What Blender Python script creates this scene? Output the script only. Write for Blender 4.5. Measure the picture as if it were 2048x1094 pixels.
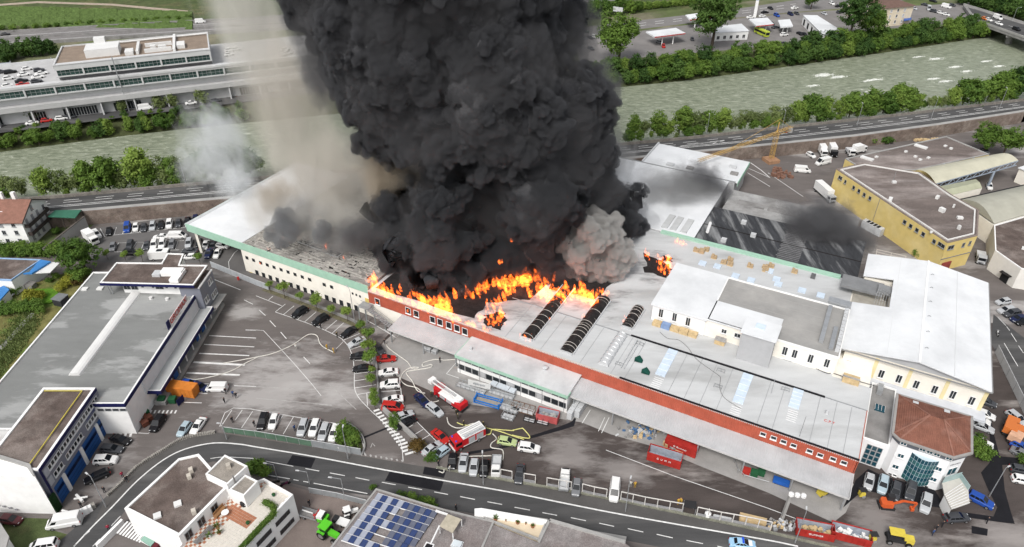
import bpy,bmesh,math,random
import numpy as np
from mathutils import Vector,Matrix,noise
random.seed(7);np.random.seed(7)
R=math.radians
SC=bpy.context.scene
for o in list(bpy.data.objects):bpy.data.objects.remove(o)
# ---------------------------------------------------------------- camera
CAM_F,CAM_PITCH,CAM_H=1410.0,R(34.4),110.0
cd=bpy.data.cameras.new('camera');cam=bpy.data.objects.new('camera',cd);SC.collection.objects.link(cam)
cam.location=(0,0,CAM_H);cam.rotation_euler=(R(90)-CAM_PITCH,0,0)
cd.sensor_fit='HORIZONTAL';cd.sensor_width=36.0;cd.lens=36.0*CAM_F/2048.0
cd.clip_start=1.0;cd.clip_end=6000.0
SC.camera=cam
# ---------------------------------------------------------------- overcast sky and weak sun
SUN_EL,SUN_ROT=R(50),R(205)
wd=bpy.data.worlds.new('World');SC.world=wd;wd.use_nodes=True
wn=wd.node_tree;wn.nodes.clear()
sk=wn.nodes.new('ShaderNodeTexSky');sk.sky_type='NISHITA';sk.sun_disc=False
sk.sun_elevation=SUN_EL;sk.sun_rotation=SUN_ROT;sk.air_density=1.0;sk.dust_density=4.0
hs=wn.nodes.new('ShaderNodeHueSaturation');hs.inputs['Saturation'].default_value=0.22
bg=wn.nodes.new('ShaderNodeBackground');bg.inputs['Strength'].default_value=0.12
wo=wn.nodes.new('ShaderNodeOutputWorld')
wn.links.new(sk.outputs[0],hs.inputs['Color']);wn.links.new(hs.outputs[0],bg.inputs[0]);wn.links.new(bg.outputs[0],wo.inputs[0])
sl=bpy.data.lights.new('sun','SUN');sl.energy=1.5;sl.angle=R(16);sl.color=(1.0,0.965,0.92)
so=bpy.data.objects.new('sun',sl);SC.collection.objects.link(so)
so.rotation_euler=(R(90)-SUN_EL,0,R(180)-SUN_ROT)  # matches the sky's sun direction
vs=SC.view_settings;vs.view_transform='Standard';vs.look='None';vs.exposure=0.48;vs.gamma=1.0;vs.use_curve_mapping=False
SC.display_settings.display_device='sRGB'
cy=SC.cycles;cy.use_denoising=True;cy.max_bounces=6;cy.diffuse_bounces=3;cy.glossy_bounces=2;cy.transmission_bounces=3
cy.volume_bounces=2;cy.transparent_max_bounces=48;cy.volume_step_rate=1.0;cy.volume_max_steps=256;cy.sample_clamp_indirect=4.0
cy.caustics_reflective=False;cy.caustics_refractive=False
# ---------------------------------------------------------------- from photo pixels to places
SN,CS=math.sin(CAM_PITCH),math.cos(CAM_PITCH)
ROW={'A':0,'B':273,'C':546,'D':820}
def G(px,py,z=0.0):
    u=(px-1024)/CAM_F;v=(py-547)/CAM_F;Z=(CAM_H-z)/(SN+v*CS)
    return Vector((u*Z,Z*(CS-v*SN),z))
def pix(t,X,Y):
    return (512*(int(t[1])-1)+X/3.992,ROW[t[0]]+Y/3.993)
def W(t,X,Y,z=0.0):
    return G(*pix(t,X,Y),z)
def WS(t,z,*xy):
    return [W(t,xy[i],xy[i+1],z) for i in range(0,len(xy),2)]
# the burning works has its own right-angled frame: s along the red wall, t towards the river
O_=W('D4',715,405,8.0)
E1=(W('C2',1055,450,4)-W('D4',640,705,4));E1.z=0;E1.normalize();E2=Vector((-E1.y,E1.x,0));E2=-E2 if E2.y<0 else E2
def LW(s,t,z): return Vector((O_.x,O_.y,0))+E1*s+E2*t+Vector((0,0,z))
def onwall(A,B,t,X,Y):
    """distance along the wall A-B and height of the place that a pixel shows on it"""
    px,py=pix(t,X,Y);d=G(px,py,0)-Vector((0,0,CAM_H));n=Vector((B.y-A.y,A.x-B.x,0)).normalized()
    k=(A-Vector((0,0,CAM_H))).dot(n)/d.dot(n);P=Vector((0,0,CAM_H))+d*k
    u=(B-A);u.z=0;u.normalize()
    q=P-A;q.z=0
    return q.dot(u),P.z
# ---------------------------------------------------------------- materials
MATS={}
def M(name,col,rough=0.85,var=0.12,scale=0.6,metal=0.0,bump=0.0,fine=0.0,emit=None,spec=0.14,col2=None,thr=None,obj=False,streak=None):
    """procedural paint, stone or metal: base colour, cloudy wear (var), grain (fine), second tone in patches (col2)"""
    if name in MATS: return MATS[name]
    m=bpy.data.materials.new(name);m.use_nodes=True;nt=m.node_tree;b=nt.nodes['Principled BSDF']
    b.inputs['Roughness'].default_value=rough;b.inputs['Metallic'].default_value=metal
    b.inputs['Specular IOR Level'].default_value=spec
    N=nt.nodes.new;Lk=nt.links.new
    tc=N('ShaderNodeTexCoord') if obj else N('ShaderNodeNewGeometry')
    co=tc.outputs['Object'] if obj else tc.outputs['Position']
    if streak:
        mp=N('ShaderNodeMapping');mp.inputs['Rotation'].default_value=(0,0,streak[0]);mp.inputs['Scale'].default_value=(streak[1],streak[2],1)
        Lk(co,mp.inputs[0]);co2=mp.outputs[0]
    else:co2=co
    out=None
    def noise_(s,det,c=co):
        n=N('ShaderNodeTexNoise');n.inputs['Scale'].default_value=s;n.inputs['Detail'].default_value=det;n.inputs['Roughness'].default_value=.62;Lk(c,n.inputs['Vector']); return n.outputs['Fac']
    def mixc(f,a,c,typ='MIX'):
        x=N('ShaderNodeMix');x.data_type='RGBA';x.blend_type=typ
        if isinstance(f,float):x.inputs[0].default_value=f
        else:Lk(f,x.inputs[0])
        for k,v in ((6,a),(7,c)):
            if isinstance(v,tuple):x.inputs[k].default_value=(*v,1)
            else:Lk(v,x.inputs[k])
        return x.outputs[2]
    def ramp(f,a,c):
        r=N('ShaderNodeMapRange');r.inputs[1].default_value=a;r.inputs[2].default_value=c;Lk(f,r.inputs[0]); return r.outputs[0]
    out=tuple(col)
    if col2:out=mixc(ramp(noise_(scale*.35,6,co2),*(thr or (.45,.6))),tuple(col),tuple(col2))
    if var:
        f=ramp(noise_(scale,5,co2),.3,.7);g=N('ShaderNodeMapRange');g.inputs[3].default_value=1-var;g.inputs[4].default_value=1+var;Lk(f,g.inputs[0])
        v=N('ShaderNodeVectorMath');v.operation='SCALE'
        if isinstance(out,tuple):v.inputs[0].default_value=out
        else:Lk(out,v.inputs[0])
        Lk(g.outputs[0],v.inputs['Scale']);out=v.outputs[0]
    if fine:
        f=ramp(noise_(5.0,2),.25,.75);g=N('ShaderNodeMapRange');g.inputs[3].default_value=1-fine;g.inputs[4].default_value=1+fine;Lk(f,g.inputs[0])
        v=N('ShaderNodeVectorMath');v.operation='SCALE'
        if isinstance(out,tuple):v.inputs[0].default_value=out
        else:Lk(out,v.inputs[0])
        Lk(g.outputs[0],v.inputs['Scale']);out=v.outputs[0]
    if isinstance(out,tuple):b.inputs['Base Color'].default_value=(*out,1)
    else:Lk(out,b.inputs['Base Color'])
    if bump:
        bp=N('ShaderNodeBump');bp.inputs['Strength'].default_value=bump;bp.inputs['Distance'].default_value=.2;Lk(noise_(scale*4,4),bp.inputs['Height']);Lk(bp.outputs[0],b.inputs['Normal'])
    if emit:b.inputs['Emission Color'].default_value=(*emit[:3],1);b.inputs['Emission Strength'].default_value=emit[3]
    MATS[name]=m; return m
def ribs(m,direction,period,depth=.5,dark=.75):
    """adds fine corrugation (relief only) along a world direction"""
    nt=m.node_tree;N=nt.nodes.new;b=nt.nodes['Principled BSDF']
    g=N('ShaderNodeNewGeometry');d=N('ShaderNodeVectorMath');d.operation='DOT_PRODUCT';d.inputs[1].default_value=direction;nt.links.new(g.outputs['Position'],d.inputs[0])
    s=N('ShaderNodeMath');s.operation='MULTIPLY';s.inputs[1].default_value=2*math.pi/period;nt.links.new(d.outputs['Value'],s.inputs[0])
    w=N('ShaderNodeMath');w.operation='SINE';nt.links.new(s.outputs[0],w.inputs[0])
    bp=N('ShaderNodeBump');bp.inputs['Strength'].default_value=depth;bp.inputs['Distance'].default_value=.08;nt.links.new(w.outputs[0],bp.inputs['Height']);nt.links.new(bp.outputs[0],b.inputs['Normal'])
    return m
# ---------------------------------------------------------------- mesh building
COL=SC.collection
ORG={}
class MB:
    def __init__(s):s.v=[];s.f=[];s.m=[]
    def face(s,pts,mi=0):
        k=len(s.v);s.v+=[tuple(p) for p in pts];s.f.append(tuple(range(k,k+len(pts))));s.m.append(mi); return s
    def prism(s,poly,z0,z1,mi=0,top=True,bottom=True,ztop=None):
        P=[(p[0],p[1]) for p in poly]
        a=sum(P[i][0]*P[(i+1)%len(P)][1]-P[(i+1)%len(P)][0]*P[i][1] for i in range(len(P)))
        zt=ztop or [z1]*len(P)
        if a<0:P=P[::-1];zt=zt[::-1]
        n=len(P);k=len(s.v)
        s.v+=[(x,y,z0) for x,y in P]+[(P[i][0],P[i][1],zt[i]) for i in range(n)]
        for i in range(n):
            j=(i+1)%n;s.f.append((k+i,k+j,k+n+j,k+n+i));s.m.append(mi)
        if top:s.f.append(tuple(range(k+n,k+2*n)));s.m.append(mi)
        if bottom:s.f.append(tuple(range(k+n-1,k-1,-1)));s.m.append(mi)
        return s
    def box(s,c,sx,sy,sz,ang=0.0,mi=0,base=True):
        """c = centre of the underside (base) ; turned by ang about z"""
        c=Vector(c);ca,sa=math.cos(ang),math.sin(ang);z0=c.z if base else c.z-sz/2
        P=[(c.x+x*sx/2*ca-y*sy/2*sa,c.y+x*sx/2*sa+y*sy/2*ca) for x,y in ((-1,-1),(1,-1),(1,1),(-1,1))]
        return s.prism(P,z0,z0+sz,mi)
    def bar(s,a,b,w,h=None,mi=0):
        """square-section bar between two points"""
        a=Vector(a);b=Vector(b);h=h or w;d=(b-a)
        if d.length<1e-6: return s
        d.normalize();up=Vector((0,0,1)) if abs(d.z)<.95 else Vector((1,0,0));x=d.cross(up).normalized()*w/2;y=x.cross(d).normalized()*h/2
        k=len(s.v)
        for p in (a,b):s.v+=[tuple(p-x-y),tuple(p+x-y),tuple(p+x+y),tuple(p-x+y)]
        for f in ((0,1,5,4),(1,2,6,5),(2,3,7,6),(3,0,4,7),(3,2,1,0),(4,5,6,7)):s.f.append(tuple(k+i for i in f));s.m.append(mi)
        return s
    def tube(s,pts,r,n=6,mi=0,cap=True):
        pts=[Vector(p) for p in pts];rr=r if isinstance(r,(list,tuple)) else [r]*len(pts);k=len(s.v)
        for i,p in enumerate(pts):
            d=(pts[min(i+1,len(pts)-1)]-pts[max(i-1,0)]).normalized();up=Vector((0,0,1)) if abs(d.z)<.95 else Vector((1,0,0))
            x=d.cross(up).normalized();y=x.cross(d).normalized()
            for j in range(n):
                a=2*math.pi*j/n;s.v.append(tuple(p+x*rr[i]*math.cos(a)+y*rr[i]*math.sin(a)))
        for i in range(len(pts)-1):
            for j in range(n):
                a,b=k+i*n+j,k+i*n+(j+1)%n;s.f.append((a,b,b+n,a+n));s.m.append(mi)
        if cap:s.f.append(tuple(k+j for j in range(n))[::-1]);s.m.append(mi);e=k+(len(pts)-1)*n;s.f.append(tuple(e+j for j in range(n)));s.m.append(mi)
        return s
    def mesh(s,name,mats,off=Vector((0,0,0)),smooth=False):
        me=bpy.data.meshes.new(name);me.from_pydata([(x-off[0],y-off[1],z-off[2]) for x,y,z in s.v],[],s.f)
        for m in (mats if isinstance(mats,(list,tuple)) else [mats]):me.materials.append(m)
        me.polygons.foreach_set('material_index',s.m)
        if smooth:me.polygons.foreach_set('use_smooth',[True]*len(s.f))
        me.update(); return me
def link(o,parent=None):
    COL.objects.link(o)
    if parent is not None:o.parent=parent
    return o
def tag(o,label=None,cat=None,group=None,kind=None):
    for k,v in (('label',label),('category',cat),('group',group),('kind',kind)):
        if v:o[k]=v
    return o
def thing(name,label,cat,loc=(0,0,0),group=None,rz=0.0):
    o=link(bpy.data.objects.new(name,None));o.location=loc;o.rotation_euler.z=rz;o.empty_display_size=.5;ORG[o.name]=Vector(loc); return tag(o,label,cat,group)
def part(name,mb,mats,parent,smooth=False,label=None,kind=None):
    off=ORG[parent.name];o=link(bpy.data.objects.new(name,mb.mesh(name,mats,off,smooth)),parent);ORG[o.name]=off; return tag(o,label,kind=kind)
def solo(name,mb,mats,label=None,cat=None,group=None,kind=None,smooth=False,loc=None):
    off=Vector(loc) if loc is not None else Vector((0,0,0));o=link(bpy.data.objects.new(name,mb.mesh(name,mats,off,smooth)));o.location=off;ORG[o.name]=off; return tag(o,label,cat,group,kind)
def put(name,me,parent,pos,rz=0.0,scale=None):
    o=link(bpy.data.objects.new(name,me),parent);o.location=Vector(pos)-ORG[parent.name];o.rotation_euler.z=rz
    if scale:o.scale=scale
    ORG[o.name]=ORG[parent.name]; return o
def copy_tree(o,parent=None):
    c=o.copy();COL.objects.link(c);c.parent=parent
    if o.parent is not None and parent is not None:c.matrix_parent_inverse=o.matrix_parent_inverse.copy()
    for ch in KIDS.get(o.name,()):copy_tree(ch,c)
    return c
KIDS={}
def remember(o):
    KIDS[o.name]=list(o.children)
    for c in o.children:remember(c)
def inset(poly,d):
    """polygon moved inwards by d (convex-ish outlines)"""
    P=[Vector((p[0],p[1])) for p in poly];n=len(P);a=sum(P[i].x*P[(i+1)%n].y-P[(i+1)%n].x*P[i].y for i in range(n));sg=1 if a>0 else -1;out=[]
    for i in range(n):
        p0,p1,p2=P[i-1],P[i],P[(i+1)%n];d1=(p1-p0).normalized();d2=(p2-p1).normalized()
        n1=Vector((-d1.y,d1.x))*sg;n2=Vector((-d2.y,d2.x))*sg;b=(n1+n2)
        if b.length<1e-6:out.append(p1+n1*d);continue
        b.normalize();out.append(p1+b*d/max(.3,b.dot(n1)))
    return out
def parapet(root,poly,z0,h,w,mats,name='parapet'):
    mb=MB();I=inset(poly,w);n=len(poly)
    for i in range(n):
        j=(i+1)%n;mb.prism([poly[i],poly[j],I[j],I[i]],z0,z0+h)
    return part(name,mb,mats,root)
WIN={}
def win_mesh(w,h,fr,gl,sill=True,bars=1):
    k=(round(w,2),round(h,2),fr.name,gl.name,sill,bars)
    if k not in WIN:
        f=MB();t=min(.1,w*.1);d=.09
        for x0,x1,z0,z1 in ((-w/2,w/2,-h/2,-h/2+t),(-w/2,w/2,h/2-t,h/2),(-w/2,-w/2+t,-h/2+t,h/2-t),(w/2-t,w/2,-h/2+t,h/2-t)):
            f.box(((x0+x1)/2,-d/2+.01,z0),x1-x0,d,z1-z0)
        for i in range(bars):x=-w/2+w*(i+1)/(bars+1);f.box((x,-d/2+.015,-h/2+t),t*.7,d*.7,h-2*t)
        if sill:f.box((0,-.12,-h/2-.08),w+.16,.3,.075)
        p=MB();p.box((0,-.012,-h/2+t*.5),w-t,.03,h-t)
        WIN[k]=(f.mesh('window',fr),p.mesh('pane',gl))
    return WIN[k]
def win(root,A,B,s,z,w,h,fr,gl,sill=True,bars=1,name='window'):
    u=(B-A);u.z=0;u.normalize();a=math.atan2(u.y,u.x);p=Vector((A.x,A.y,0))+u*s;fm,pm=win_mesh(w,h,fr,gl,sill,bars)
    o=put(name,fm,root,Vector((p.x,p.y,z)),a);q=link(bpy.data.objects.new('pane',pm),o); return o
def winp(root,A,B,t,X,Y,w,h,fr,gl,**k):
    s,z=onwall(A,B,t,X,Y); return win(root,A,B,s,z,w,h,fr,gl,**k)
def rect3(A,B,C):
    """rectangle from an edge A-B and a point on the far side"""
    u=(B-A);u.z=0;u.normalize();n=Vector((-u.y,u.x,0));d=(C-A).dot(n); return [A,B,B+n*d,A+n*d]
def strip(pts,w,z,mb=None):
    """flat ribbon of width w along points"""
    mb=mb or MB();P=[Vector((p[0],p[1],0)) for p in pts];Lf=[];Rt=[]
    for i,p in enumerate(P):
        d=(P[min(i+1,len(P)-1)]-P[max(i-1,0)]).normalized();n=Vector((-d.y,d.x,0))*w/2;Lf.append(p+n);Rt.append(p-n)
    for i in range(len(P)-1):mb.face([(*Rt[i][:2],z),(*Rt[i+1][:2],z),(*Lf[i+1][:2],z),(*Lf[i][:2],z)])
    return mb
def smooth_line(pts,n=6):
    """Catmull-Rom through points"""
    P=[Vector(p) for p in pts];out=[]
    for i in range(len(P)-1):
        p0,p1,p2,p3=P[max(i-1,0)],P[i],P[i+1],P[min(i+2,len(P)-1)]
        for k in range(n):
            t=k/n;out.append(.5*((2*p1)+(p2-p0)*t+(2*p0-5*p1+4*p2-p3)*t*t+(3*p1-p0-3*p2+p3)*t**3))
    return out+[P[-1]]
# ================================================================ ground, roads, river
YARD=M('yard_asphalt',(.14,.125,.119),.9,.18,.12,fine=.1,col2=(.36,.345,.335),thr=(.54,.66),streak=(.45,.55,1.6))
YARD2=M('works_yard_asphalt',(.072,.06,.056),.8,.25,.15,fine=.12,col2=(.3,.275,.26),thr=(.56,.67),streak=(-.35,.5,1.7))
LOT=M('car_park_asphalt',(.125,.12,.118),.9,.14,.15,fine=.1)
ROADM=M('road_asphalt',(.072,.072,.073),.85,.22,.18,fine=.1,col2=(.12,.118,.116),thr=(.5,.66),streak=(-.2,.25,2.0))
ROADD=M('fresh_asphalt',(.014,.014,.017),.75,.2,.4,fine=.15)
FOOT=M('footway_asphalt',(.095,.091,.088),.9,.16,.2,fine=.1)
CONC=M('concrete',(.33,.325,.315),.9,.16,.25,fine=.08)
CONCD=M('worn_concrete',(.24,.235,.23),.9,.2,.3,fine=.1,col2=(.15,.145,.14),thr=(.52,.66))
PAINT=M('road_paint',(.68,.68,.67),.8,.18,1.2)
PAINTW=M('worn_road_paint',(.38,.37,.36),.85,.25,1.0)
GRASS=M('grass',(.07,.092,.036),.95,.35,.25,fine=.35,col2=(.115,.115,.055),thr=(.5,.64))
DRYG=M('dry_grass',(.16,.15,.055),.95,.35,.5,fine=.4,col2=(.09,.13,.03),thr=(.48,.6))
EARTH=M('bank_soil',(.06,.07,.03),.95,.3,.3,fine=.3)
ZR,ZF,ZW=4.5,4.0,-1.0  # river road, far plain, water
def wear(m,spots,col,amt=.7):
    """pale worn areas of a yard: centres and radii in metres, broken up by noise"""
    nt=m.node_tree;N=nt.nodes.new;Lk=nt.links.new;b=nt.nodes['Principled BSDF'];src=b.inputs['Base Color'].links[0].from_socket;g=N('ShaderNodeNewGeometry');acc=None
    for p,r in spots:
        d=N('ShaderNodeVectorMath');d.operation='DISTANCE';d.inputs[1].default_value=(p.x,p.y,0);Lk(g.outputs['Position'],d.inputs[0]);q=N('ShaderNodeMapRange');q.inputs[1].default_value=r;q.inputs[2].default_value=0;Lk(d.outputs['Value'],q.inputs[0])
        if acc is None:acc=q.outputs[0]
        else:a=N('ShaderNodeMath');a.operation='MAXIMUM';Lk(acc,a.inputs[0]);Lk(q.outputs[0],a.inputs[1]);acc=a.outputs[0]
    mp=N('ShaderNodeMapping');mp.inputs['Rotation'].default_value=(0,0,.45);mp.inputs['Scale'].default_value=(.1,.26,1);Lk(g.outputs['Position'],mp.inputs[0]);n=N('ShaderNodeTexNoise');n.inputs['Scale'].default_value=1.0;n.inputs['Detail'].default_value=7;n.inputs['Roughness'].default_value=.7;Lk(mp.outputs[0],n.inputs['Vector'])
    ad=N('ShaderNodeMath');ad.operation='MULTIPLY_ADD';ad.inputs[1].default_value=.5;Lk(acc,ad.inputs[0]);Lk(n.outputs['Fac'],ad.inputs[2]);r2=N('ShaderNodeMapRange');r2.inputs[1].default_value=.7;r2.inputs[2].default_value=.92;r2.inputs[4].default_value=amt;Lk(ad.outputs[0],r2.inputs[0]);x=N('ShaderNodeMix');x.data_type='RGBA';x.inputs[7].default_value=(*col,1);Lk(r2.outputs[0],x.inputs[0]);Lk(src,x.inputs[6]);Lk(x.outputs[2],b.inputs['Base Color'])
wear(YARD,[(W('C2',200,870),24),(W('C2',20,980),18),(W('C1',1990,950),14),(W('C2',620,980),10),(W('C1',1950,300),9)],(.42,.405,.395))
wear(YARD2,[(W('D3',450,320),13),(W('D3',900,480),10),(W('D4',900,950),16),(W('D4',1900,1050),12),(W('C2',1320,640),9),(W('C2',1480,850),7)],(.27,.25,.24))
def ext(P,a=1.0,n0=500,n1=900):
    P=list(P);d0=(P[0]-P[1]).normalized();d1=(P[-1]-P[-2]).normalized(); return [P[0]+d0*n0]+P+[P[-1]+d1*n1]
road_near=ext([G(x,y,ZR) for x,y in ((0,437),(163,423),(451,398),(800,366),(1250,319),(1536,291),(1711,273),(1880,250),(2048,224))])
road_far=ext([G(x,y,ZR) for x,y in ((0,405),(120,396),(411,369),(800,335),(1212,294),(1375,279),(1536,261),(1800,232),(2048,202))])
def shift(P,d,z):
    out=[]
    for i,p in enumerate(P):
        t=(P[min(i+1,len(P)-1)]-P[max(i-1,0)]);n=Vector((-t.y,t.x,0)).normalized();q=p+n*d;q.z=z;out.append(q)
    return out
water_near=shift(road_far,11.0,ZW)
water_far=ext([G(x,y,ZW) for x,y in ((0,304),(240,273),(376,257),(700,225),(1199,178),(1367,162),(1536,139),(1750,108),(1962,76))],n1=400)
bank_top=shift(water_far,13.0,ZF)
def band(A,B,mb=None,z=None):
    mb=mb or MB()
    for i in range(len(A)-1):
        q=[A[i],A[i+1],B[i+1],B[i]]
        mb.face([(p.x,p.y,z if z is not None else p.z) for p in q])
    return mb
g=MB()
near=[Vector((p.x*1.0,-400,0)) for p in road_near];foot=[Vector((p.x,p.y,0)) for p in road_near]
band(near,foot,g)
solo('ground',g,YARD,kind='structure')
rr=band(road_near,road_far);solo('river_road',rr,ROADM,kind='structure');RROAD=bpy.data.objects['river_road']
nb=band(road_far,shift(road_far,3.0,ZR-.6));band(shift(road_far,3.0,ZR-.6),shift(water_near,1.5,ZW-1.0),nb);solo('near_river_bank',nb,EARTH,kind='structure')
fb=band(shift(water_far,-1.0,ZW-1.2),bank_top);solo('far_river_bank',fb,EARTH,kind='structure')
fg=band(bank_top,[Vector((p.x*2.0,3600,ZF)) for p in bank_top]);solo('far_plain',fg,M('far_verge',(.1,.125,.05),.95,.3,.1,fine=.2,col2=(.17,.16,.11)),kind='structure')
# water: ripples, silt colour and the white of the rapids where the current breaks
WAT=bpy.data.materials.new('silty_river_water');WAT.use_nodes=True;nt=WAT.node_tree;b=nt.nodes['Principled BSDF'];N=nt.nodes.new;Lk=nt.links.new
geo=N('ShaderNodeNewGeometry');mp=N('ShaderNodeMapping');mp.inputs['Rotation'].default_value=(0,0,-.16);mp.inputs['Scale'].default_value=(.32,.75,1);Lk(geo.outputs['Position'],mp.inputs[0])
n1=N('ShaderNodeTexNoise');n1.inputs['Scale'].default_value=.9;n1.inputs['Detail'].default_value=7;n1.inputs['Roughness'].default_value=.68;n1.inputs['Distortion'].default_value=.6;Lk(mp.outputs[0],n1.inputs['Vector'])
n2=N('ShaderNodeTexNoise');n2.inputs['Scale'].default_value=.05;n2.inputs['Detail'].default_value=3;Lk(geo.outputs['Position'],n2.inputs['Vector'])
cr=N('ShaderNodeValToRGB');e=cr.color_ramp.elements;e[0].position=.36;e[0].color=(.15,.175,.12,1);e[1].position=.59;e[1].color=(.29,.315,.235,1);x=e.new(.68);x.color=(.5,.52,.45,1);Lk(n1.outputs['Fac'],cr.inputs[0])
mx=N('ShaderNodeMix');mx.data_type='RGBA';mx.blend_type='MULTIPLY';mx.inputs[0].default_value=.35;Lk(cr.outputs[0],mx.inputs[6]);Lk(n2.outputs['Color'],mx.inputs[7])
b.inputs['Roughness'].default_value=.32;b.inputs['Specular IOR Level'].default_value=.35;Lk(cr.outputs[0],b.inputs['Base Color'])
bp=N('ShaderNodeBump');bp.inputs['Strength'].default_value=.8;bp.inputs['Distance'].default_value=.7;Lk(n1.outputs['Fac'],bp.inputs['Height']);Lk(bp.outputs[0],b.inputs['Normal'])
wm=band(water_near,water_far);river=solo('river',wm,WAT,kind='structure')
FOAM=M('river_foam',(.6,.62,.58),.9,.15,1.0,fine=.25,bump=.6)
def foam(t,X,Y,L_,H_):
    """broken white water: torn low ridges where the current stands up over a rock"""
    c=W(t,X,Y,ZW);a=W(t,X+100,Y-13,ZW)-c;a.normalize();nrm=Vector((-a.y,a.x,0));mb=MB();rn=random.Random(X*7+Y)
    for k in range(int(L_*30)):
        u=rn.gauss(0,.33)*L_;v=rn.gauss(0,.28)*H_+.12*u*math.sin(u);p=c+a*u+nrm*v;l=rn.uniform(.25,1.1)*(1-min(.7,abs(u)/L_));w=rn.uniform(.05,.2);h=rn.uniform(.03,.22)
        d=Vector((math.cos(rn.uniform(-.3,.3)),0,0));aa=a+nrm*rn.uniform(-.35,.35);n2_=Vector((-aa.y,aa.x,0))
        p0,p1,p2,p3=p-aa*l,p-n2_*w,p+aa*l,p+n2_*w;pt=p+Vector((0,0,h))
        for q in ((p0,p1,pt),(p1,p2,pt),(p2,p3,pt),(p3,p0,pt)):mb.face([(x.x,x.y,x.z+.02) for x in q])
    o=solo('white_water',mb,FOAM,kind='stuff');tag(o,'broken white water over the rapids of the river')
for a in ((440,600,9,3.2),(560,615,7,2.2),(360,685,5,1.6),(830,640,8,1.6),(830,728,7,1.6),(1200,455,5,1.2),(1340,470,6,2.2),(1490,535,6,1.6),(1590,570,5,1.6),(1740,490,5,1.3),(1840,530,5,1.4),(1320,630,6,1.6),(1420,650,6,1.6)):foam('A4',*a)
# retaining walls up to the river road, parapet along the river
STONE=M('retaining_stone',(.17,.135,.115),.95,.3,.5,fine=.35,bump=.5,col2=(.25,.21,.18),thr=(.5,.66))
rw=MB();sub=[p for p in road_near if -330<p.x<330]
for i in range(len(sub)-1):
    a,c=sub[i],sub[i+1];d=(c-a).normalized();n=Vector((d.y,-d.x,0));rw.prism([a+n*.5,c+n*.5,c,a],-.2,ZR+.1)
solo('retaining_wall',rw,STONE,'long brown stone retaining wall holding up the river road','wall')
pw=MB();sub=[p for p in road_far if -420<p.x<420]
for i in range(len(sub)-1):
    a,c=sub[i],sub[i+1];d=(c-a).normalized();n=Vector((-d.y,d.x,0));pw.prism([a,c,c+n*.45,a+n*.45],ZR-1.2,ZR+1.0)
solo('river_parapet',pw,M('parapet_stone',(.2,.185,.165),.95,.3,.6,fine=.3),'low grey stone parapet between river road and river trees','wall')
kb=MB()
for i in range(len(road_near)-1):
    if -330<road_near[i].x<330:
        a,c=road_near[i],road_near[i+1];d=(c-a).normalized();n=Vector((-d.y,d.x,0));kb.prism([a+n*.02,c+n*.02,c+n*1.6,a+n*1.6],ZR,ZR+.13)
solo('river_road_pavement',kb,CONC,kind='structure')
def lane(parent,pts,w=.15,z=.016,mat=PAINT,name='lane_marking'):
    o=link(bpy.data.objects.new(name,strip(pts,w,z).mesh(name,mat)),parent); return o
def lanes(parent,t,*xy,w=.15,z=.016,mat=PAINT,zp=0.0,name='lane_marking',sm=0):
    P=WS(t,zp,*xy)
    if sm:P=smooth_line(P,sm)
    return lane(parent,P,w,z,mat,name)
GND=bpy.data.objects['ground']
# river road markings
for d,dash in ((.42,0),(.5,0),(.68,1),(.82,1)):
    P=[a.lerp(c,d) for a,c in zip(road_near,road_far)];P=[p for p in P if -330<p.x<330]
    if not dash:lane(RROAD,smooth_line(P,5),.22,ZR+.016)
    else:
        Q=smooth_line(P,30);acc=0
        for i in range(len(Q)-1):
            l=(Q[i+1]-Q[i]).length
            if (acc%9)<4.5:lane(RROAD,[Q[i],Q[i+1]],.2,ZR+.016)
            acc+=l
# hatched traffic island on the river road by the white roof
for k in range(9):
    lanes(RROAD,'B3',1345+k*32,78-k*4,1440+k*32,62-k*4,w=.4,z=ZR+.02,zp=ZR,mat=PAINT)
lanes(RROAD,'B3',1600,60,1650,35,1700,50,w=.25,z=ZR+.02,zp=ZR)
# --------------------------------------------------- works yard (darker, brown asphalt), loading apron, lots
Wy=MB().face([(p.x,p.y,.004) for p in WS('C2',0,960,600,1180,1090)+WS('D2',0,1250,70,1560,370)+WS('D3',0,0,575,2044,960)+WS('D4',0,700,1094,2200,1400)+WS('D4',0,2400,0)+WS('C4',0,1800,400,1500,400)+WS('C3',0,900,300)+WS('C2',0,1100,440)])
WYARD=solo('works_yard',Wy,YARD2,kind='structure')
ap=MB().face([(p.x,p.y,.02) for p in [LW(104,-9,0),LW(104,-14.5,0),LW(78,-15.5,0)]+WS('D3',0,560,100,790,195,1120,290,1530,460,2044,660)+WS('D4',0,520,900,620,820)+[LW(-2,2,0),LW(104,2,0)]])
solo('loading_apron',ap,M('apron_concrete',(.30,.29,.28),.9,.16,.2,fine=.08),kind='structure')
lt=MB().face([(p.x,p.y,.006) for p in WS('B1',0,735,735,1700,600,2044,900,2044,1180,1650,1010,880,1010,430,960)])
LOTO=solo('riverside_car_park',lt,LOT,kind='structure')
rl=MB().face([(p.x,p.y,.006) for p in WS('C4',0,1750,1094,1790,-150,2500,100,2600,1000)]);
sr=MB().face([(p.x,p.y,.008) for p in WS('C4',0,1780,560,1800,330,2100,560,2300,1000,2080,1094)]);solo('side_road',sr,ROADM,kind='structure');SIDER=bpy.data.objects['side_road']
for a in ((1835,355,1900,420),(1905,428,1930,460),(1940,480,1985,550),(2000,580,2040,640)):lanes(SIDER,'C4',*a,w=.15,z=.02)
lanes(SIDER,'C4',1885,560,1995,745,w=.15,z=.02)
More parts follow.
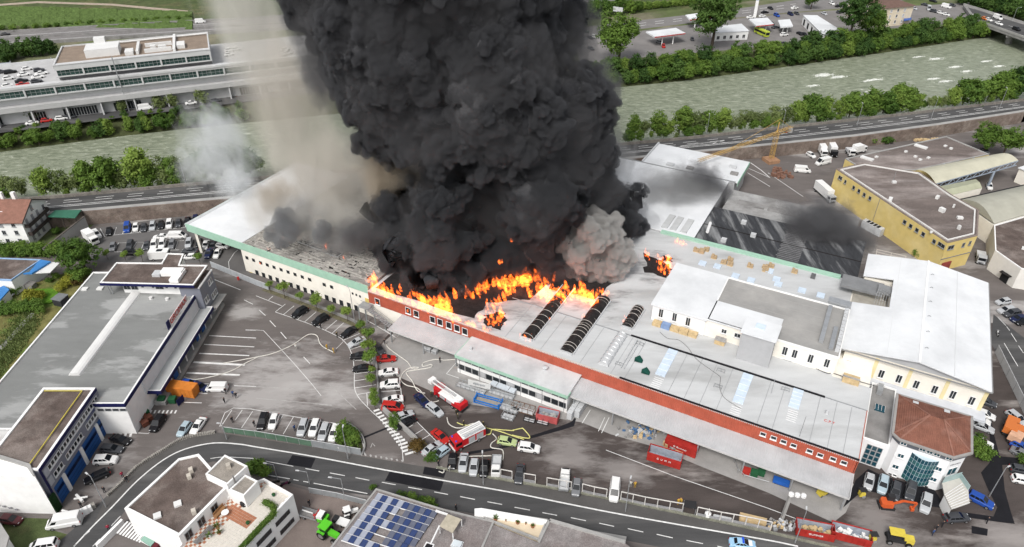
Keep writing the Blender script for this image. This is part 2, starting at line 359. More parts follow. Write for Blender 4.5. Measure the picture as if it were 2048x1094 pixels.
# --------------------------------------------------- front road with its bend
RO=WS('D1',0,300,1200,620,920,850,690,960,590,1100,452,1300,322,1480,222,1720,178)+WS('D2',0,0,228,420,290,840,368,1180,425,1440,470,1700,520,2044,580)+WS('D3',0,460,660,860,735,1440,855,2044,985)+WS('D4',0,300,1060,900,1180)
RI=WS('D4',0,850,1420)+WS('D3',0,1600,1180,1180,1094,900,1040,600,975,200,875)+WS('D2',0,1750,830,1500,785,950,690,430,620,100,540)+WS('D1',0,1990,430,1700,410,1400,500,1000,800,800,1090,700,1250)
fr=MB().face([(p.x,p.y,.012) for p in RO+RI]);ROAD=solo('front_road',fr,ROADM,kind='structure')
EL=WS('D1',0,590,1090,740,930,900,770,1100,562,1300,402,1480,312,1700,265,1900,272)+WS('D2',0,0,295,440,368,900,455,1200,510,1600,582,2044,660)+WS('D3',0,420,745,850,830,1440,935,2044,1040)+WS('D4',0,240,1090)
# footway between kerb line and edge line, raised behind a kerb
fw=MB().face([(p.x,p.y,.02) for p in RO[2:]+[EL[-1]]+EL[::-1][1:-1]]);solo('footway',fw,FOOT,kind='structure')
lane(ROAD,smooth_line(EL,5),.3,.03)
lanes(ROAD,'D1',1680,388,1800,376,2040,388,w=.16,z=.03,sm=4);lanes(ROAD,'D2',0,395,298,450,w=.16,z=.03)
for a in ((395,468,505,488),(590,503,710,525),(795,540,905,562),(1005,577,1115,598),(1215,617,1325,637),(1425,655,1533,675),(1630,692,1748,715),(1847,733,1965,755),(90,520,270,550),(300,557,340,564),(378,570,420,578),(460,585,890,668)):lanes(ROAD,'D2',*a,w=.17,z=.03)
for a in ((20,777,143,800),(243,820,360,842),(470,860,590,885),(697,905,815,930),(925,948,1048,975),(1155,993,1283,1022),(1393,1042,1525,1068),(1640,1088,1740,1112)):lanes(ROAD,'D3',*a,w=.17,z=.03)
for a in ((675,1003,718,965),(590,1085,610,1070),(740,1090,797,1030),(890,925,962,848)):lanes(ROAD,'D1',*a,w=.16,z=.03)
for t,a in (('D2',(290,360,475,388,440,465,245,435)),('D2',(1068,492,1500,568,1470,650,1030,565)),('D2',(1345,452,1520,482,1500,543,1332,512))):
    o=link(bpy.data.objects.new('asphalt_patch',MB().face([(p.x,p.y,.026) for p in WS(t,0,*a)]).mesh('asphalt_patch',ROADD)),ROAD)
# kerb with stones along the bend
ks=smooth_line(WS('D1',0,860,690,960,598,1100,458,1300,328,1480,228,1720,182),14)
KST=M('kerb_stone',(.3,.285,.26),.95,.3,1.2,fine=.3)
bw=thing('boundary_wall','low weathered stone wall following the outside of the road bend','wall',ks[0])
for i in range(len(ks)-1):
    a,c=ks[i],ks[i+1];d=(c-a).normalized();n=Vector((-d.y,d.x,0))*.25;e_=d*.05
    part('stone',MB().prism([a-n+e_,c-n-e_,c+n-e_,a+n+e_],0,.55+.15*((i*7)%5)/5),KST,bw)
# --------------------------------------------------- parking bays and lines on the open yard
bay= lambda *a,**k:lanes(GND,*a,w=k.pop('w',.14),z=k.pop('z',.014),name='bay_line',**k)
bay('C2',0,182,205,262);bay('C2',155,312,330,372,500,435,640,500,700,540,750,612,775,690,785,800,785,900,800,960,840,1020,910,1090,sm=4)
for a in ((155,310,235,248),(220,332,305,262),(285,355,370,275),(330,372,430,287),(385,393,480,310),(440,415,535,330),(495,437,585,350),(550,458,645,378),(608,481,700,398),(690,540,830,482),(750,612,880,572),(775,700,945,690),(785,805,950,785),(787,862,950,836),(790,918,960,892),(812,970,970,942),(885,960,890,1060),(1100,655,1122,652),(975,722,1125,706),(985,832,1140,815),(1000,948,1150,936),(1010,1060,1160,1045),(100,215,135,185)):bay('C2',*a)
bay('C2',1120,650,1145,830,1165,1010,1185,1090);bay('D2',910,0,1020,100,1110,190,1160,280,1175,410,sm=4)
for a in ((25,295,75,340),(110,380,157,430),(197,472,243,525),(380,670,430,723)):bay('C2',*a,w=.18)
bay('C2',0,455,60,460,205,615,310,730,440,880,520,980,w=.12);bay('C2',640,605,705,540,w=.1)
for a in ((0,908,490,932),(0,1000,605,1055),(575,880,800,1090),(505,1050,605,1060)):bay('C2',*a,mat=PAINTW)
for a,w in (((1960,455,2044,457),.2),((1670,500,2044,520),.25),((1630,570,2030,590),.25),((1590,642,1990,660),.35),((1545,712,1955,735),.6),((1490,797,1915,815),.5),((1560,882,1700,887),.2),((1580,958,1655,962),.2),((1870,900,2044,906),.18),((1470,1033,1610,1038),.18),((1680,40,1920,135),.2),((1950,215,2020,250),.18)):bay('C1',*a,w=w)
CR= lambda x,y:(400+x/2.777,700+y/2.777)
def bayc(*xy,w=.13,sm=0):
    P=[G(*CR(xy[i],xy[i+1]),0) for i in range(0,len(xy),2)];lane(GND,smooth_line(P,sm) if sm else P,w,.014,PAINT,'bay_line')
bayc(110,425,185,322,520,370,700,400,810,415,855,440,890,480,908,530,915,580,sm=3)
for a in ((195,390,235,333),(230,434,293,340),(345,450,400,355),(400,455,462,362),(462,468,520,370),(578,488,640,385),(636,495,690,395),(700,505,750,408)):bayc(*a)
bay('D1',1765,130,1852,0);bay('D1',1100,183,1185,188,1215,145)
for k in range(7):bay('D1',1210+k*33,2,1197+k*33,28,w=.35)
for k in range(4):bay('D1',925+k*40,175+k*5,918+k*40,200+k*5,w=.5)
# ladder-marked walkway beside the entrance
for k in range(15):
    t_=k/14;x0,y0=940+t_*250,10+t_*345;x1,y1=975+t_*300,0+t_*330
    if k<4:x1,y1=985+t_*260,-5+t_*330
    lanes(GND,'D2',x0,y0,x1,y1,w=.55,z=.018,name='bay_line')
for k in range(8):lanes(GND,'D2',870+k*42,350+k*7,878+k*42,366+k*7,w=.35,z=.03,mat=PAINTW,name='bay_line')
lanes(GND,'D2',915,300,930,265,950,290,w=.18,mat=PAINTW,name='bay_line');lanes(GND,'D2',860,220,1050,142,w=.5,z=.01,mat=ROADD,name='drain_channel')
ws_= lambda *a,**k:lanes(WYARD,*a,w=k.pop('w',.14),z=k.pop('z',.03),name='bay_line',**k)
ws_('D3',750,320,1300,530,2044,785);ws_('D4',0,785,240,875);ws_('D3',715,185,775,60);ws_('D3',560,105,625,0);ws_('D3',690,170,740,60)
for a in ((1205,150,1280,100),(1260,200,1335,155),(1310,245,1385,200),(1400,335,1440,300)):ws_('D2',*a)
ws_('D2',1190,0,1300,110,1440,250,1560,355)
ws_('C2',880,375,960,420,1120,520);ws_('C2',1020,450,1120,518,1140,495);ws_('C2',1520,805,1600,715);ws_('C2',1520,805,1620,840)
# dark repair strips
for t,z,a in (('D2',0,(1640,350,1720,330,1880,305,2044,272,2044,292,1880,325,1720,352,1645,362)),('D3',0,(40,238,200,190,400,125,478,92,500,62,512,70,495,130,400,160,200,215,45,258)),('D4',0,(700,560,800,470,900,520,1040,560,1330,640,1420,780,1480,800,1300,770,1000,690,760,640,600,780)),('D4',0,(1770,0,1800,180,1850,370,2044,390,2044,430,1870,440,1890,640,1940,820,1970,910,1880,900,1600,860,1580,820,1800,850,1830,780,1750,620,1700,500,1770,420,1770,200,1740,0)),('D4',0,(1625,925,1755,950,1750,1005,1625,985))):
    link(bpy.data.objects.new('asphalt_patch',MB().face([(p.x,p.y,.024) for p in WS(t,z,*a)]).mesh('asphalt_patch',ROADD)),WYARD)
# riverside car park bays
for a in ((800,735,835,800,910,787,1480,725),(1480,725,1500,690),(910,787,930,725),(978,778,990,740),(1048,770,1058,735),(1115,762,1122,730),(1183,753,1190,722),(1250,746,1256,715),(1318,740,1322,705),(915,922,945,850,1020,848),(915,922,1430,905),(1125,910,1150,845,1090,843,1055,900),(1400,900,1420,835,1470,830),(1830,1060,1825,1000,1870,930,1900,905)):lanes(LOTO,'B1',*a,w=.14,z=.016,name='bay_line')
# vegetable plots and vineyard terraces beyond the motorway, motorway decks
MW=M('motorway_asphalt',(.19,.182,.178),.9,.12,.2,fine=.08)
def far_sheet(name,t,z,mat,*xy,zp=ZF):
    return solo(name,MB().face([(p.x,p.y,z) for p in WS(t,zp,*xy)]),mat,kind='structure')
far_sheet('meadow','A1',ZF+.02,GRASS,-900,-120,4200,-200,4200,60,2044,150,1540,165,0,240,-900,290)
vine=M('vineyard',(.1,.16,.04),.95,.3,.3,fine=.3)
mw=far_sheet('motorway','A1',ZF+.04,MW,-900,345,0,265,1000,205,2044,150,2500,120,2500,200,2044,235,1000,300,0,370,-900,450)
for f in (.25,.5,.75):
    a=[(-900,345+f*105),(0,265+f*105),(1000,205+f*95),(2044,150+f*85)]
    lane(mw,[W('A1',x,y,ZF) for x,y in a],.35,ZF+.06)
ms=far_sheet('state_road','A3',ZF+.04,MW,300,250,1000,165,1700,85,2300,-5,2600,-60,3600,-160,3600,-60,2600,70,2200,100,1800,140,1000,235,300,310)
for f in (.35,.62):
    P=[W('A3',x,y,ZF) for x,y in ((300,250+f*60),(1000,165+f*70),(1700,85+f*60),(2300,-5+f*90))];Q=smooth_line(P,10)
    for i in range(0,len(Q)-1,2):lane(ms,[Q[i],Q[i+1]],.35,ZF+.06)
far_sheet('verge','A3',ZF+.03,GRASS,480,190,980,110,1480,60,2300,-40,3000,-140,3000,-500,300,-100)
far_sheet('upper_road','A3',ZF+.05,MW,300,50,600,20,1400,-30,1400,-70,300,-20)
far_sheet('filling_station_yard','A3',ZF+.03,M('far_yard',(.2,.19,.185),.9,.15,.15,fine=.08),480,280,1000,250,1800,150,2300,100,3000,60,4000,0,4000,120,3200,250,2400,340,1500,420,900,470,560,560)
far_sheet('field_track','A1',ZF+.05,M('track_dirt',(.36,.3,.24),.95,.2,.5),-400,60,300,10,900,30,1500,85,1500,105,900,45,300,25,-400,75)
# ================================================================ the burning works
ANG0=math.atan2(E1.y,E1.x)
WHITE=M('white_render',(.8,.8,.79),.85,.06,.5)
CREAM=M('cream_render',(.8,.765,.69),.85,.07,.5)
ROOFW=M('white_roof_membrane',(.5,.51,.515),.6,.1,.3,fine=.05,col2=(.38,.385,.385),thr=(.5,.66),streak=(-ANG0,.3,1.0));wear(ROOFW,[(LW(88,14,0),30),(LW(66,24,0),20),(LW(56,44,0),18)]+[(LW(s_,t_,0),5.5) for s_,t_ in ((60,4),(60.5,11),(60,18),(62,24),(70,4),(69.5,11),(70,18),(71,25),(51.4,18),(52,24),(79,5),(80,12),(75,2),(84,2),(88,3),(47,28),(54,30))],(.1,.097,.095),.85)
ROOFB=M('bright_roof_sheet',(.68,.695,.71),.5,.05,.2,fine=.02,col2=(.6,.615,.63))
ROOFG=M('grey_roof_membrane',(.30,.295,.285),.85,.1,.2,fine=.05,col2=(.36,.35,.335),thr=(.5,.65))
CANOPY=M('weathered_canopy_sheet',(.44,.45,.46),.6,.1,.25,fine=.04,col2=(.36,.37,.38),thr=(.52,.68));ribs(CANOPY,E1,.45,.25)
RED=M('red_cladding',(.42,.105,.065),.55,.14,.5,fine=.08)
GREENF=M('pale_green_fascia',(.33,.52,.41),.6,.08,.6)
BLACK=M('black_trim',(.015,.015,.017),.6,0)
DARK=M('dark_interior',(.02,.02,.022),.9,0)
GLASS=M('window_glass',(.02,.024,.028),.12,0,spec=.5)
GLASSB=M('blue_green_glass',(.012,.06,.085),.1,.25,.4,spec=.6)
FRAME=M('white_window_frame',(.72,.72,.72),.6,0)
GFRAME=M('grey_metal_frame',(.32,.33,.34),.5,.08,1,metal=.3)
STEEL=M('galvanised_steel',(.46,.475,.49),.4,.12,.8,metal=.6)
GREYW=M('grey_render',(.40,.405,.415),.85,.08,.4)
TRANSL=M('translucent_rooflight',(.55,.64,.74),.25,.1,.6)
CHAR=M('charred_steel',(.022,.02,.02),.8,.4,.8,fine=.4)
ASH=M('ash_grey',(.34,.33,.32),.9,.3,.8,fine=.3)
WOOD=M('pale_timber',(.52,.39,.22),.85,.2,1.2)
PLANT=M('plant_grey',(.5,.51,.52),.6,.1,.8)
def LP(*st): return [LW(st[i],st[i+1],0) for i in range(0,len(st),2)]
def lbox(mb,s0,s1,t0,t1,z0,z1,mi=0): return mb.prism(LP(s0,t0,s1,t0,s1,t1,s0,t1),z0,z1,mi)
ANG=math.atan2(E1.y,E1.x)
# ---- red-clad hall -------------------------------------------------------------
hall=thing('red_hall','long flat-roofed works hall with rust-red clad upper wall, burning at one end','building',LW(55,10,0))
part('wall',lbox(MB(),0.1,112.8,.12,62,-.1,7.7),CREAM,hall)
part('roof',lbox(MB(),-.3,113,.05,21.9,7.7,8.0),ROOFW,hall)
part('roof',lbox(MB(),7.4,113,21.9,61.6,7.7,7.96),ROOFW,hall)
pm=MB()  # ribbed cladding panel, 1.1 m wide
for k in range(3):
    x=-.55+.3667*k
    for (x0,x1,y0,y1) in ((x,x+.2,0,0),(x+.2,x+.235,0,-.07),(x+.235,x+.33,-.07,-.07),(x+.33,x+.3667,-.07,0)):pm.face([(x0,y0,0),(x1,y1,0),(x1,y1,3.55),(x0,y0,3.55)])
pm.face([(-.55,0,3.55),(.55,0,3.55),(.55,.12,3.55),(-.55,.12,3.55)])
PANEL=pm.mesh('cladding_panel',RED)
for i in range(102):put('cladding_panel',PANEL,hall,LW(.55+i*1.107,.06,4.5),ANG+math.pi,(1.004,1,1))
part('end_panel',MB().prism([LW(-.25,0,0),LW(-.25,14.6,0),LW(-.12,14.6,0),LW(-.12,0,0)],4.3,8.1),RED,hall)
part('gutter',lbox(MB(),-.3,46.8,.0,.45,8.0,8.14),BLACK,hall)
part('flashing',lbox(MB(),46.8,113,-.02,.25,8.0,8.1),M('pale_flashing',(.55,.5,.45),.6,.1),hall)
part('wall_foot',lbox(MB(),.1,103,.02,.1,0,4.4),M('dock_wall',(.2,.2,.2),.9,.2,.3),hall)
rb=MB()
for s0,s1 in ((7.8,30.5),(30.5,49.5)):lbox(rb,s0,s1,14.3,14.75,8.0,8.2)
part('roof_joint',rb,BLACK,hall);part('roof_joint',lbox(MB(),-.2,7.8,14.4,14.6,8.0,8.12),GFRAME,hall);part('roof_joint',lbox(MB(),49.5,80,14.35,14.6,8.0,8.1),GFRAME,hall)
for s in (2.6,5.4,8.6,15.5,18.4,26.4,29.8,33,36.4,45.8,48.9,56.0,65.5,74.5):part('roof_seam',lbox(MB(),s-.04,s+.04,.5,14.2,8.0,8.03),GFRAME,hall)
# windows in the red wall, the burnt ones open
A_,B_=LW(113,-.02,0),LW(0,-.02,0)
for X,Y in ((45,222),(125,252),(205,283),(333,327),(417,360),(520,390),(607,420)):winp(hall,A_,B_,'D4',X,Y,1.15,.95,FRAME,GLASS,bars=0)
winp(hall,A_,B_,'D3',2005,192,1.15,.95,FRAME,GLASS,bars=0)
for X,Y in ((1215,300),(1280,325),(1410,372),(1470,392),(1540,417),(1605,440),(1668,466),(970,228)):winp(hall,A_,B_,'C2',X,Y,1.5,1.9,FRAME,DARK,bars=0,name='burnt_window')
# rooflights
def barrel(s,t0,t1,w,h,root,mat,z=8.0,name='rooflight',n=8):
    mb=MB();P=[(math.cos(math.pi*k/n)*w/2,math.sin(math.pi*k/n)*h) for k in range(n+1)]
    for k in range(n):
        a,b=P[k],P[k+1];mb.face([LW(s-a[0],t0,z+a[1]),LW(s-b[0],t0,z+b[1]),LW(s-b[0],t1,z+b[1]),LW(s-a[0],t1,z+a[1])])
    for t in (t0,t1):mb.face([LW(s-a[0],t,z+a[1]) for a in (P if t==t1 else P[::-1])])
    return part(name,mb,mat,root,smooth=False)
PALE=M('scorched_hoop',(.42,.39,.36),.7,.3,2)
def hoops(s,t0,t1,w,h,root,step,mat,z=8.0,r=.07):
    t=t0
    rh=random.Random(int(s*10))
    while t<=t1:
        if mat is PALE and rh.random()<.22:t+=step;continue
        dz_=rh.gauss(0,.12) if mat is PALE else 0;z=8.0+dz_-(.05 if mat is PALE else 0)
        part('hoop',MB().tube([LW(s-math.cos(math.pi*k/8)*w/2,t,z+math.sin(math.pi*k/8)*h) for k in range(9)],r,4),mat,root);t+=step*(rh.uniform(.8,1.2) if mat is PALE else 1)
PALE=M('scorched_hoop',(.42,.39,.36),.7,.3,2)
for s,t0,t1,st in ((60.0,2.2,24.5,1.0),(69.8,2.3,25,1.15),(51.4,16.8,25,1.0)):
    w=3.0 if s!=51.4 else 2.6
    o=barrel(s,t0,t1,w,1.15,hall,CHAR,name='burnt_rooflight');hoops(s,t0+.2,t1,w+.1,1.2,o,st,PALE)
    kb_=MB()
    for a_,b_ in ((-w/2-.25,-w/2-.02),(w/2+.02,w/2+.25)):lbox(kb_,s+a_,s+b_,t0,t1,8.0,8.35)
    lbox(kb_,s-w/2,s+w/2,t0-.5,t0-.02,8.0,8.4);part('kerb',kb_,PLANT,o)
o=barrel(51.3,2.2,13.6,2.3,1.0,hall,PLANT,name='rooflight');hoops(51.3,2.3,13.6,2.36,1.04,o,1.4,STEEL)
for s,t0,t1,w in ((39.5,4.8,14.1,2.1),(23.1,4.5,14.0,2.1),(12.9,8.4,14.2,2.0)):
    o=part('rooflight',lbox(MB(),s-w/2,s+w/2,t0,t1,8.0,8.22),TRANSL,hall)
    for k in range(1,5):part('glazing_bar',lbox(MB(),s-w/2,s+w/2,t0+(t1-t0)*k/5-.04,t0+(t1-t0)*k/5+.04,8.22,8.26),FRAME,o)
    for k in range(6):part('snow_guard',lbox(MB(),s-w/2-.1,s+w/2-.2,t0-.9-k*.62,t0-.8-k*.62,8.0,8.07),FRAME,hall)
for s,t in ((46.7,12.5),(28.5,12.3),(27.8,7.2),(15.3,12.9),(48.3,4)):
    fb_=MB()
    for a,c in (((-.8,-.4),(.8,-.4)),((.8,-.4),(.8,.4)),((.8,.4),(-.8,.4)),((-.8,.4),(-.8,-.4)),((0,-.4),(0,.4))):fb_.bar(LW(s+a[0],t+a[1],8.35),LW(s+c[0],t+c[1],8.35),.06)
    for a in ((-.8,-.4),(.8,-.4),(.8,.4),(-.8,.4)):fb_.bar(LW(s+a[0],t+a[1],8),LW(s+a[0],t+a[1],8.35),.06)
    part('roof_frame',fb_,GFRAME,hall)
part('vent_stack',MB().tube([LW(6.8,9.8,8),LW(6.8,9.8,9)],.28,10),PLANT,hall);part('duct',MB().tube([LW(47.6,3,8.3),LW(47.7,13.5,8.3)],.14,6),PLANT,hall);part('duct',MB().tube([LW(46.9,3,8.25),LW(47.0,13.5,8.25)],.1,6),PLANT,hall)
part('antenna_mast',MB().tube([LW(10.5,1,8),LW(10.5,1,13.5)],.05,5).tube([LW(17.7,10.5,8),LW(17.7,10.5,12)],.05,5),GFRAME,hall)
TEXTM=M('sign_red',(.5,.04,.03),.6,0)
def text(parent,s,pos,ux,up,size,mat,name='lettering',depth=.02):
    cu=bpy.data.curves.new(name,'FONT');cu.body=s;cu.size=size;cu.extrude=depth;cu.align_x='CENTER';cu.align_y='CENTER'
    t_=bpy.data.objects.new(name,cu);me=bpy.data.meshes.new_from_object(t_);bpy.data.objects.remove(t_);me.materials.clear();me.materials.append(mat);me.name=name
    o=link(bpy.data.objects.new(name,me),parent);ux=Vector(ux).normalized();up=Vector(up);up=(up-ux*up.dot(ux)).normalized();uz=ux.cross(up)
    Mx=Matrix((ux,up,uz)).transposed().to_4x4();Mx.translation=Vector(pos)-ORG[parent.name];o.matrix_local=Mx; return o
text(hall,'C.P.T',LW(6.0,7.8,8.02),-E1,E2,.9,TEXTM,'roof_lettering')
tb=[solo('tarpaulin',None or MB().face([LW(s-1.0,t-.6,8.12),LW(s+.7,t-.9,8.3),LW(s+1.0,t+.5,8.15)]).face([LW(s-1.0,t-.6,8.12),LW(s+1.0,t+.5,8.15),LW(s+.2,t+1.3,8.5),LW(s-.9,t+.5,8.1)]),M('green_tarpaulin',(.01,.06,.045),.7,.2,2),l,'tarpaulin','tarpaulins on the white roof',loc=(0,0,0)) for s,t,l in ((45.1,7.2,'crumpled dark green tarpaulin beside the frame on the white roof'),(42.5,4.3,'flattened dark green tarpaulin sheet close to the red parapet'))]
# cables lying over the roofs
def cable(t,z,name,label,mat,r,*xy,cat='cable',group=None):
    P=smooth_line([W(t,xy[i],xy[i+1],z) for i in range(0,len(xy),2)],6); return solo(name,MB().tube(P,r,5),mat,label,cat,group)
CAB=M('grey_cable',(.2,.2,.2),.7,0)
cable('C3',8.1,'roof_cable','thin grey cable snaking across the white roof joint',CAB,.06,1180,470,1240,520,1330,535,1400,590,1450,660,1500,710,1640,810,1665,840,1660,920,1700,1000,1830,1085)
cable('C4',8.1,'roof_cable','short black cable looping beside the white block wall',BLACK,.07,60,660,200,700,340,745,470,800,520,800,640,840,850,900)
# ---- canopy over the loading bays ------------------------------------------------
can=thing('loading_canopy','long pale sheet-metal canopy over the loading bays below the red wall','canopy',LW(30,-3,0))
part('canopy_roof',MB().prism(LP(-.2,-5.9,102.8,-5.9,102.8,.0,-.2,.0),0,0,ztop=[4.05,4.05,4.5,4.5]) if 0 else MB().face([LW(-.2,-5.9,4.05),LW(102.8,-5.9,4.05),LW(102.8,.02,4.5),LW(-.2,.02,4.5)]).face([LW(-.2,-5.9,3.8),LW(-.2,.02,4.25),LW(102.8,.02,4.25),LW(102.8,-5.9,3.8)]),CANOPY,can)
part('fascia',lbox(MB(),-.25,55.2,-6.05,-5.9,3.72,4.12),M('canopy_edge',(.5,.5,.5),.6,.1),can);part('fascia',lbox(MB(),82.8,102.9,-6.05,-5.9,3.72,4.12),MATS['canopy_edge'],can)
part('fascia',lbox(MB(),-.35,-.2,-6.0,.1,3.72,4.5),MATS['canopy_edge'],can)
for s in (.3,9.5,18.5,27.5,36.5,45.5,54.4,84,93,102.3):part('post',MB().box(LW(s,-5.6,0),.25,.25,3.8,ANG),GFRAME,can)
bm_=MB()
for s in range(2,102,6):bm_.bar(LW(s,-5.8,3.75),LW(s,0,4.2),.2)
part('rafter',bm_,GFRAME,can,kind='stuff')
for s in (5,11,17,30,39):part('dock_door',lbox(MB(),s-2,s+2,-.02,.0,0.0,3.6),M('dock_door_grey',(.24,.25,.26),.7,.15),can)
# ---- office annex with the green fascia --------------------------------------------
anx=thing('office_annex','low two-storey office annex with ribbon windows and pale green fascia','building',LW(69,-4,0))
part('wall',lbox(MB(),55.4,82.6,-7.0,-.3,0,5.1),WHITE,anx);part('roof',lbox(MB(),55.2,82.9,-7.4,.0,5.1,5.3),M('annex_roof',(.56,.57,.575),.6,.1,.3,fine=.04,col2=(.48,.49,.5)),anx)
part('fascia',lbox(MB(),55.1,83,-7.55,-7.4,4.55,5.34),GREENF,anx);part('fascia',lbox(MB(),82.9,83.05,-7.4,-.2,4.75,5.34),GREENF,anx);part('fascia',lbox(MB(),55.05,55.2,-7.4,-5.9,4.75,5.34),GREENF,anx)
A_,B_=LW(82.6,-7.02,0),LW(55.4,-7.02,0)
part('band',lbox(MB(),55.3,82.7,-7.12,-7.0,2.75,3.65),M('white_panel',(.7,.7,.69),.6,.05),anx);part('band',lbox(MB(),55.3,82.7,-7.12,-7.0,.0,1.0),WHITE,anx)
for z,h in ((4.1,.85),(1.9,1.65)):
    for k in range(15):win(anx,A_,B_,1.0+k*1.8,z,1.7,h,GFRAME,GLASS if (k*5+int(z))%4 else GREYW,sill=False,bars=0)
for k in range(6):part('downpipe',MB().tube([LW(56+k*5.2,-7.2,.0),LW(56+k*5.2,-7.2,4.5)],.05,5),GFRAME,anx)
part('vent',MB().tube([LW(63,-2.2,5.3),LW(63,-2.2,6.0)],.45,10).tube([LW(63,-2.2,6.0),LW(63,-2.2,6.2)],[.7,.2],10),PLANT,anx);part('vent',MB().tube([LW(80.7,-4.2,5.3),LW(80.7,-4.2,6.0)],.3,8),PLANT,anx)
# ---- cream hall with the green fascia -----------------------------------------------
cream=thing('cream_hall','cream-walled works hall with pale green fascia and burnt-out roof','building',LW(140,15,0))
part('wall',lbox(MB(),113,156.4,.3,62,-.1,7.0),CREAM,cream);part('wall',lbox(MB(),110.5,113,.6,30,-.1,7.6),CREAM,cream)
part('roof',lbox(MB(),155.8,177.2,.55,46,8.5,9.05),ROOFB,cream)
BURN=M('burnt_roof',(.22,.21,.195),.95,.25,.5,fine=.3,bump=.6,col2=(.32,.305,.285),thr=(.42,.6),streak=(-ANG,.6,2.5))
part('burnt_roof',lbox(MB(),113,155.8,.55,62,8.2,8.8),BURN,cream)
rn=random.Random(3)
dbm=MB()
for k in range(2200):
    s,t=rn.uniform(114,155.5),rn.uniform(1,40)//.9*.9+rn.gauss(0,.08);L_=rn.uniform(.5,2.0);q=LW(s,t,8.82+rn.random()*.12);d=E1*L_ if rn.random()<.75 else E2*L_*.6
    d=d+Vector((rn.uniform(-.2,.2),rn.uniform(-.2,.2),rn.uniform(-.04,.1)));dbm.bar(q,q+d,rn.uniform(.12,.5),rn.uniform(.03,.1),mi=0 if rn.random()<.88 else 1)
part('roof_debris',dbm,[M('broken_slab',(.38,.365,.335),.95,.2,1),CHAR],cream,kind='stuff')
for s,t in ((141,9.2),(136.5,9.0),(130.5,8.4)):
    o=part('roof_hole',lbox(MB(),s-1.9,s+1.9,t-.8,t+1.2,8.8,8.86),BLACK,cream);part('hole_rim',MB().bar(LW(s-2,t-.9,8.95),LW(s+2,t-.9,8.95),.18).bar(LW(s-2,t-.9,8.95),LW(s-2,t+1.3,8.95),.18),PLANT,o)
part('fascia',lbox(MB(),113,177.2,.3,.55,6.9,9.2),GREENF,cream);part('fascia',lbox(MB(),177.2,177.5,.3,46,8.2,9.2),M('fascia_return',(.5,.56,.55),.6,.06),cream)
part('soffit',lbox(MB(),156.4,177.2,.6,46,8.2,8.48),GREYW,cream)
part('roof_edge',lbox(MB(),176.4,177.2,.6,46,9.05,9.15),PLANT,cream)
part('support',MB().bar(LW(174.8,1.3,0),LW(174.8,1.3,8.2),.9,.7),CREAM,cream)
part('support',MB().bar(LW(174.8,20,0),LW(174.8,20,8.2),.9,.7),CREAM,cream)
A_,B_=LW(156.4,.28,0),LW(113,.28,0)
K4= lambda x,y:((400+x/2.734-512*0)*3.992,(360+y/2.734-273)*3.993)
def winc(x,y,w,h,**k):
    s,z=onwall(A_,B_,'B1',*K4(x,y)); return win(cream,A_,B_,s,z,w,h,M('dark_frame',(.05,.05,.055),.5,0) if not k.get('f') else k['f'],GLASS,sill=False,bars=0)
for x,y in ((257,425),(293,438),(332,452),(368,464),(405,477),(444,490),(482,503),(520,516),(560,530),(600,544),(680,572),(720,585)):winc(x,y,1.0,.95)
for x,y in ((835,620),(855,628),(875,636)):winc(x,y,.5,.6)
for x,y in ((313,508),(349,522),(386,535),(424,548),(461,561),(499,575),(538,588),(576,602),(616,616),(694,644),(734,658),(774,672),(815,686),(855,700)):winc(x,y,1.15,1.7)
for x,y in ((283,520),(660,655),(915,665)):
    s,z=onwall(A_,B_,'B1',*K4(x,y));p=A_+(B_-A_).normalized()*s;part('yellow_panel',lbox(MB(),156.4-s-.6,156.4-s+.6,.22,.29,z-1,z+1),M('yellow_panel',(.62,.47,.16),.7,.1),cream)
# outside stair between cream hall and canopy
stair=thing('outside_stair','grey steel outside stair on posts beside the cream wall','stair',LW(106,-2,0))
for k in range(16):part('step',lbox(MB(),111.5-k*.55,112.1-k*.55,-2.6,-1.2,4.3-k*.27,4.36-k*.27),GFRAME,stair)
part('landing',lbox(MB(),111.6,114.6,-2.6,-.1,4.3,4.4),GFRAME,stair)
for y in (-2.65,-1.15):part('railing',MB().bar(LW(112,y,5.3),LW(103.3,y,1.2),.07).bar(LW(112,y,4.8),LW(103.3,y,.7),.05).bar(LW(112,y,5.3),LW(114.6,y,5.3),.07),GFRAME,stair)
for s in (114.4,112.2,109.5,106.5):part('post',MB().bar(LW(s,-2.5,0),LW(s,-2.5,4.3-max(0,(112-s)*.49)),.3),M('stair_post',(.2,.21,.21),.7,.1),stair)
# ---- white upper blocks --------------------------------------------------------------
blk=thing('white_block','white upper office block with grey flat roof and boxy stair tower','building',LW(28,30,8))
part('wall',lbox(MB(),35.2,47.5,22.4,41,7.9,12.3),WHITE,blk);part('wall',lbox(MB(),7.3,35.2,22.6,41,7.9,12.3),CREAM,blk)
part('roof',lbox(MB(),34.9,47.9,22.0,41.3,12.3,12.75),ROOFB,blk);part('roof',lbox(MB(),7.4,34.9,22.9,41,12.3,12.42),ROOFG,blk);part('roof',lbox(MB(),19.9,34.9,22.3,30.3,12.42,12.75),ROOFB,blk)
parapet(blk,LP(7.2,22.5,7.2,41.2,34.9,41.2,34.9,22.5),12.3,.45,.25,WHITE)
part('tower',lbox(MB(),19.9,26.7,18.0,23.7,7.9,15.2),GREYW,blk);part('tower_roof',lbox(MB(),19.6,27.0,17.7,24.0,15.2,15.45),ROOFB,blk)
part('rooflight',lbox(MB(),22.6,24.6,20.5,22.3,15.45,15.7),TRANSL,blk)
for k in range(1,6):part('roof_seam',lbox(MB(),7.6,34.7,22.9+k*3.1,22.97+k*3.1,12.42,12.45),M('seam_grey',(.35,.34,.33),.9,0),blk)
A_,B_=LW(47.5,22.38,0),LW(35.2,22.38,0)
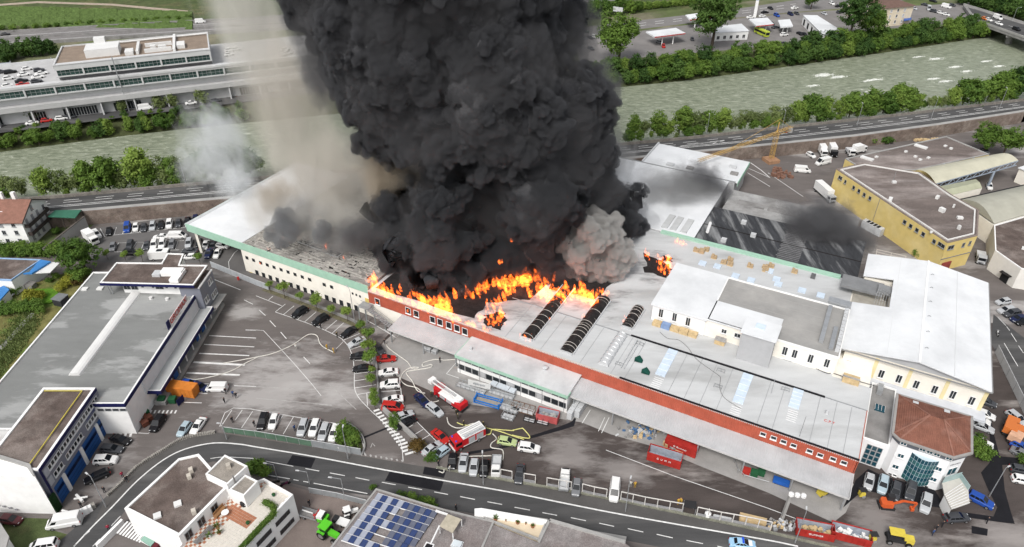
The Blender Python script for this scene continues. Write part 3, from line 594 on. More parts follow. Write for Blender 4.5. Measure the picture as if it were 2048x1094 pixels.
for X,Y in ((1190,320),(1298,352),(1405,388)):winp(blk,A_,B_,'C3',X,Y,1.1,2.4,FRAME,GLASS)
A_,B_=LW(35.2,22.58,0),LW(7.3,22.58,0)
for X,Y,w,h in ((1693,465,1.2,1.2),(1800,498,1.4,1.2)):winp(blk,A_,B_,'C3',X,Y,w,h,FRAME,GLASS)
for X,Y in ((135,622),(213,645),(340,683),(470,720)):winp(blk,A_,B_,'C4',X,Y,1.1,2.3,FRAME,GLASS)
for X,Y in ((155,705),(290,750),(430,790)):winp(blk,A_,B_,'C4',X,Y,2.0,.8,FRAME,GLASS,bars=0)
for k,s in enumerate((9.2,11.4)):part('duct',lbox(MB(),s-.45,s+.45,26 if k else 24.5,40 if k else 33,12.42,13.3 if k else 12.9),STEEL,blk)
part('duct',lbox(MB(),7.3,12.2,41.5,43.6,8,13.3),STEEL,blk)
for k in range(12):part('condenser',lbox(MB(),7.55,8.35,24.5+k*1.35,25.5+k*1.35,12.42,13.5),PLANT,blk)
part('timber_stack',lbox(MB(),36,46.8,20.2,21.9,8.0,9.2),WOOD,blk) if 0 else None
ts=thing('timber_stack','long stack of pale boards wrapped on the roof under the white wall','timber',LW(41,21,8))
for k in range(5):part('board_bundle',lbox(MB(),36.2+k*2.1,38.2+k*2.1,20.3,21.8,8.0,8.9+.15*(k%2)),WOOD if k!=3 else M('blue_wrap',(.2,.28,.45),.6,.2),ts)
crate=thing('roof_crate','wooden crate of fittings beside the door of the white block','crate',LW(31,21.2,8));part('body',lbox(MB(),30,32.2,20.6,22.0,8,9.2),WOOD,crate);part('lid',lbox(MB(),29.9,32.3,20.5,22.1,9.2,9.28),ASH,crate)
crate=thing('roof_crate','wooden crate of panels on the roof below the stair window row','crate',LW(5,22,8));part('body',lbox(MB(),2.2,5.4,21.0,23.2,8,8.9),WOOD,crate);part('slats',lbox(MB(),2.1,5.5,21.8,22.3,8.9,9.0),ASH,crate)
# ---- rear strip: rooflights, pallets ------------------------------------------------------
for s,t in ((43.4,51.3),(39.6,51.7),(34.4,49.6),(30.5,49.5),(24.1,51.0),(18.4,51.0),(14.0,51.0),(27.2,56.0),(24.9,53.0)):part('rooflight',lbox(MB(),s-.9,s+.9,t-1.0,t+1.0,7.96,8.3),TRANSL,hall)
part('rear_fascia',lbox(MB(),10.8,58,60.8,62.2,7.7,8.5),GREENF,hall)
for k,(s,t,n) in enumerate(((46.6,56.5,3),(44.3,58.1,1),(41.5,55.4,1),(38.6,54.2,2),(37.4,56.2,2),(36.9,54.0,1),(32.1,55.7,1),(28.6,57.0,2),(27.3,58.3,1),(28.2,55.6,1),(21.5,58.5,1))):
    p=thing('pallet_stack','pallet of light brown boxes standing on the rear roof strip','pallet',LW(s,t,7.96),'pallets of boxes on the rear roof')
    part('pallet',lbox(MB(),s-.75,s+.75,t-.6,t+.6,7.97,8.1),WOOD,p)
    for q in range(2):part('carton',lbox(MB(),s-.7+q*.72,s-.02+q*.72,t-.5,t+.5,8.1,8.75+.25*((k+q)%2)),M('carton',(.42,.31,.19),.9,.15,2),p)
    if n==3:part('carton',lbox(MB(),s-2.2,s-.85,t-.7,t+.7,7.97,9.0),MATS['carton'],p)
part('vent',lbox(MB(),16.4,17.5,57.6,58.6,7.96,9.1),M('vent_dark',(.12,.12,.125),.7,0),hall)
# ---- big white hall ---------------------------------------------------------------------
big=thing('white_hall','large white-roofed hall with cream front and row of narrow windows','building',LW(-7,50,0))
HC=M('hall_cream',(.78,.74,.66),.85,.05,.5)
for s0,t0,t1 in ((6.2,29.2,47.2),(-.7,47.2,60.1),(5.6,60.1,70.6)):part('wall',lbox(MB(),s0,-20.6,t0,t1,-.1,10.6),HC,big)
def gable(mb,s0,s1,t0,t1):
    """one slope piece between ridge s=-7.5 (13.1) and eaves (11.0)"""
    zz= lambda s:13.1-2.1*abs(s+7.5)/(14.6 if s>-7.5 else 13.7)
    mb.face([LW(s0,t0,zz(s0)),LW(s1,t0,zz(s1)),LW(s1,t1,zz(s1)),LW(s0,t1,zz(s0))]);mb.face([LW(s0,t1,zz(s0)-.25),LW(s1,t1,zz(s1)-.25),LW(s1,t0,zz(s1)-.25),LW(s0,t0,zz(s0)-.25)])
    for t in (t0,t1):mb.face([LW(s0,t,zz(s0)-.25),LW(s1,t,zz(s1)-.25),LW(s1,t,zz(s1)),LW(s0,t,zz(s0))])
    for s in (s0,s1):mb.face([LW(s,t0,zz(s)-.25),LW(s,t0,zz(s)),LW(s,t1,zz(s)),LW(s,t1,zz(s)-.25)])
g1=MB();gable(g1,-21.2,-7.5,28.4,71.3);part('roof',g1,ROOFB,big)
g2=MB();gable(g2,-7.5,-.6,28.4,71.3);gable(g2,-.6,7.1,28.4,47.3);gable(g2,-.6,6.0,60,71.3);part('roof',g2,ROOFB,big)
part('ridge_cap',MB().bar(LW(-7.5,28.3,13.14),LW(-7.5,71.4,13.14),.45,.12),M('ridge_white',(.8,.8,.8),.5,0),big)
part('gable_infill',MB().face([LW(6.2,29.18,10.6),LW(-20.6,29.18,10.6),LW(-20.6,29.18,10.9),LW(-7.5,29.18,12.8),LW(6.2,29.18,10.9)]),GREYW,big)
part('gutter',lbox(MB(),-21.3,7.2,28.25,28.4,10.55,10.85),M('gutter_grey',(.25,.25,.25),.6,.1),big);part('gutter',lbox(MB(),-21.45,-21.25,28.3,71.3,10.6,10.9),MATS['gutter_grey'],big)
for k in range(6):part('roof_hook',MB().tube([LW(-8.2,34+k*6.2,13.0),LW(-8.6,34+k*6.2,13.35),LW(-8.9,34.3+k*6.2,12.95)],.06,5),GFRAME,big)
for s in (-1.5,-14.2):part('roof_seam',MB().bar(LW(s,28.5,13.1-2.1*abs(s+7.5)/14.2+.02),LW(s,71.2,13.1-2.1*abs(s+7.5)/14.2+.02),.1,.05),M('seam_pale',(.62,.63,.64),.6,0),big)
A_,B_=LW(6.2,29.18,0),LW(-20.6,29.18,0)
for X,Y in ((637,725),(768,765),(905,805),(1045,845),(1183,890),(1330,930),(1475,972),(1625,1020)):winp(big,A_,B_,'C4',X,Y,1.15,2.2,FRAME,GLASS)
for X,Y in ((845,770),(1115,850),(1405,945),(1710,1035)):
    s,z=onwall(A_,B_,'C4',X,Y);part('yellow_stripe',lbox(MB(),6.2-s-.35,6.2-s+.35,29.1,29.19,5,10.5),M('yellow_stripe',(.72,.62,.36),.8,.05),big)
part('lower_roof',lbox(MB(),6.6,-22,26.2,29.15,4.4,5.0),M('lower_roof_sheet',(.54,.56,.6),.6,.06),big)
part('courtyard_roof',lbox(MB(),1.0,10.4,54.2,59.6,9.9,10.5),M('slate_grey_roof',(.2,.205,.21),.8,.15,.4),big);part('courtyard_floor',lbox(MB(),-.4,7,47.4,55.5,8.0,8.3),M('courtyard_gravel',(.34,.32,.28),.9,.15),big)
st_=thing('roof_stair','grey steel stair cage between slate roof and white hall roof','stair',LW(0,58,9));part('platform',lbox(MB(),-.6,2.3,54.4,58,10.6,11.2),M('slate2',(.23,.235,.24),.8,.1),st_)
for k in range(6):part('railing',MB().bar(LW(2.3-k*.55,54.3,10),LW(2.3-k*.55,54.3,12.2),.08).bar(LW(2.3-k*.55,51.5,8.6),LW(2.3-k*.55,54.3,11.2),.06),GFRAME,st_)
# ---- low link roof and glass office with hipped tile roof -----------------------------------
lnk=thing('link_building','low grey-roofed link between white hall roof and tiled office','building',LW(-3,17,0));part('wall',lbox(MB(),-.5,-5.2,8.6,26.2,0,5.8),WHITE,lnk);part('roof',lbox(MB(),-.5,-5.2,8.7,26.1,5.8,6.0),CONCD,lnk)
parapet(lnk,LP(-.5,8.6,-5.2,8.6,-5.2,26.1,-.5,26.1),5.85,.5,.2,WHITE);part('rooflight',lbox(MB(),-1.7,-3.6,17.8,19.6,6.0,6.35),GLASSB,lnk)
for k in range(4):part('rooflight_bar',lbox(MB(),-1.7-k*.62,-1.76-k*.62,17.8,19.6,6.35,6.4),FRAME,lnk)
part('plant_box',lbox(MB(),-1.6,-2.6,23,25.4,6,7.3),STEEL,lnk)
off=thing('tiled_office','white office with hipped red-brown tile roof and curved blue glass front','building',LW(-11,13,0))
RP=LP(-4.6,8.2,-6.0,7.0,-15.2,6.9,-18.2,9.8,-18.2,20.4,-4.6,20.4);WP=LP(-5.2,9,-6.4,7.7,-15.0,7.7,-17.5,10.2,-17.5,20,-5.2,20)
part('wall',MB().prism(WP,-.1,8.3),M('office_white',(.78,.79,.8),.7,.04,.5),off);part('attic_band',MB().prism(inset(WP,-.15),8.3,9.6),M('attic_grey',(.12,.13,.15),.6,.1),off)
part('eave',MB().prism(RP,9.6,9.95),M('eave_grey',(.3,.29,.28),.8,.1),off)
TILE=M('red_brown_tile',(.2,.088,.062),.85,.2,.6,fine=.15,col2=(.25,.13,.1),thr=(.5,.66));ribs(TILE,E1,.35,.5)
IP=inset(RP,.45);ridge=[LW(-10.2,13.6,12.4),LW(-12.6,13.6,12.4)];tm=MB()
P3=[Vector((p.x,p.y,9.96)) for p in IP]
for q in ((P3[0],P3[1],ridge[0]),(P3[1],P3[2],ridge[1],ridge[0]),(P3[2],P3[3],ridge[1]),(P3[3],P3[4],ridge[1]),(P3[4],P3[5],ridge[0],ridge[1]),(P3[5],P3[0],ridge[0])):tm.face(q)
rf=part('roof',tm,TILE,off)
for a in range(6):part('hip_tile',MB().bar(P3[a]+Vector((0,0,.05)),(ridge[0] if a in (0,1,5) else ridge[1])+Vector((0,0,.06)),.3,.12),M('hip_tile',(.24,.12,.09),.85,.2),rf)
for s,t in ((-7.5,18.6),(-13,18.9)):part('rooflight',lbox(MB(),s,s-1,t-.7,t,10.3,10.75),PLANT,rf)
# curved glass front
gm=MB();n=8;rows=6
CV=[(-8.9-4.6*k/n,7.7-1.1*math.sin(math.pi*k/n)) for k in range(n+1)]
gl=part('glass_front',MB().prism([LW(*c,0) for c in CV]+[LW(-13.5,7.75,0),LW(-8.9,7.75,0)],.5,7.4),M('office_white2',(.5,.6,.65),.5,0),off)
for k in range(n):
    for r in range(rows):
        a,b_=LW(CV[k][0],CV[k][1]-.03,0),LW(CV[k+1][0],CV[k+1][1]-.03,0);z0=.55+r*1.14;d=(b_-a).normalized();a2,b2=a+d*.03,b_-d*.03
        part('pane',MB().prism([a2,b2,b2+E2*.05,a2+E2*.05],z0+.04,z0+1.1),GLASSB if r%2 else M('pale_teal_glass',(.03,.11,.12),.12,.3,.6,spec=.6),gl)
A_,B_=LW(-6.4,7.68,0),LW(-15,7.68,0)
for X,Y in ((1060,365),(1018,452),(1362,470),(1320,553)):winp(off,A_,B_,'D4',X,Y,1.15,1.05,FRAME,GLASSB)
for X,Y in ((975,510),(1012,520),(1265,612)):winp(off,A_,B_,'D4',X,Y,.7,.55,FRAME,GLASS,bars=0)
for s in (-7,-10.2,-11.4,-12.6,-14.6):win(off,LW(-5.2,7.5,0),LW(-16,7.5,0),-5.2-s,8.95,1.1,.8,FRAME,GLASSB,sill=False)
A_,B_=LW(-15.0,7.68,0),LW(-17.5,10.18,0);win(off,A_,B_,1.75,4.9,2.2,2.0,FRAME,GLASSB)
text(off,'CERAMICA',LW(-16.27,8.9,6.9),B_-A_,(0,0,1),.5,M('grey_letter',(.3,.3,.32),.6,0),'lettering')
part('side_wing',lbox(MB(),-.6,-5.3,8.2,8.75,0,6.3),MATS['office_white'],off)
A_,B_=LW(-1.4,8.18,0),LW(-5.2,8.18,0)
for r in range(4):
    for k in range(3):win(off,A_,B_,.65+k*.95,.9+r*1.3,.9,1.2,GFRAME,GLASSB,sill=False,bars=0)
# entrance canopy of glass and white ribs
ent=thing('entrance_porch','white porch with ribbed pale roof and glass sides at the office corner','porch',W('D4',1500,680,0))
zp=3.0
pp=WS('D4',zp,1390,580,1530,540,1600,640,1610,740,1465,790,1410,680);part('porch_roof',MB().prism(pp,zp-.3,zp),M('porch_roof',(.5,.48,.44),.7,.1),ent)
for k in range(8):a,b_=pp[5].lerp(pp[4],k/7),pp[1].lerp(pp[3],.25+.75*k/7);part('rib',MB().bar(a+Vector((0,0,.06)),b_+Vector((0,0,.06)),.1),FRAME,ent)
part('side_wall',MB().prism([pp[5],pp[4],pp[4]+E2*.25,pp[5]+E2*.25],0,zp-.3),WHITE,ent);part('glass_wall',MB().prism([pp[0],pp[1],pp[1]-E2*.1,pp[0]-E2*.1],zp,zp+1.6),M('pale_glass',(.32,.42,.42),.2,.1),ent)
part('glass_wall',MB().prism([pp[1],pp[2],pp[2]+E1*.1,pp[1]+E1*.1],zp,zp+1.2),MATS['pale_glass'],ent)
# ---- rear halls -------------------------------------------------------------------------
rear=thing('dark_roof_hall','rear hall under a soot-streaked dark corrugated roof with ribbed monitors','building',LW(28,74,0))
DKR=M('sooty_roof',(.045,.047,.052),.8,.3,1.2,fine=.2,col2=(.2,.205,.21),thr=(.5,.62),streak=(-ANG,.8,.1));ribs(DKR,E1,1.0,.4)
part('wall',lbox(MB(),7,48.9,62.3,84.8,0,6.7),GREYW,rear);part('roof',lbox(MB(),6.8,49.1,62.25,85,6.7,7.0),DKR,rear)
for k in range(22):part('roof_rib',lbox(MB(),21.5,27.5-(k%3)*.2,63.4+k*.92,63.75+k*.92,7.0,7.16),M('rib_grey',(.15,.15,.155),.7,.2),rear)
for s,t in ((41.6,66.5),(39,79),(35,73)):part('roof_vent',lbox(MB(),s-.7,s+.7,t-.6,t+.6,7.0,8.0),PLANT,rear)
part('duct',MB().tube([LW(46.8,68.6,7.5),LW(47.4,74,7.5)],.45,8),M('white_duct',(.75,.75,.75),.5,0),rear)
part('roof_joint',lbox(MB(),7,49,73.4,73.7,7.0,7.1),CHAR,rear)
rw_=thing('rear_white_hall','wide white-roofed rear hall beside the river road','building',LW(62,90,0))
part('wall',lbox(MB(),49.2,96,62.3,101.6,0,7.7),GREYW,rw_);part('wall',lbox(MB(),47.2,77.6,101.6,118.6,0,7.7),GREYW,rw_)
part('roof',lbox(MB(),49.0,96.3,62.3,101.9,7.7,8.0),ROOFB,rw_);part('roof',lbox(MB(),46.4,78.1,101.9,119,7.75,8.05),ROOFB,rw_)
part('fascia',lbox(MB(),46.3,46.45,102,119,6.6,8.1),GREENF,rw_);part('roof_joint',lbox(MB(),47,96,101.7,102.1,8.05,8.2),GFRAME,rw_);part('parapet',lbox(MB(),77.7,78.2,101.9,119,8.05,8.6),PLANT,rw_)
for s,t,a in ((69,104,0),(62.5,104.5,1),(50.4,111.8,2),(48.8,107.3,3)):part('rooflight',lbox(MB(),s-1.2,s+1.2,t-.8,t+.8,8.05,8.7),PLANT if a%2==0 else CONCD,rw_)
for s in (52.5,55.5,58):part('roof_upstand',lbox(MB(),s-.9,s+.9,64,72,8.0,8.35),ROOFW,rw_)
lk2=thing('rear_flat_building','low pale flat-roofed store between dark roof and yellow building','building',LW(25,93,0));part('wall',lbox(MB(),10,47,85.1,101.5,0,5.3),GREYW,lk2);part('roof',lbox(MB(),9.8,47.2,85.1,101.6,5.3,5.5),M('pale_flat_roof',(.36,.36,.355),.85,.2,.2,fine=.06,col2=(.22,.215,.21)),lk2)
for s in (20,31,40):part('roof_patch',lbox(MB(),s-4,s+4,93,96,5.5,5.58),CONCD,lk2)

fr2=MB()
for s in (-3,0.5,4):fr2.bar(LW(s,74,0),LW(s,74,9.3),.12).bar(LW(s,74,9.3),LW(s,78,9.3),.1)
for t in (74,75.3,76.6,78):fr2.bar(LW(-3,t,9.3),LW(4,t,9.3),.1)
part('pergola_frame',fr2,M('pale_frame',(.55,.5,.44),.7,.1),rear)
ch_=thing('chiller_unit','row of grey chillers standing along the yellow wall','chiller',W('B4',850,705));a,b_=W('B4',780,665,2.6),W('B4',910,735,2.6)
for k in range(5):part('unit',MB().box(Vector((*a.lerp(b_,(k+.5)/5)[:2],.1)),2.0,1.8,2.5,-1.0),PLANT,ch_)
part('plinth',MB().bar(Vector((*a[:2],.05)),Vector((*b_[:2],.05)),2.4,.3),CONCD,ch_)
# ================================================================ neighbouring buildings
GRAVEL=M('roof_gravel',(.115,.09,.08),.95,.3,.35,fine=.35,col2=(.19,.16,.145),thr=(.48,.62))
GRAVELL=M('pale_roof_gravel',(.27,.245,.215),.95,.2,.6,fine=.3)
GRAVELG=M('grey_roof_gravel',(.24,.22,.215),.95,.2,.5,fine=.3,col2=(.19,.165,.16),thr=(.45,.6))
NAVY=M('navy_trim',(.012,.014,.07),.55,.05)
BLUED=M('blue_garage_door',(.022,.085,.26),.5,.12,.6)
GREYB=M('blue_grey_cladding',(.205,.215,.255),.6,.07,.4)
MEMB=M('wet_grey_membrane',(.2,.205,.2),.5,.12,.3,fine=.06,col2=(.31,.315,.31),thr=(.515,.56),streak=(.1,.3,.9),spec=.25)
MEMB2=M('bright_membrane',(.66,.66,.65),.6,.05,.3)
V= lambda x,y,z=0.0:Vector((x,y,z))
def rectp(x0,x1,y0,y1): return [V(x0,y0),V(x1,y0),V(x1,y1),V(x0,y1)]
def flat_roof(root,poly,z,mat,wallmat,base=-.1,ph=.35,pw=.35,pmat=None,name='wall'):
    part(name,MB().prism(poly,base,z-.05),wallmat,root);part('roof',MB().prism(inset(poly,.05),z-.05,z),mat,root); return parapet(root,poly,z-.04,ph,pw,pmat or WHITE)
# ---- grey-blue garage building
gb=thing('garage_building','blue-grey three-storey building with blue garage doors and gravel roof','building',V(-89.5,94))
flat_roof(gb,rectp(-94.8,-84.2,83.6,104.6),10.2,GRAVEL,GREYB,ph=.3,pw=.5)
part('roof_band',MB().prism(rectp(-84.2,-84.1,83.6,104.6),9.7,10.45),NAVY,gb);part('corner_band',MB().prism(rectp(-84.2,-84.08,83.6,84.05),0,9.7),NAVY,gb)
part('roof_rail',MB().bar(V(-86.4,84.5,10.5),V(-86.4,103.6,10.5),.16).bar(V(-86.4,103.6,10.5),V(-94,103.6,10.5),.16),M('yellow_pipe',(.5,.42,.08),.6,0),gb)
A_,B_=V(-84.18,83.6),V(-84.18,104.6)
for y0,n,z in ((86.0,4,8.5),(90.3,5,8.5),(95.4,5,8.5),(100.3,4,8.5),(86.4,3,6.1),(90.6,6,6.1),(98.2,6,6.1)):
    for k in range(n):win(gb,A_,B_,y0-83.6+k*1.0,z,.92,1.15,FRAME,GLASS,sill=True,bars=0)
for z,mt in ((8.4,'shutter_grey'),(6.1,'shutter_grey')):part('shutter',MB().prism(rectp(-84.2,-84.1,84.3,85.5),z-.9,z+.9),M(mt,(.4,.42,.46),.6,.1),gb)
for y0,y1 in ((84.6,87.2),(88.1,93.6),(94.5,99.8),(100.6,104.3)):
    d_=part('garage_door',MB().prism(rectp(-84.2,-84.12,y0,y1),.05,4.3),BLUED,gb)
    for k in range(1,5):part('door_panel_joint',MB().prism(rectp(-84.12,-84.1,y0+.05,y1-.05),k*.85,k*.85+.05),NAVY,d_)
    part('door_glazing',MB().prism(rectp(-84.12,-84.09,y0+.2,y1-.2),2.65,3.3),M('dark_blue_glass',(.006,.015,.05),.2,0),d_)
for y in (87.65,94.05,100.2):part('pier',MB().prism(rectp(-84.2,-83.9,y-.38,y+.38),0,4.4),WHITE,gb)
text(gb,'HARTNER',V(-84.05,100.4,7.3),(0,1,0),(0,0,1),.85,M('blue_letter',(.08,.1,.25),.6,0))
part('emblem',MB().tube([V(-84.12,101.4,8.2-.6),V(-84.03,101.4,8.2-.6)],.3,6),MATS['blue_letter'],gb)
text(gb,'HARTNER',V(-84.03,83.85,2.2),(0,0,-1),(0,1,0),.4,FRAME)
# ---- white blank-walled neighbour
wb=thing('white_building','tall white blank-walled building with a faded mural near the ground','building',V(-95,86))
part('wall',MB().prism([V(-83.95,82.2),V(-86.3,84.9),V(-94.9,87.6),V(-120,96),V(-124,90),V(-96,82.6)],-.1,10.3),WHITE,wb);part('parapet',MB().prism([V(-84.0,82.25),V(-86.3,84.9),V(-94.9,87.6),V(-95.2,87.0),V(-86.6,84.3),V(-84.4,82.3)],10.3,10.65),CONC,wb)
part('hedge',MB().prism([V(-83.8,82.3),V(-84.05,82.3),V(-84.05,83.7),V(-83.6,83.7)],0,4.2),M('ivy',(.012,.035,.012),.95,.4,2,fine=.5),wb)
for k in range(5):part('mural_mark',MB().prism([V(-95.3+k*1.0+.1,82.38-k*.03),V(-94.7+k*1.0,82.36-k*.03),V(-94.7+k*1.0,82.3-k*.03),V(-95.3+k*1.0+.1,82.32-k*.03)],2.6-k*.4,3.1-k*.42),M('mural_grey',(.3,.3,.32),.8,.4,4),wb)
# ---- warehouse
wh=thing('warehouse','big warehouse with wet grey flat roof, navy edge and central rooflight strip','building',V(-92,125))
WP_=[V(-106.6,100),V(-94.9,104.7),V(-84.3,104.7),V(-84.3,101.9),V(-77.8,101.9),V(-77.3,148.8),V(-107,148.8)]
WP_=[V(-106.6,95),V(-94.9,95),V(-94.9,101.9),V(-77.8,101.9),V(-77.3,148.8),V(-107,148.8)]
part('wall',MB().prism(WP_,-.1,8.3),WHITE,wh);part('roof',MB().prism(inset(WP_,.05),8.3,8.36),MEMB,wh);parapet(wh,WP_,8.25,.4,.35,WHITE)
part('edge_band',MB().prism([V(-77.78,101.8),V(-77.68,101.8),V(-77.18,138.6),V(-77.28,138.6)],7.75,8.62),NAVY,wh);part('edge_band',MB().prism([V(-84.2,101.78),V(-77.7,101.78),V(-77.7,101.88),V(-84.2,101.88)],7.75,8.62),NAVY,wh)
sm_=MB();n=6
for k in range(n):
    a,c=math.pi*k/n,math.pi*(k+1)/n;X= lambda q:-92.2-math.cos(q)*1.25;Zz= lambda q:8.36+math.sin(q)*.6
    sm_.face([(X(a),110.4,Zz(a)),(X(a),139.6,Zz(a)),(X(c),139.6,Zz(c)),(X(c),110.4,Zz(c))][::-1])
sm_.face([(-92.2-math.cos(math.pi*k/n)*1.25,110.4,8.36+math.sin(math.pi*k/n)*.6) for k in range(n+1)]);part('rooflight_strip',sm_,MEMB2,wh)
for x,y in ((-105.5,141.5),(-101.8,141.7)):part('rooflight',MB().prism(rectp(x-.7,x+.7,y-.6,y+.6),8.36,8.7),MEMB2,wh)
for x,y in ((-87.5,137.6),(-83.4,137.2)):part('roof_fan',MB().tube([V(x,y,8.36),V(x,y,8.9)],.45,10),MEMB2,wh)
part('side_wall',MB().prism([V(-77.7,109),V(-77.45,109),V(-77.1,138.4),V(-77.3,138.4)],4.5,7.7),M('pale_side_wall',(.6,.61,.63),.8,.06),wh)
cn=part('dock_canopy',MB().prism([V(-77.7,109.6),V(-74.7,109.6),V(-74.0,139.3),V(-77.2,139.3)],4.3,4.6),M('dock_canopy_roof',(.4,.41,.41),.6,.1,.3),wh);parapet(wh,[V(-77.7,109.6),V(-74.7,109.6),V(-74.0,139.3),V(-77.2,139.3)],4.58,.22,.2,FRAME,'canopy_rim')
part('canopy_fascia',MB().prism([V(-74.7,109.55),V(-74.6,109.55),V(-73.9,139.3),V(-74.0,139.3)],3.9,4.75).prism([V(-77.8,109.45),V(-74.6,109.45),V(-74.6,109.58),V(-77.8,109.58)],3.9,4.75),NAVY,wh)
for k in range(7):
    y=112+k*4;part('dock_door',MB().prism([V(-77.55,y),V(-77.38,y),V(-77.33,y+2.8),V(-77.5,y+2.8)],.9,3.8),DARK if k%3 else BLUED,wh)
    part('canopy_post',MB().bar(V(-75.3,y+3.4,0),V(-75.2,y+3.4,4.3),.22),WHITE,wh)
part('dock',MB().prism([V(-77.4,110),V(-75.0,110),V(-74.4,146),V(-77,146)],0,.95),CONC,wh)
for y in (116.5,130,133.5):part('blue_curtain',MB().prism([V(-75.4,y),V(-75.25,y),V(-75.2,y+1.9),V(-75.35,y+1.9)],1.2,3.4),BLUED,wh)
A_,B_=V(-84.2,101.88),V(-77.8,101.88)
for k in range(4):win(wh,A_,B_,1.2+k*1.5,6.9,1.3,.7,GFRAME,GLASS,sill=False,bars=0)
# sign on the roof edge
sg=thing('roof_sign','tilted red lettered sign standing on the warehouse roof edge','sign',V(-78,130.5,8.4))
part('sign_board',MB().prism([V(-78.3,125.6),V(-78.15,125.6),V(-78.0,136.4),V(-78.15,136.4)],8.9,10.5),M('sign_pale',(.62,.55,.55),.6,.1),sg);text(sg,'GROMAX',V(-78.02,131.2,9.7),(.015,1,0),(0,0,1),2.1,TEXTM);part('sign_logo',MB().prism([V(-78.2,125.0),V(-78.05,125.0),V(-78.0,126.3),V(-78.15,126.3)],8.8,10.9),NAVY,sg)
for y in (126,129,132,135.5):part('strut',MB().bar(V(-78.2,y,8.9),V(-80,y,8.4),.08),GFRAME,sg)
# penthouse on the warehouse
ph=thing('penthouse','white penthouse flat with wide gravel roof slab on the warehouse','building',V(-88,143,8.4))
PR=[V(-99.1,138.6),V(-76.2,137.6),V(-75.9,146.2),V(-82.9,146.3),V(-83.8,151.4),V(-88.1,151.7),V(-87.8,147.2),V(-99.2,147.4)]
part('wall',MB().prism([V(-95,140.2),V(-79.5,139.4),V(-79.5,145.8),V(-95,146.6)],8.3,11.9),WHITE,ph);part('wall',MB().prism([V(-87.6,146),V(-83.4,146),V(-84.0,151),V(-87.8,151)],8.3,11.9),WHITE,ph)
part('roof',MB().prism(PR,11.9,12.25),GRAVEL,ph);parapet(ph,PR,12.2,.3,.35,WHITE);part('roof_edge',MB().prism([V(-99.15,138.45),V(-76.1,137.45),V(-76.1,137.58),V(-99.15,138.58)],11.7,12.35),NAVY,ph)
part('roof_box',MB().prism(rectp(-85.6,-80.5,141.5,143.6),12.25,13.5),WHITE,ph);part('roof_box',MB().prism(rectp(-82.4,-80.2,138.7,143.6),12.25,13.2),WHITE,ph);part('roof_grille',MB().prism(rectp(-87.6,-85.7,141.2,143.2),12.25,13.0),PLANT,ph)
for x in (-98.3,-97.6):part('post',MB().tube([V(x,139.6,8.4),V(x,139.6,11.9)],.1,6),GFRAME,ph)
A_,B_=V(-95,140.18),V(-79.5,139.38)
for s,w,h in ((1.0,1.7,2.1),(2.9,1.7,2.1),(5.0,.6,.6),(7.6,.6,.6),(9.2,2.0,1.3),(11.0,.6,.6),(13.2,.6,.6)):win(ph,A_,B_,s,10.4,w,h,GFRAME,GLASS,sill=False)
gt=thing('grey_office_end','blue-grey office end of the warehouse with paired white windows','building',V(-80,141))
GP=[V(-83,134.4),V(-75.6,134.4),V(-75.3,146.4),V(-83,146.4)]
part('wall',MB().prism([V(-80.5,138.6),V(-75.6,138.6),V(-75.3,146.4),V(-80.5,146.4)],-.1,10.7),GREYB,gt);part('roof',MB().prism([V(-80.5,138.6),V(-75.6,138.6),V(-75.3,146.4),V(-80.5,146.4)],10.7,10.8),GRAVEL,gt);part('coping',MB().prism([V(-75.9,138.5),V(-75.5,138.5),V(-75.2,146.5),V(-75.6,146.5)],10.7,11.0),WHITE,gt)
A_,B_=V(-75.58,138.6),V(-75.28,146.4)
for s,z in ((1.2,6.2),(2.3,6.2),(4.9,9.0),(6.0,9.0),(4.7,5.0),(5.8,5.0),(6.7,5.0)):win(gt,A_,B_,s,z,.95,1.5,FRAME,GLASS)
part('door_canopy',MB().prism([V(-75.5,139),V(-73.6,139),V(-73.2,146.2),V(-75.2,146.2)],3.4,3.6),CONC,gt)
# ---- house with balconies
hs_=thing('white_house','white three-storey house with red-brown tiled roof and dark wooden balconies','house',V(-150,182))
HX0,HX1,HY0,HY1=-168,-140.4,174.6,187.4
part('wall',MB().prism(rectp(HX0,HX1,HY0,HY1),-.1,8.7),WHITE,hs_);ym=(HY0+HY1)/2
part('gable',MB().face([(HX1,HY0,8.7),(HX1,HY1,8.7),(HX1,ym,11.9)]),WHITE,hs_)
rt=MB();
for y,s in ((HY0-.8,1),(HY1+.8,-1)):
    q=[(HX0,y,8.35),(HX1+.9,y,8.35),(HX1+.9,ym,12.15),(HX0,ym,12.15)];rt.face(q if s>0 else q[::-1]);rt.face([(a,b_,c-.2) for a,b_,c in (q[::-1] if s>0 else q)])
HT=M('house_tile',(.24,.125,.095),.9,.18,.8,fine=.12);ribs(HT,(0,1,0),.38,.5)
rf=part('roof',rt,HT,hs_);part('chimney',MB().prism(rectp(-146,-145,182.2,183.2),11,13.6),WHITE,rf);part('chimney',MB().prism(rectp(-150,-149.2,183,183.8),11,13.2),WHITE,rf);part('roof_window',MB().bar(V(-147.3,177.6,10.2),V(-146.5,177.6,10.2),.9,.1),FRAME,rf)
SH=M('grey_shutter',(.36,.36,.37),.8,.1)
A_,B_=V(HX0,HY0-.01),V(HX1,HY0-.01)
for x in (-146.6,-143.0,-150,-153.5):
    for z in (7.4,4.8,2.0):win(hs_,A_,B_,x-HX0,z,1.1,1.3,GFRAME,SH if (int(x+z))%3 else GLASS)
A_,B_=V(HX1+.01,HY0),V(HX1+.01,HY1)
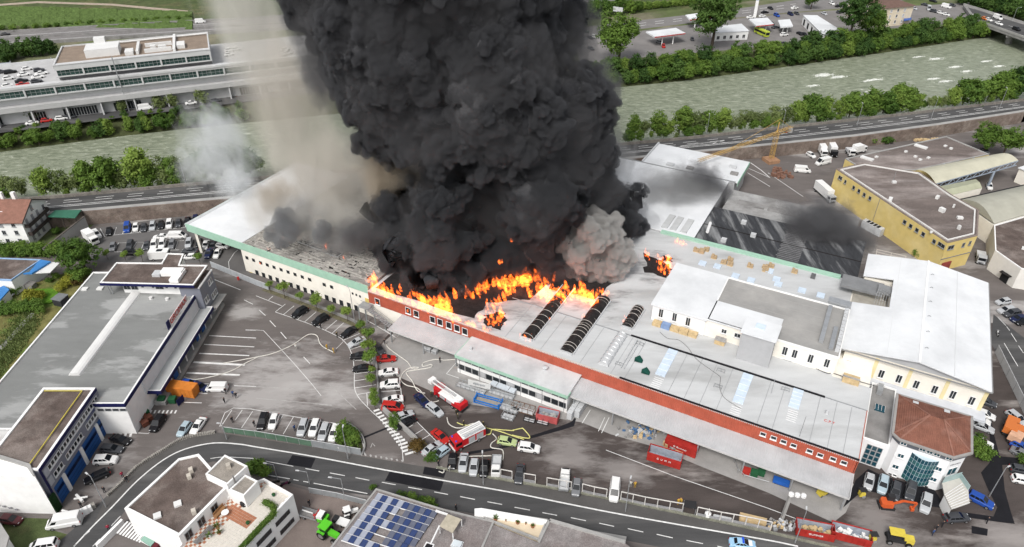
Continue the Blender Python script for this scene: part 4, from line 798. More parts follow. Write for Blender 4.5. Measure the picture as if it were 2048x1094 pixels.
for y,z in ((2.2,7.2),(5.0,7.2),(7.6,7.2),(10.8,7.2),(2.6,4.6),(5.2,4.6),(8.0,4.6),(10.8,4.6),(2.2,1.8),(4.6,1.8),(7.2,1.8),(10.6,3.0),(6.0,9.6)):win(hs_,A_,B_,y,z,1.0,1.5,GFRAME,SH if y<9 else GLASS)
BALC=M('dark_balcony_wood',(.055,.045,.042),.85,.2,1)
for z in (3.4,6.0):
    b_=part('balcony',MB().prism(rectp(HX1,HX1+1.3,HY0+.8,HY1-1.8),z-.15,z),CONC,hs_)
    part('balustrade',MB().prism(rectp(HX1+1.22,HX1+1.32,HY0+.7,HY1-1.7),z-.1,z+1.05).prism(rectp(HX1,HX1+1.3,HY0+.7,HY0+.8),z-.1,z+1.05).prism(rectp(HX1,HX1+1.3,HY1-1.8,HY1-1.7),z-.1,z+1.05),BALC,b_)
part('eave_trim',MB().bar(V(HX1+.92,HY0-.8,8.3),V(HX1+.92,ym,12.1),.12,.3).bar(V(HX1+.92,HY1+.8,8.3),V(HX1+.92,ym,12.1),.12,.3),BALC,hs_)
# carport with green roof
cp=thing('carport','open timber carport with flat green roof above the concrete wall','carport',V(-132,190));q=WS('B1',5.4,380,640,600,650,650,585,440,590)
part('roof',MB().prism(q,5.2,5.45),M('green_roof_sheet',(.045,.15,.1),.6,.12,.4),cp)
for p in q:part('post',MB().bar((p.x,p.y,0),(p.x,p.y,5.2),.2),BALC,cp)
part('post',MB().bar(*[Vector((*((q[0]+q[1])/2)[:2],z)) for z in (0,5.2)],.2),BALC,cp)
# concrete wall between garden and car park
cw=thing('garden_wall','tall raw concrete garden wall sloping beside the riverside car park','wall',W('B1',540,800,0));a,b_=W('B1',370,950),W('B1',716,740)
wp_=MB();d=(b_-a).normalized();n_=Vector((-d.y,d.x,0))*.4;wp_.prism([a,b_,b_+n_,a+n_],0,0,ztop=[2.2,4.4,4.4,2.2]);part('wall',wp_,CONC,cw);part('coping',MB().bar(a+n_*.5+Vector((0,0,2.25)),b_+n_*.5+Vector((0,0,4.45)),.6,.15),M('dark_coping',(.1,.09,.08),.9,.2),cw)
link(bpy.data.objects.new('garden',MB().face([(p.x,p.y,.01) for p in [V(-190,196),V(-190,158),W('B1',0,965),W('B1',360,965),b_+n_,V(-128,198)]]).mesh('garden',GRASS)));tag(bpy.data.objects['garden'],kind='structure')
# low house with blue metal edges and roof garden
lb=thing('low_blue_roof_house','low white house with gravel roof and bright blue metal roof edges','house',V(-136,156))
q=WS('B1',5,-300,960,330,985)+WS('C1',5,90,60,-300,40);part('wall',MB().prism(q,0,4.8),WHITE,lb);part('roof',MB().prism(inset(q,.3),4.8,4.95),GRAVEL,lb);parapet(lb,q,4.75,.45,.3,M('light_blue_metal',(.28,.42,.62),.5,.1),'roof_edge')
BLU=M('blue_metal_roof',(.05,.2,.48),.45,.12,.6)
q2=WS('B1',5,320,985,405,1000,255,1094)+WS('C1',5,185,5)+WS('B1',5,235,1085);part('blue_roof',MB().prism(q2,4.7,5.15),BLU,lb)
q3=WS('B1',4.6,405,1000,475,1010)+WS('C1',4.6,400,-5,185,5,260,-5);part('terrace_roof',MB().prism(q3,4.4,4.6),MEMB2,lb)
q4=WS('C1',3.2,-60,190,0,215,90,130,40,80);part('blue_roof',MB().prism(WS('C1',3.2,-200,260,0,215,75,130,30,100,-200,200),2.9,3.2),BLU,lb);part('glazed_wall',MB().prism(WS('C1',3.0,-100,240,0,222,72,140,60,130,-100,220),0,2.9),WHITE,lb)
gd=solo('roof_garden_lawn',MB().face([(p.x,p.y,.9) for p in WS('C1',.9,180,250,250,125,440,125,480,180,400,240,110,265)]),M('lawn',(.09,.2,.02),.95,.2,.8,fine=.3),kind='structure')
solo('roof_garden',MB().face([(p.x,p.y,.6) for p in WS('C1',.6,-500,300,0,240,250,90,640,-40,740,20,250,600,0,850,-500,1300)]),DRYG,kind='structure')
sp=thing('paved_path','line of pale square slabs through the rough garden grass','path',W('C1',120,450,.65))
for k in range(8):
    t0=k/8;c0=(245-270*t0,320+290*t0);c1=(245-270*(t0+.115),320+290*(t0+.115));wd_=36
    part('slab',MB().prism(WS('C1',.7,c0[0],c0[1],c0[0]+wd_,c0[1]+5,c1[0]+wd_,c1[1]+5,c1[0],c1[1]),.6,.72),CONC,sp)
gs=thing('garden_shed','dark grey flat-topped garden shed against the warehouse wall','shed',W('C1',460,200));q=WS('C1',2.6,410,210,470,165,540,175,480,225);part('body',MB().prism(q,.6,2.6),M('shed_dark',(.035,.037,.04),.8,.1),gs);part('roof',MB().prism(inset(q,-.15),2.6,2.75),M('shed_roof',(.17,.18,.185),.8,.1),gs)
gx=thing('garden_box','grey covered box seat beside the roof garden lawn','box',W('C1',220,105));q=WS('C1',1.9,175,95,215,65,285,70,250,105);part('body',MB().prism(q,.6,1.8),CONCD,gx);part('lid',MB().prism(inset(q,-.1),1.8,1.92),M('box_lid',(.2,.19,.18),.8,.1),gx)
# ---- white building with roof terrace at the bend
wt=thing('terrace_building','white building with brown gravel roof, stair cubes and tiled roof terrace','building',V(-52,78))
BP=[V(-66.0,76.4),V(-61.0,87.3),V(-57.7,88.4),V(-49.9,81.0),V(-54.6,71.0)];flat_roof(wt,BP,9.0,GRAVEL,WHITE,ph=.3,pw=.45)
SP=[V(-54.1,82.6),V(-52.1,87.0),V(-47.2,84.4),V(-49.5,80.3)];flat_roof(wt,SP,10.4,GRAVELL,WHITE,ph=.25,pw=.3);SP2=[V(-49.3,80.0),V(-47.5,83.3),V(-44.8,81.9),V(-46.3,78.7)];flat_roof(wt,SP2,9.4,GRAVELL,WHITE,ph=.25,pw=.3)
TP=[V(-54.8,71.4),V(-50.8,80.2),V(-46.5,83.8),V(-45.0,84.6),V(-38.8,81.0),V(-43.2,72.8),V(-46,66),V(-57,66)]
part('wall',MB().prism(TP,-.1,6.4),WHITE,wt);parapet(wt,TP,6.35,.75,.35,WHITE)
TT=[M('terracotta_tile',(.38,.17,.1),.8,.15,2),M('cream_tile',(.62,.58,.52),.8,.08,2)];tmb=MB();I=inset(TP,.5);u1=(V(-38.8,81.0)-V(-43.2,72.8)).normalized();u2=Vector((-u1.y,u1.x,0))
def inside(p,P):
    c=False;n=len(P)
    for i in range(n):
        a,b_=P[i],P[i-1]
        if (a[1]>p[1])!=(b_[1]>p[1]) and p[0]<(b_[0]-a[0])*(p[1]-a[1])/(b_[1]-a[1])+a[0]:c= not c
    return c
for i in range(-2,44):
    for j in range(-2,34):
        c=V(-43.2,72.8)+u1*(i-14)*.5+u2*j*.5
        if inside(c,I):tmb.prism([c+u1*.02+u2*.02,c+u1*.48+u2*.02,c+u1*.48+u2*.48,c+u1*.02+u2*.48],6.4,6.45,mi=(0 if ((j>12 and (i+j)%2) or (14<i<20 and j<17 and j>4)) else 1),bottom=False)
part('terrace_tiling',tmb,TT,wt,kind='stuff')
A_,B_=V(-43.2,72.8),V(-38.8,81.0)
for s,z in ((6.0,4.4),(1.5,4.4),(6.4,1.6),(1.8,1.6)):win(wt,A_,B_,s,z,3.4,1.1,M('dark_frame',(.05,.05,.055),.5,0),GLASS,sill=False,bars=3)
A_,B_=V(-54.6,71.0),V(-49.9,81.0)
for s in (1.6,4.4,7.4):win(wt,A_,B_,s,7.6,1.5,1.9,GFRAME,GLASS,sill=False)
for x,y in ((-57.3,77.4),(-59.8,75.0)):part('rooflight',MB().box((x,y,9.0),1.2,1.2,.35,.5),MEMB2,wt)
for x,y in ((-57.6,84.4),(-57.4,83.0),(-53.8,75.6),(-50.5,84.2)):part('chimney',MB().box((x,y,9.0 if x!=-50.5 else 10.4),.7,.8,.9,.5),M('pale_stone',(.5,.46,.4),.9,.15),wt)
part('flue',MB().tube([V(-48.6,81.4,9.4),V(-48.6,81.4,11.6)],.14,6),CONCD,wt)
HEDM=M('hedge_leaf',(.055,.1,.018),.95,.4,2.5,fine=.5,bump=1.0)
fen=thing('garden_fence_store','white slatted lean-to with green shed roof below the gravel roof','lean-to',V(-61,71));part('shed_roof',MB().prism(WS('D1',3.0,1120,1035,1195,955,1275,1000,1200,1090),2.8,3.0),M('patina_green',(.22,.36,.3),.7,.12),fen);part('shed_wall',MB().prism(WS('D1',3.0,1200,1085,1270,1005,1290,1040,1220,1120),0,2.8),M('oxblood',(.1,.02,.025),.8,.15),fen)
for k in range(9):
    a,b_=W('D1',935+k*22,985+k*9,2.6),W('D1',1020+k*22,890+k*9,2.6);part('slat',MB().bar(a,b_,.35,.06),WHITE,fen)
part('boundary',MB().prism([W('D1',780,1110),W('D1',985,905),W('D1',1000,915),W('D1',795,1120)],0,1.4),WHITE,fen)
link(bpy.data.objects.new('courtyard',MB().face([(p.x,p.y,.016) for p in WS('D2',0,130,570,440,650,880,740,640,1100,300,1250,0,1250)]).mesh('courtyard',M('courtyard_paving',(.2,.165,.15),.9,.12,.3,fine=.12))));tag(bpy.data.objects['courtyard'],kind='structure')
# ---- building with the solar panels
so_=thing('solar_roof_building','grey gravel-roofed building carrying rows of blue solar panels','building',V(-18,76))
SPp=[V(-24.8,84.0),V(-12.1,79.5),V(-8.2,78.4),V(-3.0,77.0),V(-8,63),V(-38,63),V(-30.5,72.0)];part('wall',MB().prism(SPp,-.1,4.8),GREYW,so_);part('roof',MB().prism(inset(SPp,.1),4.8,4.95),GRAVELG,so_);parapet(so_,SPp,4.75,.3,.35,CONC)
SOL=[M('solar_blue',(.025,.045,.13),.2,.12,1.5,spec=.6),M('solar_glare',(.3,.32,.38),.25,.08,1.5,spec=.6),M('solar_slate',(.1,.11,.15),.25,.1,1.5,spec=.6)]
o0=V(-24.2,82.6,5.25);du=(V(-13.0,78.6,5.25)-o0)/11.0;dv=(V(-28.9,72.9,5.25)-V(-24.2,82.6,5.25))/7.0
for j in range(7):
    for i in range(11):
        if (i==5 and j in (1,)) or (i in (4,5) and j in (4,5)) or (i==4 and j==2):continue
        if i>9 and j>4 or j==6 and i>5:continue
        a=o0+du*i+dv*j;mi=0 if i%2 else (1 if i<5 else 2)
        up_=Vector((0,0,.22));q=[a+du*.03+dv*.04+up_,a+du*.97+dv*.04+up_,a+du*.97+dv*.95,a+du*.03+dv*.95]
        part('solar_panel',MB().face(q[::-1]).face([p-Vector((0,0,.05)) for p in q]),SOL[mi],so_)
for j in range(8):part('panel_rail',MB().bar(o0+dv*j+Vector((0,0,.1)),o0+dv*j+du*(11 if j<5 else 8)+Vector((0,0,.1)),.16,.08),FRAME,so_)
sb=thing('roof_shelter','pale boarded shelter roof on white posts beside the solar panels','shelter',V(-9,77,5));q=WS('D2',7,1465,925,1530,830,1640,870,1570,980);part('boards',MB().prism(q,6.85,7),M('weathered_board',(.42,.38,.3),.9,.15,1.5),sb)
for p in q:part('post',MB().bar((p.x,p.y,4.95),(p.x,p.y,6.85),.15),FRAME,sb)
part('beam',MB().bar(W('D2',1465,925,6.9),W('D2',1395,1070,6.9),.25).bar(W('D2',1435,805,6),W('D2',1530,835,6),.3),FRAME,sb)
sk_=thing('glass_lantern','small white-framed glass lantern on the gravel roof','rooflight',W('D2',1600,1070,5));part('lantern',MB().prism(WS('D2',5.5,1560,1080,1585,1035,1650,1055,1630,1100),4.95,5.6),M('lantern_glass',(.55,.6,.63),.2,.1),sk_);part('rim',MB().prism(WS('D2',5.1,1550,1085,1580,1030,1660,1052,1640,1105),4.95,5.1),FRAME,sk_)
sk_=thing('glass_lantern','open white-rimmed lantern beside the lowest solar panels','rooflight',W('D2',1370,1075,5));part('lantern',MB().prism(WS('D2',5.3,1345,1090,1365,1060,1410,1075,1400,1110),4.95,5.2),DARK,sk_);part('rim',MB().prism(WS('D2',5.1,1335,1095,1360,1050,1425,1072,1410,1115),4.95,5.12),FRAME,sk_)
# ---- gravel roofs with the cream terrace by the road
tr=thing('cream_terrace_building','gravel-roofed building with a cream roof terrace and white balcony rail','building',V(2,74))
QP=[V(-5.0,77.9)]+WS('D2',5,1820,880)+WS('D3',5,215,1055,300,885,560,955,905,1060)+[V(26,66),V(-8,63)];part('wall',MB().prism(QP,-.1,4.7),GREYW,tr);part('roof',MB().prism(QP,4.7,4.85),GRAVELG,tr)
CT=[W('D2',1790,850,4.6)]+WS('D3',4.6,10,855,290,895,215,1045);CT=WS('D2',4.6,1760,800)+WS('D3',4.6,285,885,215,1050)+WS('D2',4.6,1830,880);part('terrace_floor',MB().prism(CT,4.0,4.6),M('cream_terrace',(.62,.52,.38),.85,.08,.6),tr);parapet(tr,CT,4.6,.55,.25,CONC,'terrace_kerb')
part('balcony_wall',MB().prism(WS('D2',5.2,1745,790,1800,785)+WS('D3',5.2,285,880,270,905)+WS('D2',5.2,1745,840),4.0,5.3),WHITE,tr)
part('coping',MB().bar(W('D3',300,880,5),W('D3',905,1055,5),.6,.3),CONC,tr);part('coping',MB().bar(W('D3',300,880,5),W('D3',215,1055,5),.4,.3),CONC,tr)
part('verge_planter',MB().prism(WS('D3',1.0,470,930,915,1010,905,1080,560,960),0,1.0),CONC,tr)
POT=M('terracotta_pot',(.3,.13,.07),.85,.15);LEAFP=M('pot_leaf',(.09,.14,.03),.95,.4,3,fine=.5)
for k,(t,X,Y) in enumerate((('D2',1912,880),('D2',1995,887),('D3',45,905),('D3',110,912),('D3',165,935))):
    p=thing('potted_plant',['tall yucca in a terracotta pot on the cream terrace','tiny potted plant beside the yucca on the terrace','yellowish bush in a pot on the cream terrace','small dark pot plant on the cream terrace','round orange flowering pot by the terrace kerb'][k],'plant',W(t,X,Y,4.6))
    c=W(t,X,Y,4.6);r_=(.35,.15,.4,.15,.4)[k];part('pot',MB().tube([c,c+Vector((0,0,.4))],[r_*.7,r_],8),POT,p);rn=random.Random(k);lm=MB()
    for q in range(60 if k in (0,2,4) else 20):
        d=Vector((rn.gauss(0,1),rn.gauss(0,1),abs(rn.gauss(0,1))+(1.2 if k==0 else .2))).normalized()*rn.uniform(.2,1.2 if k==0 else r_*1.3);s_=Vector((rn.gauss(0,1),rn.gauss(0,1),0)).normalized()*.09;b0=c+Vector((0,0,.4));lm.face([b0+d*.3-s_,b0+d,b0+d*.3+s_])
    part('leaves',lm,LEAFP,p)
# ---- yellow building and its neighbours
yl=thing('yellow_building','long yellow-rendered building with flat dark gravel roof and small windows','building',V(118,185))
YP=[V(104.3,206.1),V(117.3,161.2),V(127.4,165.0),V(135.5,179.2),V(132.5,188.4),V(130.1,203.6),V(114.8,210.5)]
YEL=M('yellow_render',(.64,.5,.19),.85,.08,.3,col2=(.68,.55,.25))
GRY=M('stained_roof_gravel',(.15,.125,.115),.95,.25,.2,fine=.3,col2=(.3,.265,.25),thr=(.47,.62),streak=(1.0,.4,1.2));flat_roof(yl,YP,9.5,GRY,YEL,ph=.25,pw=.4,pmat=M('roof_edge_brown',(.22,.18,.16),.8,.1))
parapet(yl,inset(YP,.9),9.5,.35,.35,M('roof_kerb_white',(.66,.65,.63),.8,.08),'roof_kerb')
A_,B_=V(104.3,206.1),V(117.3,161.2);n_=Vector((B_.y-A_.y,A_.x-B_.x,0)).normalized()*.02;A2,B2=A_+n_,B_+n_
for X,Y,w in ((578,330,1.7),(618,362,.9),(685,408,1.1),(727,435,1.1),(770,465,1.1),(815,493,1.1),(1092,683,1.2),(1140,715,1.2),(1190,748,1.2),(1240,780,1.2),(1327,838,1.1),(1385,868,2.3)):winp(yl,A2,B2,'B4',X,Y,w,1.2,GFRAME,GLASS,bars=1 if w>1.5 else 0)
A2,B2=V(117.31,161.18),V(127.41,164.98)
for X,Y,w in ((1460,885,2.2),(1560,865,1.0),(1612,850,.9)):winp(yl,A2,B2,'B4',X,Y,w,1.3,GFRAME,GLASS)
part('entrance',MB().prism([V(118.2,161.4),V(121.2,162.5),V(121.3,162.3),V(118.3,161.2)],0,3.0),M('red_gate',(.26,.06,.05),.7,.2),yl);part('string_course',MB().prism([V(117.2,161.0),V(127.5,164.85),V(127.45,165.0),V(117.15,161.15)],4.2,4.4),CONCD,yl)
for k,(X,Y,s_) in enumerate(((1005,370,1.2),(975,510,1.4),(1385,600,1.5),(1530,655,1.5),(1480,565,.7),(1520,740,.8),(1300,770,.6),(1350,495,1.2))):part('roof_vent',MB().box(W('B4',X,Y,9.5),s_,s_*.7,.6+.3*(k%3),k),MEMB2,yl)
part('downpipe',MB().tube([A_.lerp(B_,.44)+n_*5,A_.lerp(B_,.44)+n_*5+Vector((0,0,9.4))],.07,5),CONCD,yl)
# roof mast and antenna
part('roof_mast',MB().tube([W('B4',1000,350,9.5),W('B4',1000,350,9.5)+Vector((0,0,3))],.06,5),GFRAME,yl)
db=thing('rear_gravel_building','low building with wide dark gravel roof behind the yellow building','building',V(140,225));DP=[V(113.5,220.2),V(157.4,239),V(164.5,223.7),V(133.2,211.3),V(116,212)];flat_roof(db,DP,6.5,GRY,YEL,ph=.3,pw=.5,pmat=CONC)
for X,Y in ((790,180),(1220,85)):a=W('B4',X,Y,6.5);part('rooflight',MB().box(a,1.6,4.2,.5,.75),MEMB2,db)
for X,Y in ((865,168),(1100,125),(1175,165),(1215,190),(1460,100),(1280,175),(1415,80)):part('roof_vent',MB().box(W('B4',X,Y,6.5),.9,.9,.5,.6),MEMB2,db)
vt=thing('truss_canopy','cream curved canopy roof carried on a blue-grey steel truss','canopy',V(150,210))
a,b_,c,d=V(131.7,208.9),V(164.7,220.9),V(169.4,216.0),V(133.4,199.1);vm=MB();n=6
for k in range(n):
    t0,t1=k/n,(k+1)/n;z= lambda t:8.0+1.3*math.sin(math.pi*t);P= lambda u,v,t:Vector((*(u.lerp(v,t))[:2],z(t)));vm.face([P(a,d,t0),P(b_,c,t0),P(b_,c,t1),P(a,d,t1)][::-1])
part('roof',vm,M('cream_roof_sheet',(.47,.455,.36),.6,.08,.3),vt);TR=M('blue_grey_truss',(.3,.35,.42),.5,.1)
part('chord',MB().bar(d+V(0,0,7.8),c+V(0,0,7.8),.25),TR,vt);part('chord',MB().bar(d+V(0,0,6.2),c+V(0,0,6.2),.25),TR,vt)
for k in range(20):
    t0=k/20;p0=d.lerp(c,t0);p1=d.lerp(c,t0+.05);part('brace',MB().bar(p0+V(0,0,6.2 if k%2 else 7.8),p1+V(0,0,7.8 if k%2 else 6.2),.15),TR,vt)
for t_ in (.35,.72):p=d.lerp(c,t_);part('column',MB().bar(p,p+V(0,0,6.2),.6),TR,vt);p=a.lerp(b_,t_);part('column',MB().bar(p,p+V(0,0,8),.5),TR,vt)
gr_=thing('gabled_link','small sage-green gabled link roof between yellow building and steel canopy','building',V(134,192));q=WS('B4',7.5,1210,430,1660,340,1710,410,1310,505);e0,e1_=(q[0]+q[3])/2,(q[1]+q[2])/2;e0=W('B4',1280,455,8.8);e1_=W('B4',1690,365,8.8)
SAGE=M('sage_roof',(.36,.37,.27),.7,.1,.4);part('roof',MB().face([q[3],q[2],e1_,e0]).face([q[1],q[0],e0,e1_]).face([q[0],q[3],e0]).face([q[2],q[1],e1_]),SAGE,gr_);part('wall',MB().prism(q,0,7.4),CREAM,gr_)
vh=thing('vaulted_hall','hall with a large sage-grey vaulted metal roof','building',V(150,192));a,b_,c,d=V(137.0,190.6,6),V(175,205,6),V(178,193,6),V(139.6,176.6,6);vm=MB()
for k in range(8):
    t0,t1=k/8,(k+1)/8;z= lambda t:6.2+3.0*math.sin(math.pi*(.06+.9*t));P= lambda u,v,t:Vector((*(u.lerp(v,t))[:2],z(t)));vm.face([P(a,d,t0),P(b_,c,t0),P(b_,c,t1),P(a,d,t1)][::-1])
vm.face([Vector((*(a.lerp(d,k/8))[:2],6.2+3.0*math.sin(math.pi*(.06+.9*k/8)))) for k in range(9)])
part('roof',vm,M('vault_sheet',(.36,.355,.30),.6,.1,.2),vh);part('wall',MB().prism([a,b_,c,d],0,6.2),CREAM,vh);part('eave',MB().bar(a+V(0,0,.6),b_+V(0,0,.6),.8,.5),BLACK,vh)
rwb=thing('corner_building','off-white building with dark gravel roof and small dark porch','building',V(142,166));CP=[V(139.6,176.4),V(132.3,162.9),V(134.1,153.9),V(150,148),V(165,170),V(178,192.8)];flat_roof(rwb,CP,6.0,GRAVEL,M('off_white',(.7,.68,.64),.85,.06),ph=.3,pw=.3)
part('porch',MB().prism([V(132.9,158.2),V(131.8,157.6),V(133.0,155.0),V(133.8,155.2)],2.6,2.8),CHAR,rwb);part('door',MB().prism([V(132.95,158.0),V(132.9,157.9),V(133.4,155.6),V(133.5,155.6)],0,2.5),DARK,rwb);part('rooflight',MB().box((142,163,6),4,1.2,.5,-.6),MEMB2,rwb)
ww=thing('white_shed','white-roofed shed behind the twin round trees','shed',V(178,222));part('wall',MB().prism([V(171,216),V(205,232),V(210,222),V(176,206)],0,5),CREAM,ww);part('roof',MB().prism([V(170.5,216.2),V(205,232.5),V(210.5,222),V(176,205.6)],5,5.3),ROOFB,ww)
# ================================================================ across the river
CONF=M('facade_concrete',(.42,.42,.42),.85,.08,.3);CONF2=M('pale_facade',(.52,.525,.53),.8,.06,.3);TEAL=M('teal_glass',(.03,.06,.055),.15,.3,.4,spec=.5);WARM=M('brown_roof_gravel',(.24,.19,.15),.95,.15,.3,fine=.15)
b0=W('A1',0,1020,4);u0=(W('A1',1200,870,4)-b0);u0.normalize();n0=Vector((-u0.y,u0.x,0));A0=math.atan2(u0.y,u0.x)
def FB(s,n,z=0.0):p=b0+u0*s+n0*n;p.z=z; return p
def fbox(mb,s0,s1,n_0,n_1,z0,z1): return mb.prism([FB(s0,n_0),FB(s1,n_0),FB(s1,n_1),FB(s0,n_1)],z0,z1)
lg=thing('terraced_works_building','long grey terraced concrete building with glazed bands and rooftop car park','building',FB(40,15,4))
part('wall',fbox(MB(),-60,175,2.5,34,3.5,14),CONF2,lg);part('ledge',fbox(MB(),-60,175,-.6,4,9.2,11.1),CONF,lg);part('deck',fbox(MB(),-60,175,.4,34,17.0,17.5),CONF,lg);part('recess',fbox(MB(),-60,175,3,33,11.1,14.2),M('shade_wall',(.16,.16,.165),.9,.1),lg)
part('band',fbox(MB(),-60,175,.4,3,13.9,14.35),CONF2,lg);part('band',fbox(MB(),-60,175,.4,3,16.75,18.3),CONF2,lg);part('wall',fbox(MB(),-60,175,1.2,33,14.2,17),CONF,lg);part('parapet',fbox(MB(),-60,24,33,33.5,17.5,18.5),CONF2,lg)
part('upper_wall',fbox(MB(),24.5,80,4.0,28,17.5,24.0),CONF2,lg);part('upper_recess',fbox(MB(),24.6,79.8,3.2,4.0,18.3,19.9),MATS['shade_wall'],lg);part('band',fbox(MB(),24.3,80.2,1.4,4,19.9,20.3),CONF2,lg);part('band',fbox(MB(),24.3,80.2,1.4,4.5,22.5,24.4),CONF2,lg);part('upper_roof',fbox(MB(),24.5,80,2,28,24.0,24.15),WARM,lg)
parapet(lg,[FB(24.3,1.4),FB(80.2,1.4),FB(80.2,28),FB(24.3,28)],24.1,.55,.5,CONF2)
fm=MB()
def bay(s0,s1,z0,z1,n_):
    o=part('glazed_bay',fbox(MB(),s0+.25,s1-.25,n_,n_+.2,z0,z1),TEAL,lg);k=int((s1-s0)/1.5);fr_=MB()
    for q in range(1,k):x=s0+(s1-s0)*q/k;fbox(fr_,x-.05,x+.05,n_-.06,n_,z0,z1)
    fbox(fr_,s0+.25,s1-.25,n_-.05,n_-.01,(z0+z1)/2-.05,(z0+z1)/2+.05);part('mullions',fr_,GFRAME,o)
    part('pier',fbox(MB(),s1-.3,s1+.3,n_-.5,n_+1,z0-.4,z1+.4),CONF2,lg)
for k in range(-4,17):bay(2+k*10.2-10,2+k*10.2,14.4,16.7,.75) if k not in (2,) else bay(12.5,22.4,14.4,16.7,.75)
for k in range(6):bay(24.6+k*9.2,33.8+k*9.2,20.4,22.5,1.75)
for s0,w,m in ((-6,7,0),(10,6,1),(22,12,1),(40,10,0),(58,2,1),(70,3,1),(88,11,0),(104,12,1),(124,12,0)):
    o=part('shop_window',fbox(MB(),s0,s0+w,2.3,2.55,4.3,7.4),GLASS,lg);fr_=MB()
    for q in range(int(w)+1):fbox(fr_,s0+q-.05,s0+q+.05,2.2,2.3,4.3,7.4)
    part('mullions',fr_,FRAME if m else GFRAME,o)
for k in range(-3,14):part('fin',fbox(MB(),k*12-.25,k*12+.25,-.2,3,4,9.2),CONF2,lg)
part('plant_house',fbox(MB(),35,47,8,17,24.15,27.2),MEMB2,lg);part('plant_house',fbox(MB(),38,42,17,20,24.15,29),MEMB2,lg)
for s0,s1,a,c in ((49,52,6,11),(56,66,15,15.8),(56,66,7,7.8),(66.5,67.5,4,26),(53,54,6,20),(68,71,8,14),(58,60,11,13),(61,64,10,11.5)):part('roof_plant',fbox(MB(),s0,s1,a,c,24.15,25.6),MEMB2,lg)
part('roof_pipe',MB().tube([FB(44,24,24.8),FB(80,25,24.8)],.35,6),MEMB2,lg);part('mast',MB().tube([FB(45,.2,4),FB(45,.2,26)],.18,6),GFRAME,lg)
for s,n_ in ((-3,38),(12,37)):o=thing('roadside_screen','pale noise screen panel behind the rooftop car park','screen',FB(s,n_,4),'noise screens by the motorway');part('panel',fbox(MB(),s-5,s+5,n_,n_+.4,4,17.5),M('screen_panel',(.42,.46,.5),.5,.1),o);part('post',fbox(MB(),s+5,s+5.3,n_-.1,n_+.5,4,18),GFRAME,o)
solo('service_lane',fbox(MB(),-80,190,-5.5,2.6,3.9,4.03),ROADM,kind='structure')
# motorway barriers
bars_=MB()
for Y0,z0 in ((265,1.2),(318,.9),(370,1.6)):
    P=[W('A1',x,Y0+(y-265),ZF) for x,y in ((-900,345),(0,265),(1000,205),(2044,150),(2500,120))]
    o=MB()
    for i in range(len(P)-1):d=(P[i+1]-P[i]).normalized();n_=Vector((-d.y,d.x,0))*.25;o.prism([P[i]-n_,P[i+1]-n_,P[i+1]+n_,P[i]+n_],ZF,ZF+z0)
    solo('motorway_barrier',o,CONCD,['low dark barrier along the field edge of the motorway','low grey barrier between the motorway carriageways','tall pale wall along the motorway above the terraced building'][int(Y0>300)+int(Y0>350)],'barrier')
# vineyard rows
VL=M('vine_leaf',(.085,.13,.04),.95,.35,.6,fine=.4,bump=.8)
for k in range(13):
    y=45+k*13;o=MB();rn=random.Random(k);P=[W('A1',x,y+(x/2044)*(60-k*1.5)+(20 if k<5 else 0),ZF) for x in range(-80,1560,60)]
    for i in range(len(P)-1):
        d=(P[i+1]-P[i]).normalized();n_=Vector((-d.y,d.x,0));w=rn.uniform(.5,.9);h=rn.uniform(1.0,1.8);a,c=P[i],P[i+1];o.face([a-n_*w,c-n_*w,c+Vector((0,0,h)),a+Vector((0,0,h))]).face([a+Vector((0,0,h)),c+Vector((0,0,h)),c+n_*w,a+n_*w])
    solo('vineyard_row',o,VL,'long green vine row on the terraced field beyond the motorway','vines','vine rows on the field')
# filling station and roadside plots
CREDT=M('red_trim',(.45,.04,.04),.5,0)
def roofcan(name,label,t,z,*xy,posts=2,trim=True):
    q=WS(t,ZF+z,*xy);o=thing(name,label,'canopy',sum(q,Vector())/len(q)*1.0);ORG[o.name].z=0;o.location.z=0
    part('roof',MB().prism(q,ZF+z-.7,ZF+z),ROOFB,o)
    if trim:part('trim',MB().prism([q[0]+(q[0]-q[3]).normalized()*.12,q[1]+(q[1]-q[2]).normalized()*.12,q[1],q[0]],ZF+z-.6,ZF+z-.2),CREDT,o)
    c=(q[0]+q[1]+q[2]+q[3])/4
    for k in range(posts):p=q[0].lerp(q[1],.2+.6*k/max(1,posts-1)).lerp(c,.4);part('post',MB().bar((p.x,p.y,ZF),(p.x,p.y,ZF+z-.7),.5),WHITE,o)
    return o
roofcan('filling_station_canopy','white filling station canopy with red trim beside the big round tree','A3',5.5,1140,292,1385,262,1310,222,1070,252)
roofcan('filling_station_canopy','white filling station canopy by the road behind the tall tree','A3',5.5,1420,155,1590,130,1560,95,1385,118)
roofcan('filling_station_canopy','small white canopy with red trim under the white pylon sign','A3',5,1950,205,2090,190,2040,140,1890,150)
roofcan('car_sales_tent','white canopy tent among the parked used cars','A4',4,100,215,200,205,175,152,80,160,trim=False)
def simple_house(name,label,t,z,wall,roof,*xy):
    q=WS(t,ZF+z,*xy);o=thing(name,label,'building',Vector((q[0].x,q[0].y,ZF)));part('wall',MB().prism(q,ZF-.1,ZF+z-.2),wall,o);part('roof',MB().prism(inset(q,-.3),ZF+z-.2,ZF+z),roof,o); return o,q
o,q=simple_house('kiosk','white flat-roofed station shop between tree and bus','A3',4.5,WHITE,ROOFB,1620,260,1890,245,1830,190,1600,215)
for k in range(5):p=q[0].lerp(q[1],.15+.17*k);win(o,q[0],q[1],(q[1]-q[0]).length*(.12+.19*k),ZF+1.8,1.6,1.8,FRAME,GLASS)
o,q=simple_house('car_wash','long white car wash with open bays among the parked cars','A4',5,WHITE,ROOFB,440,272,600,255,390,122,285,120)
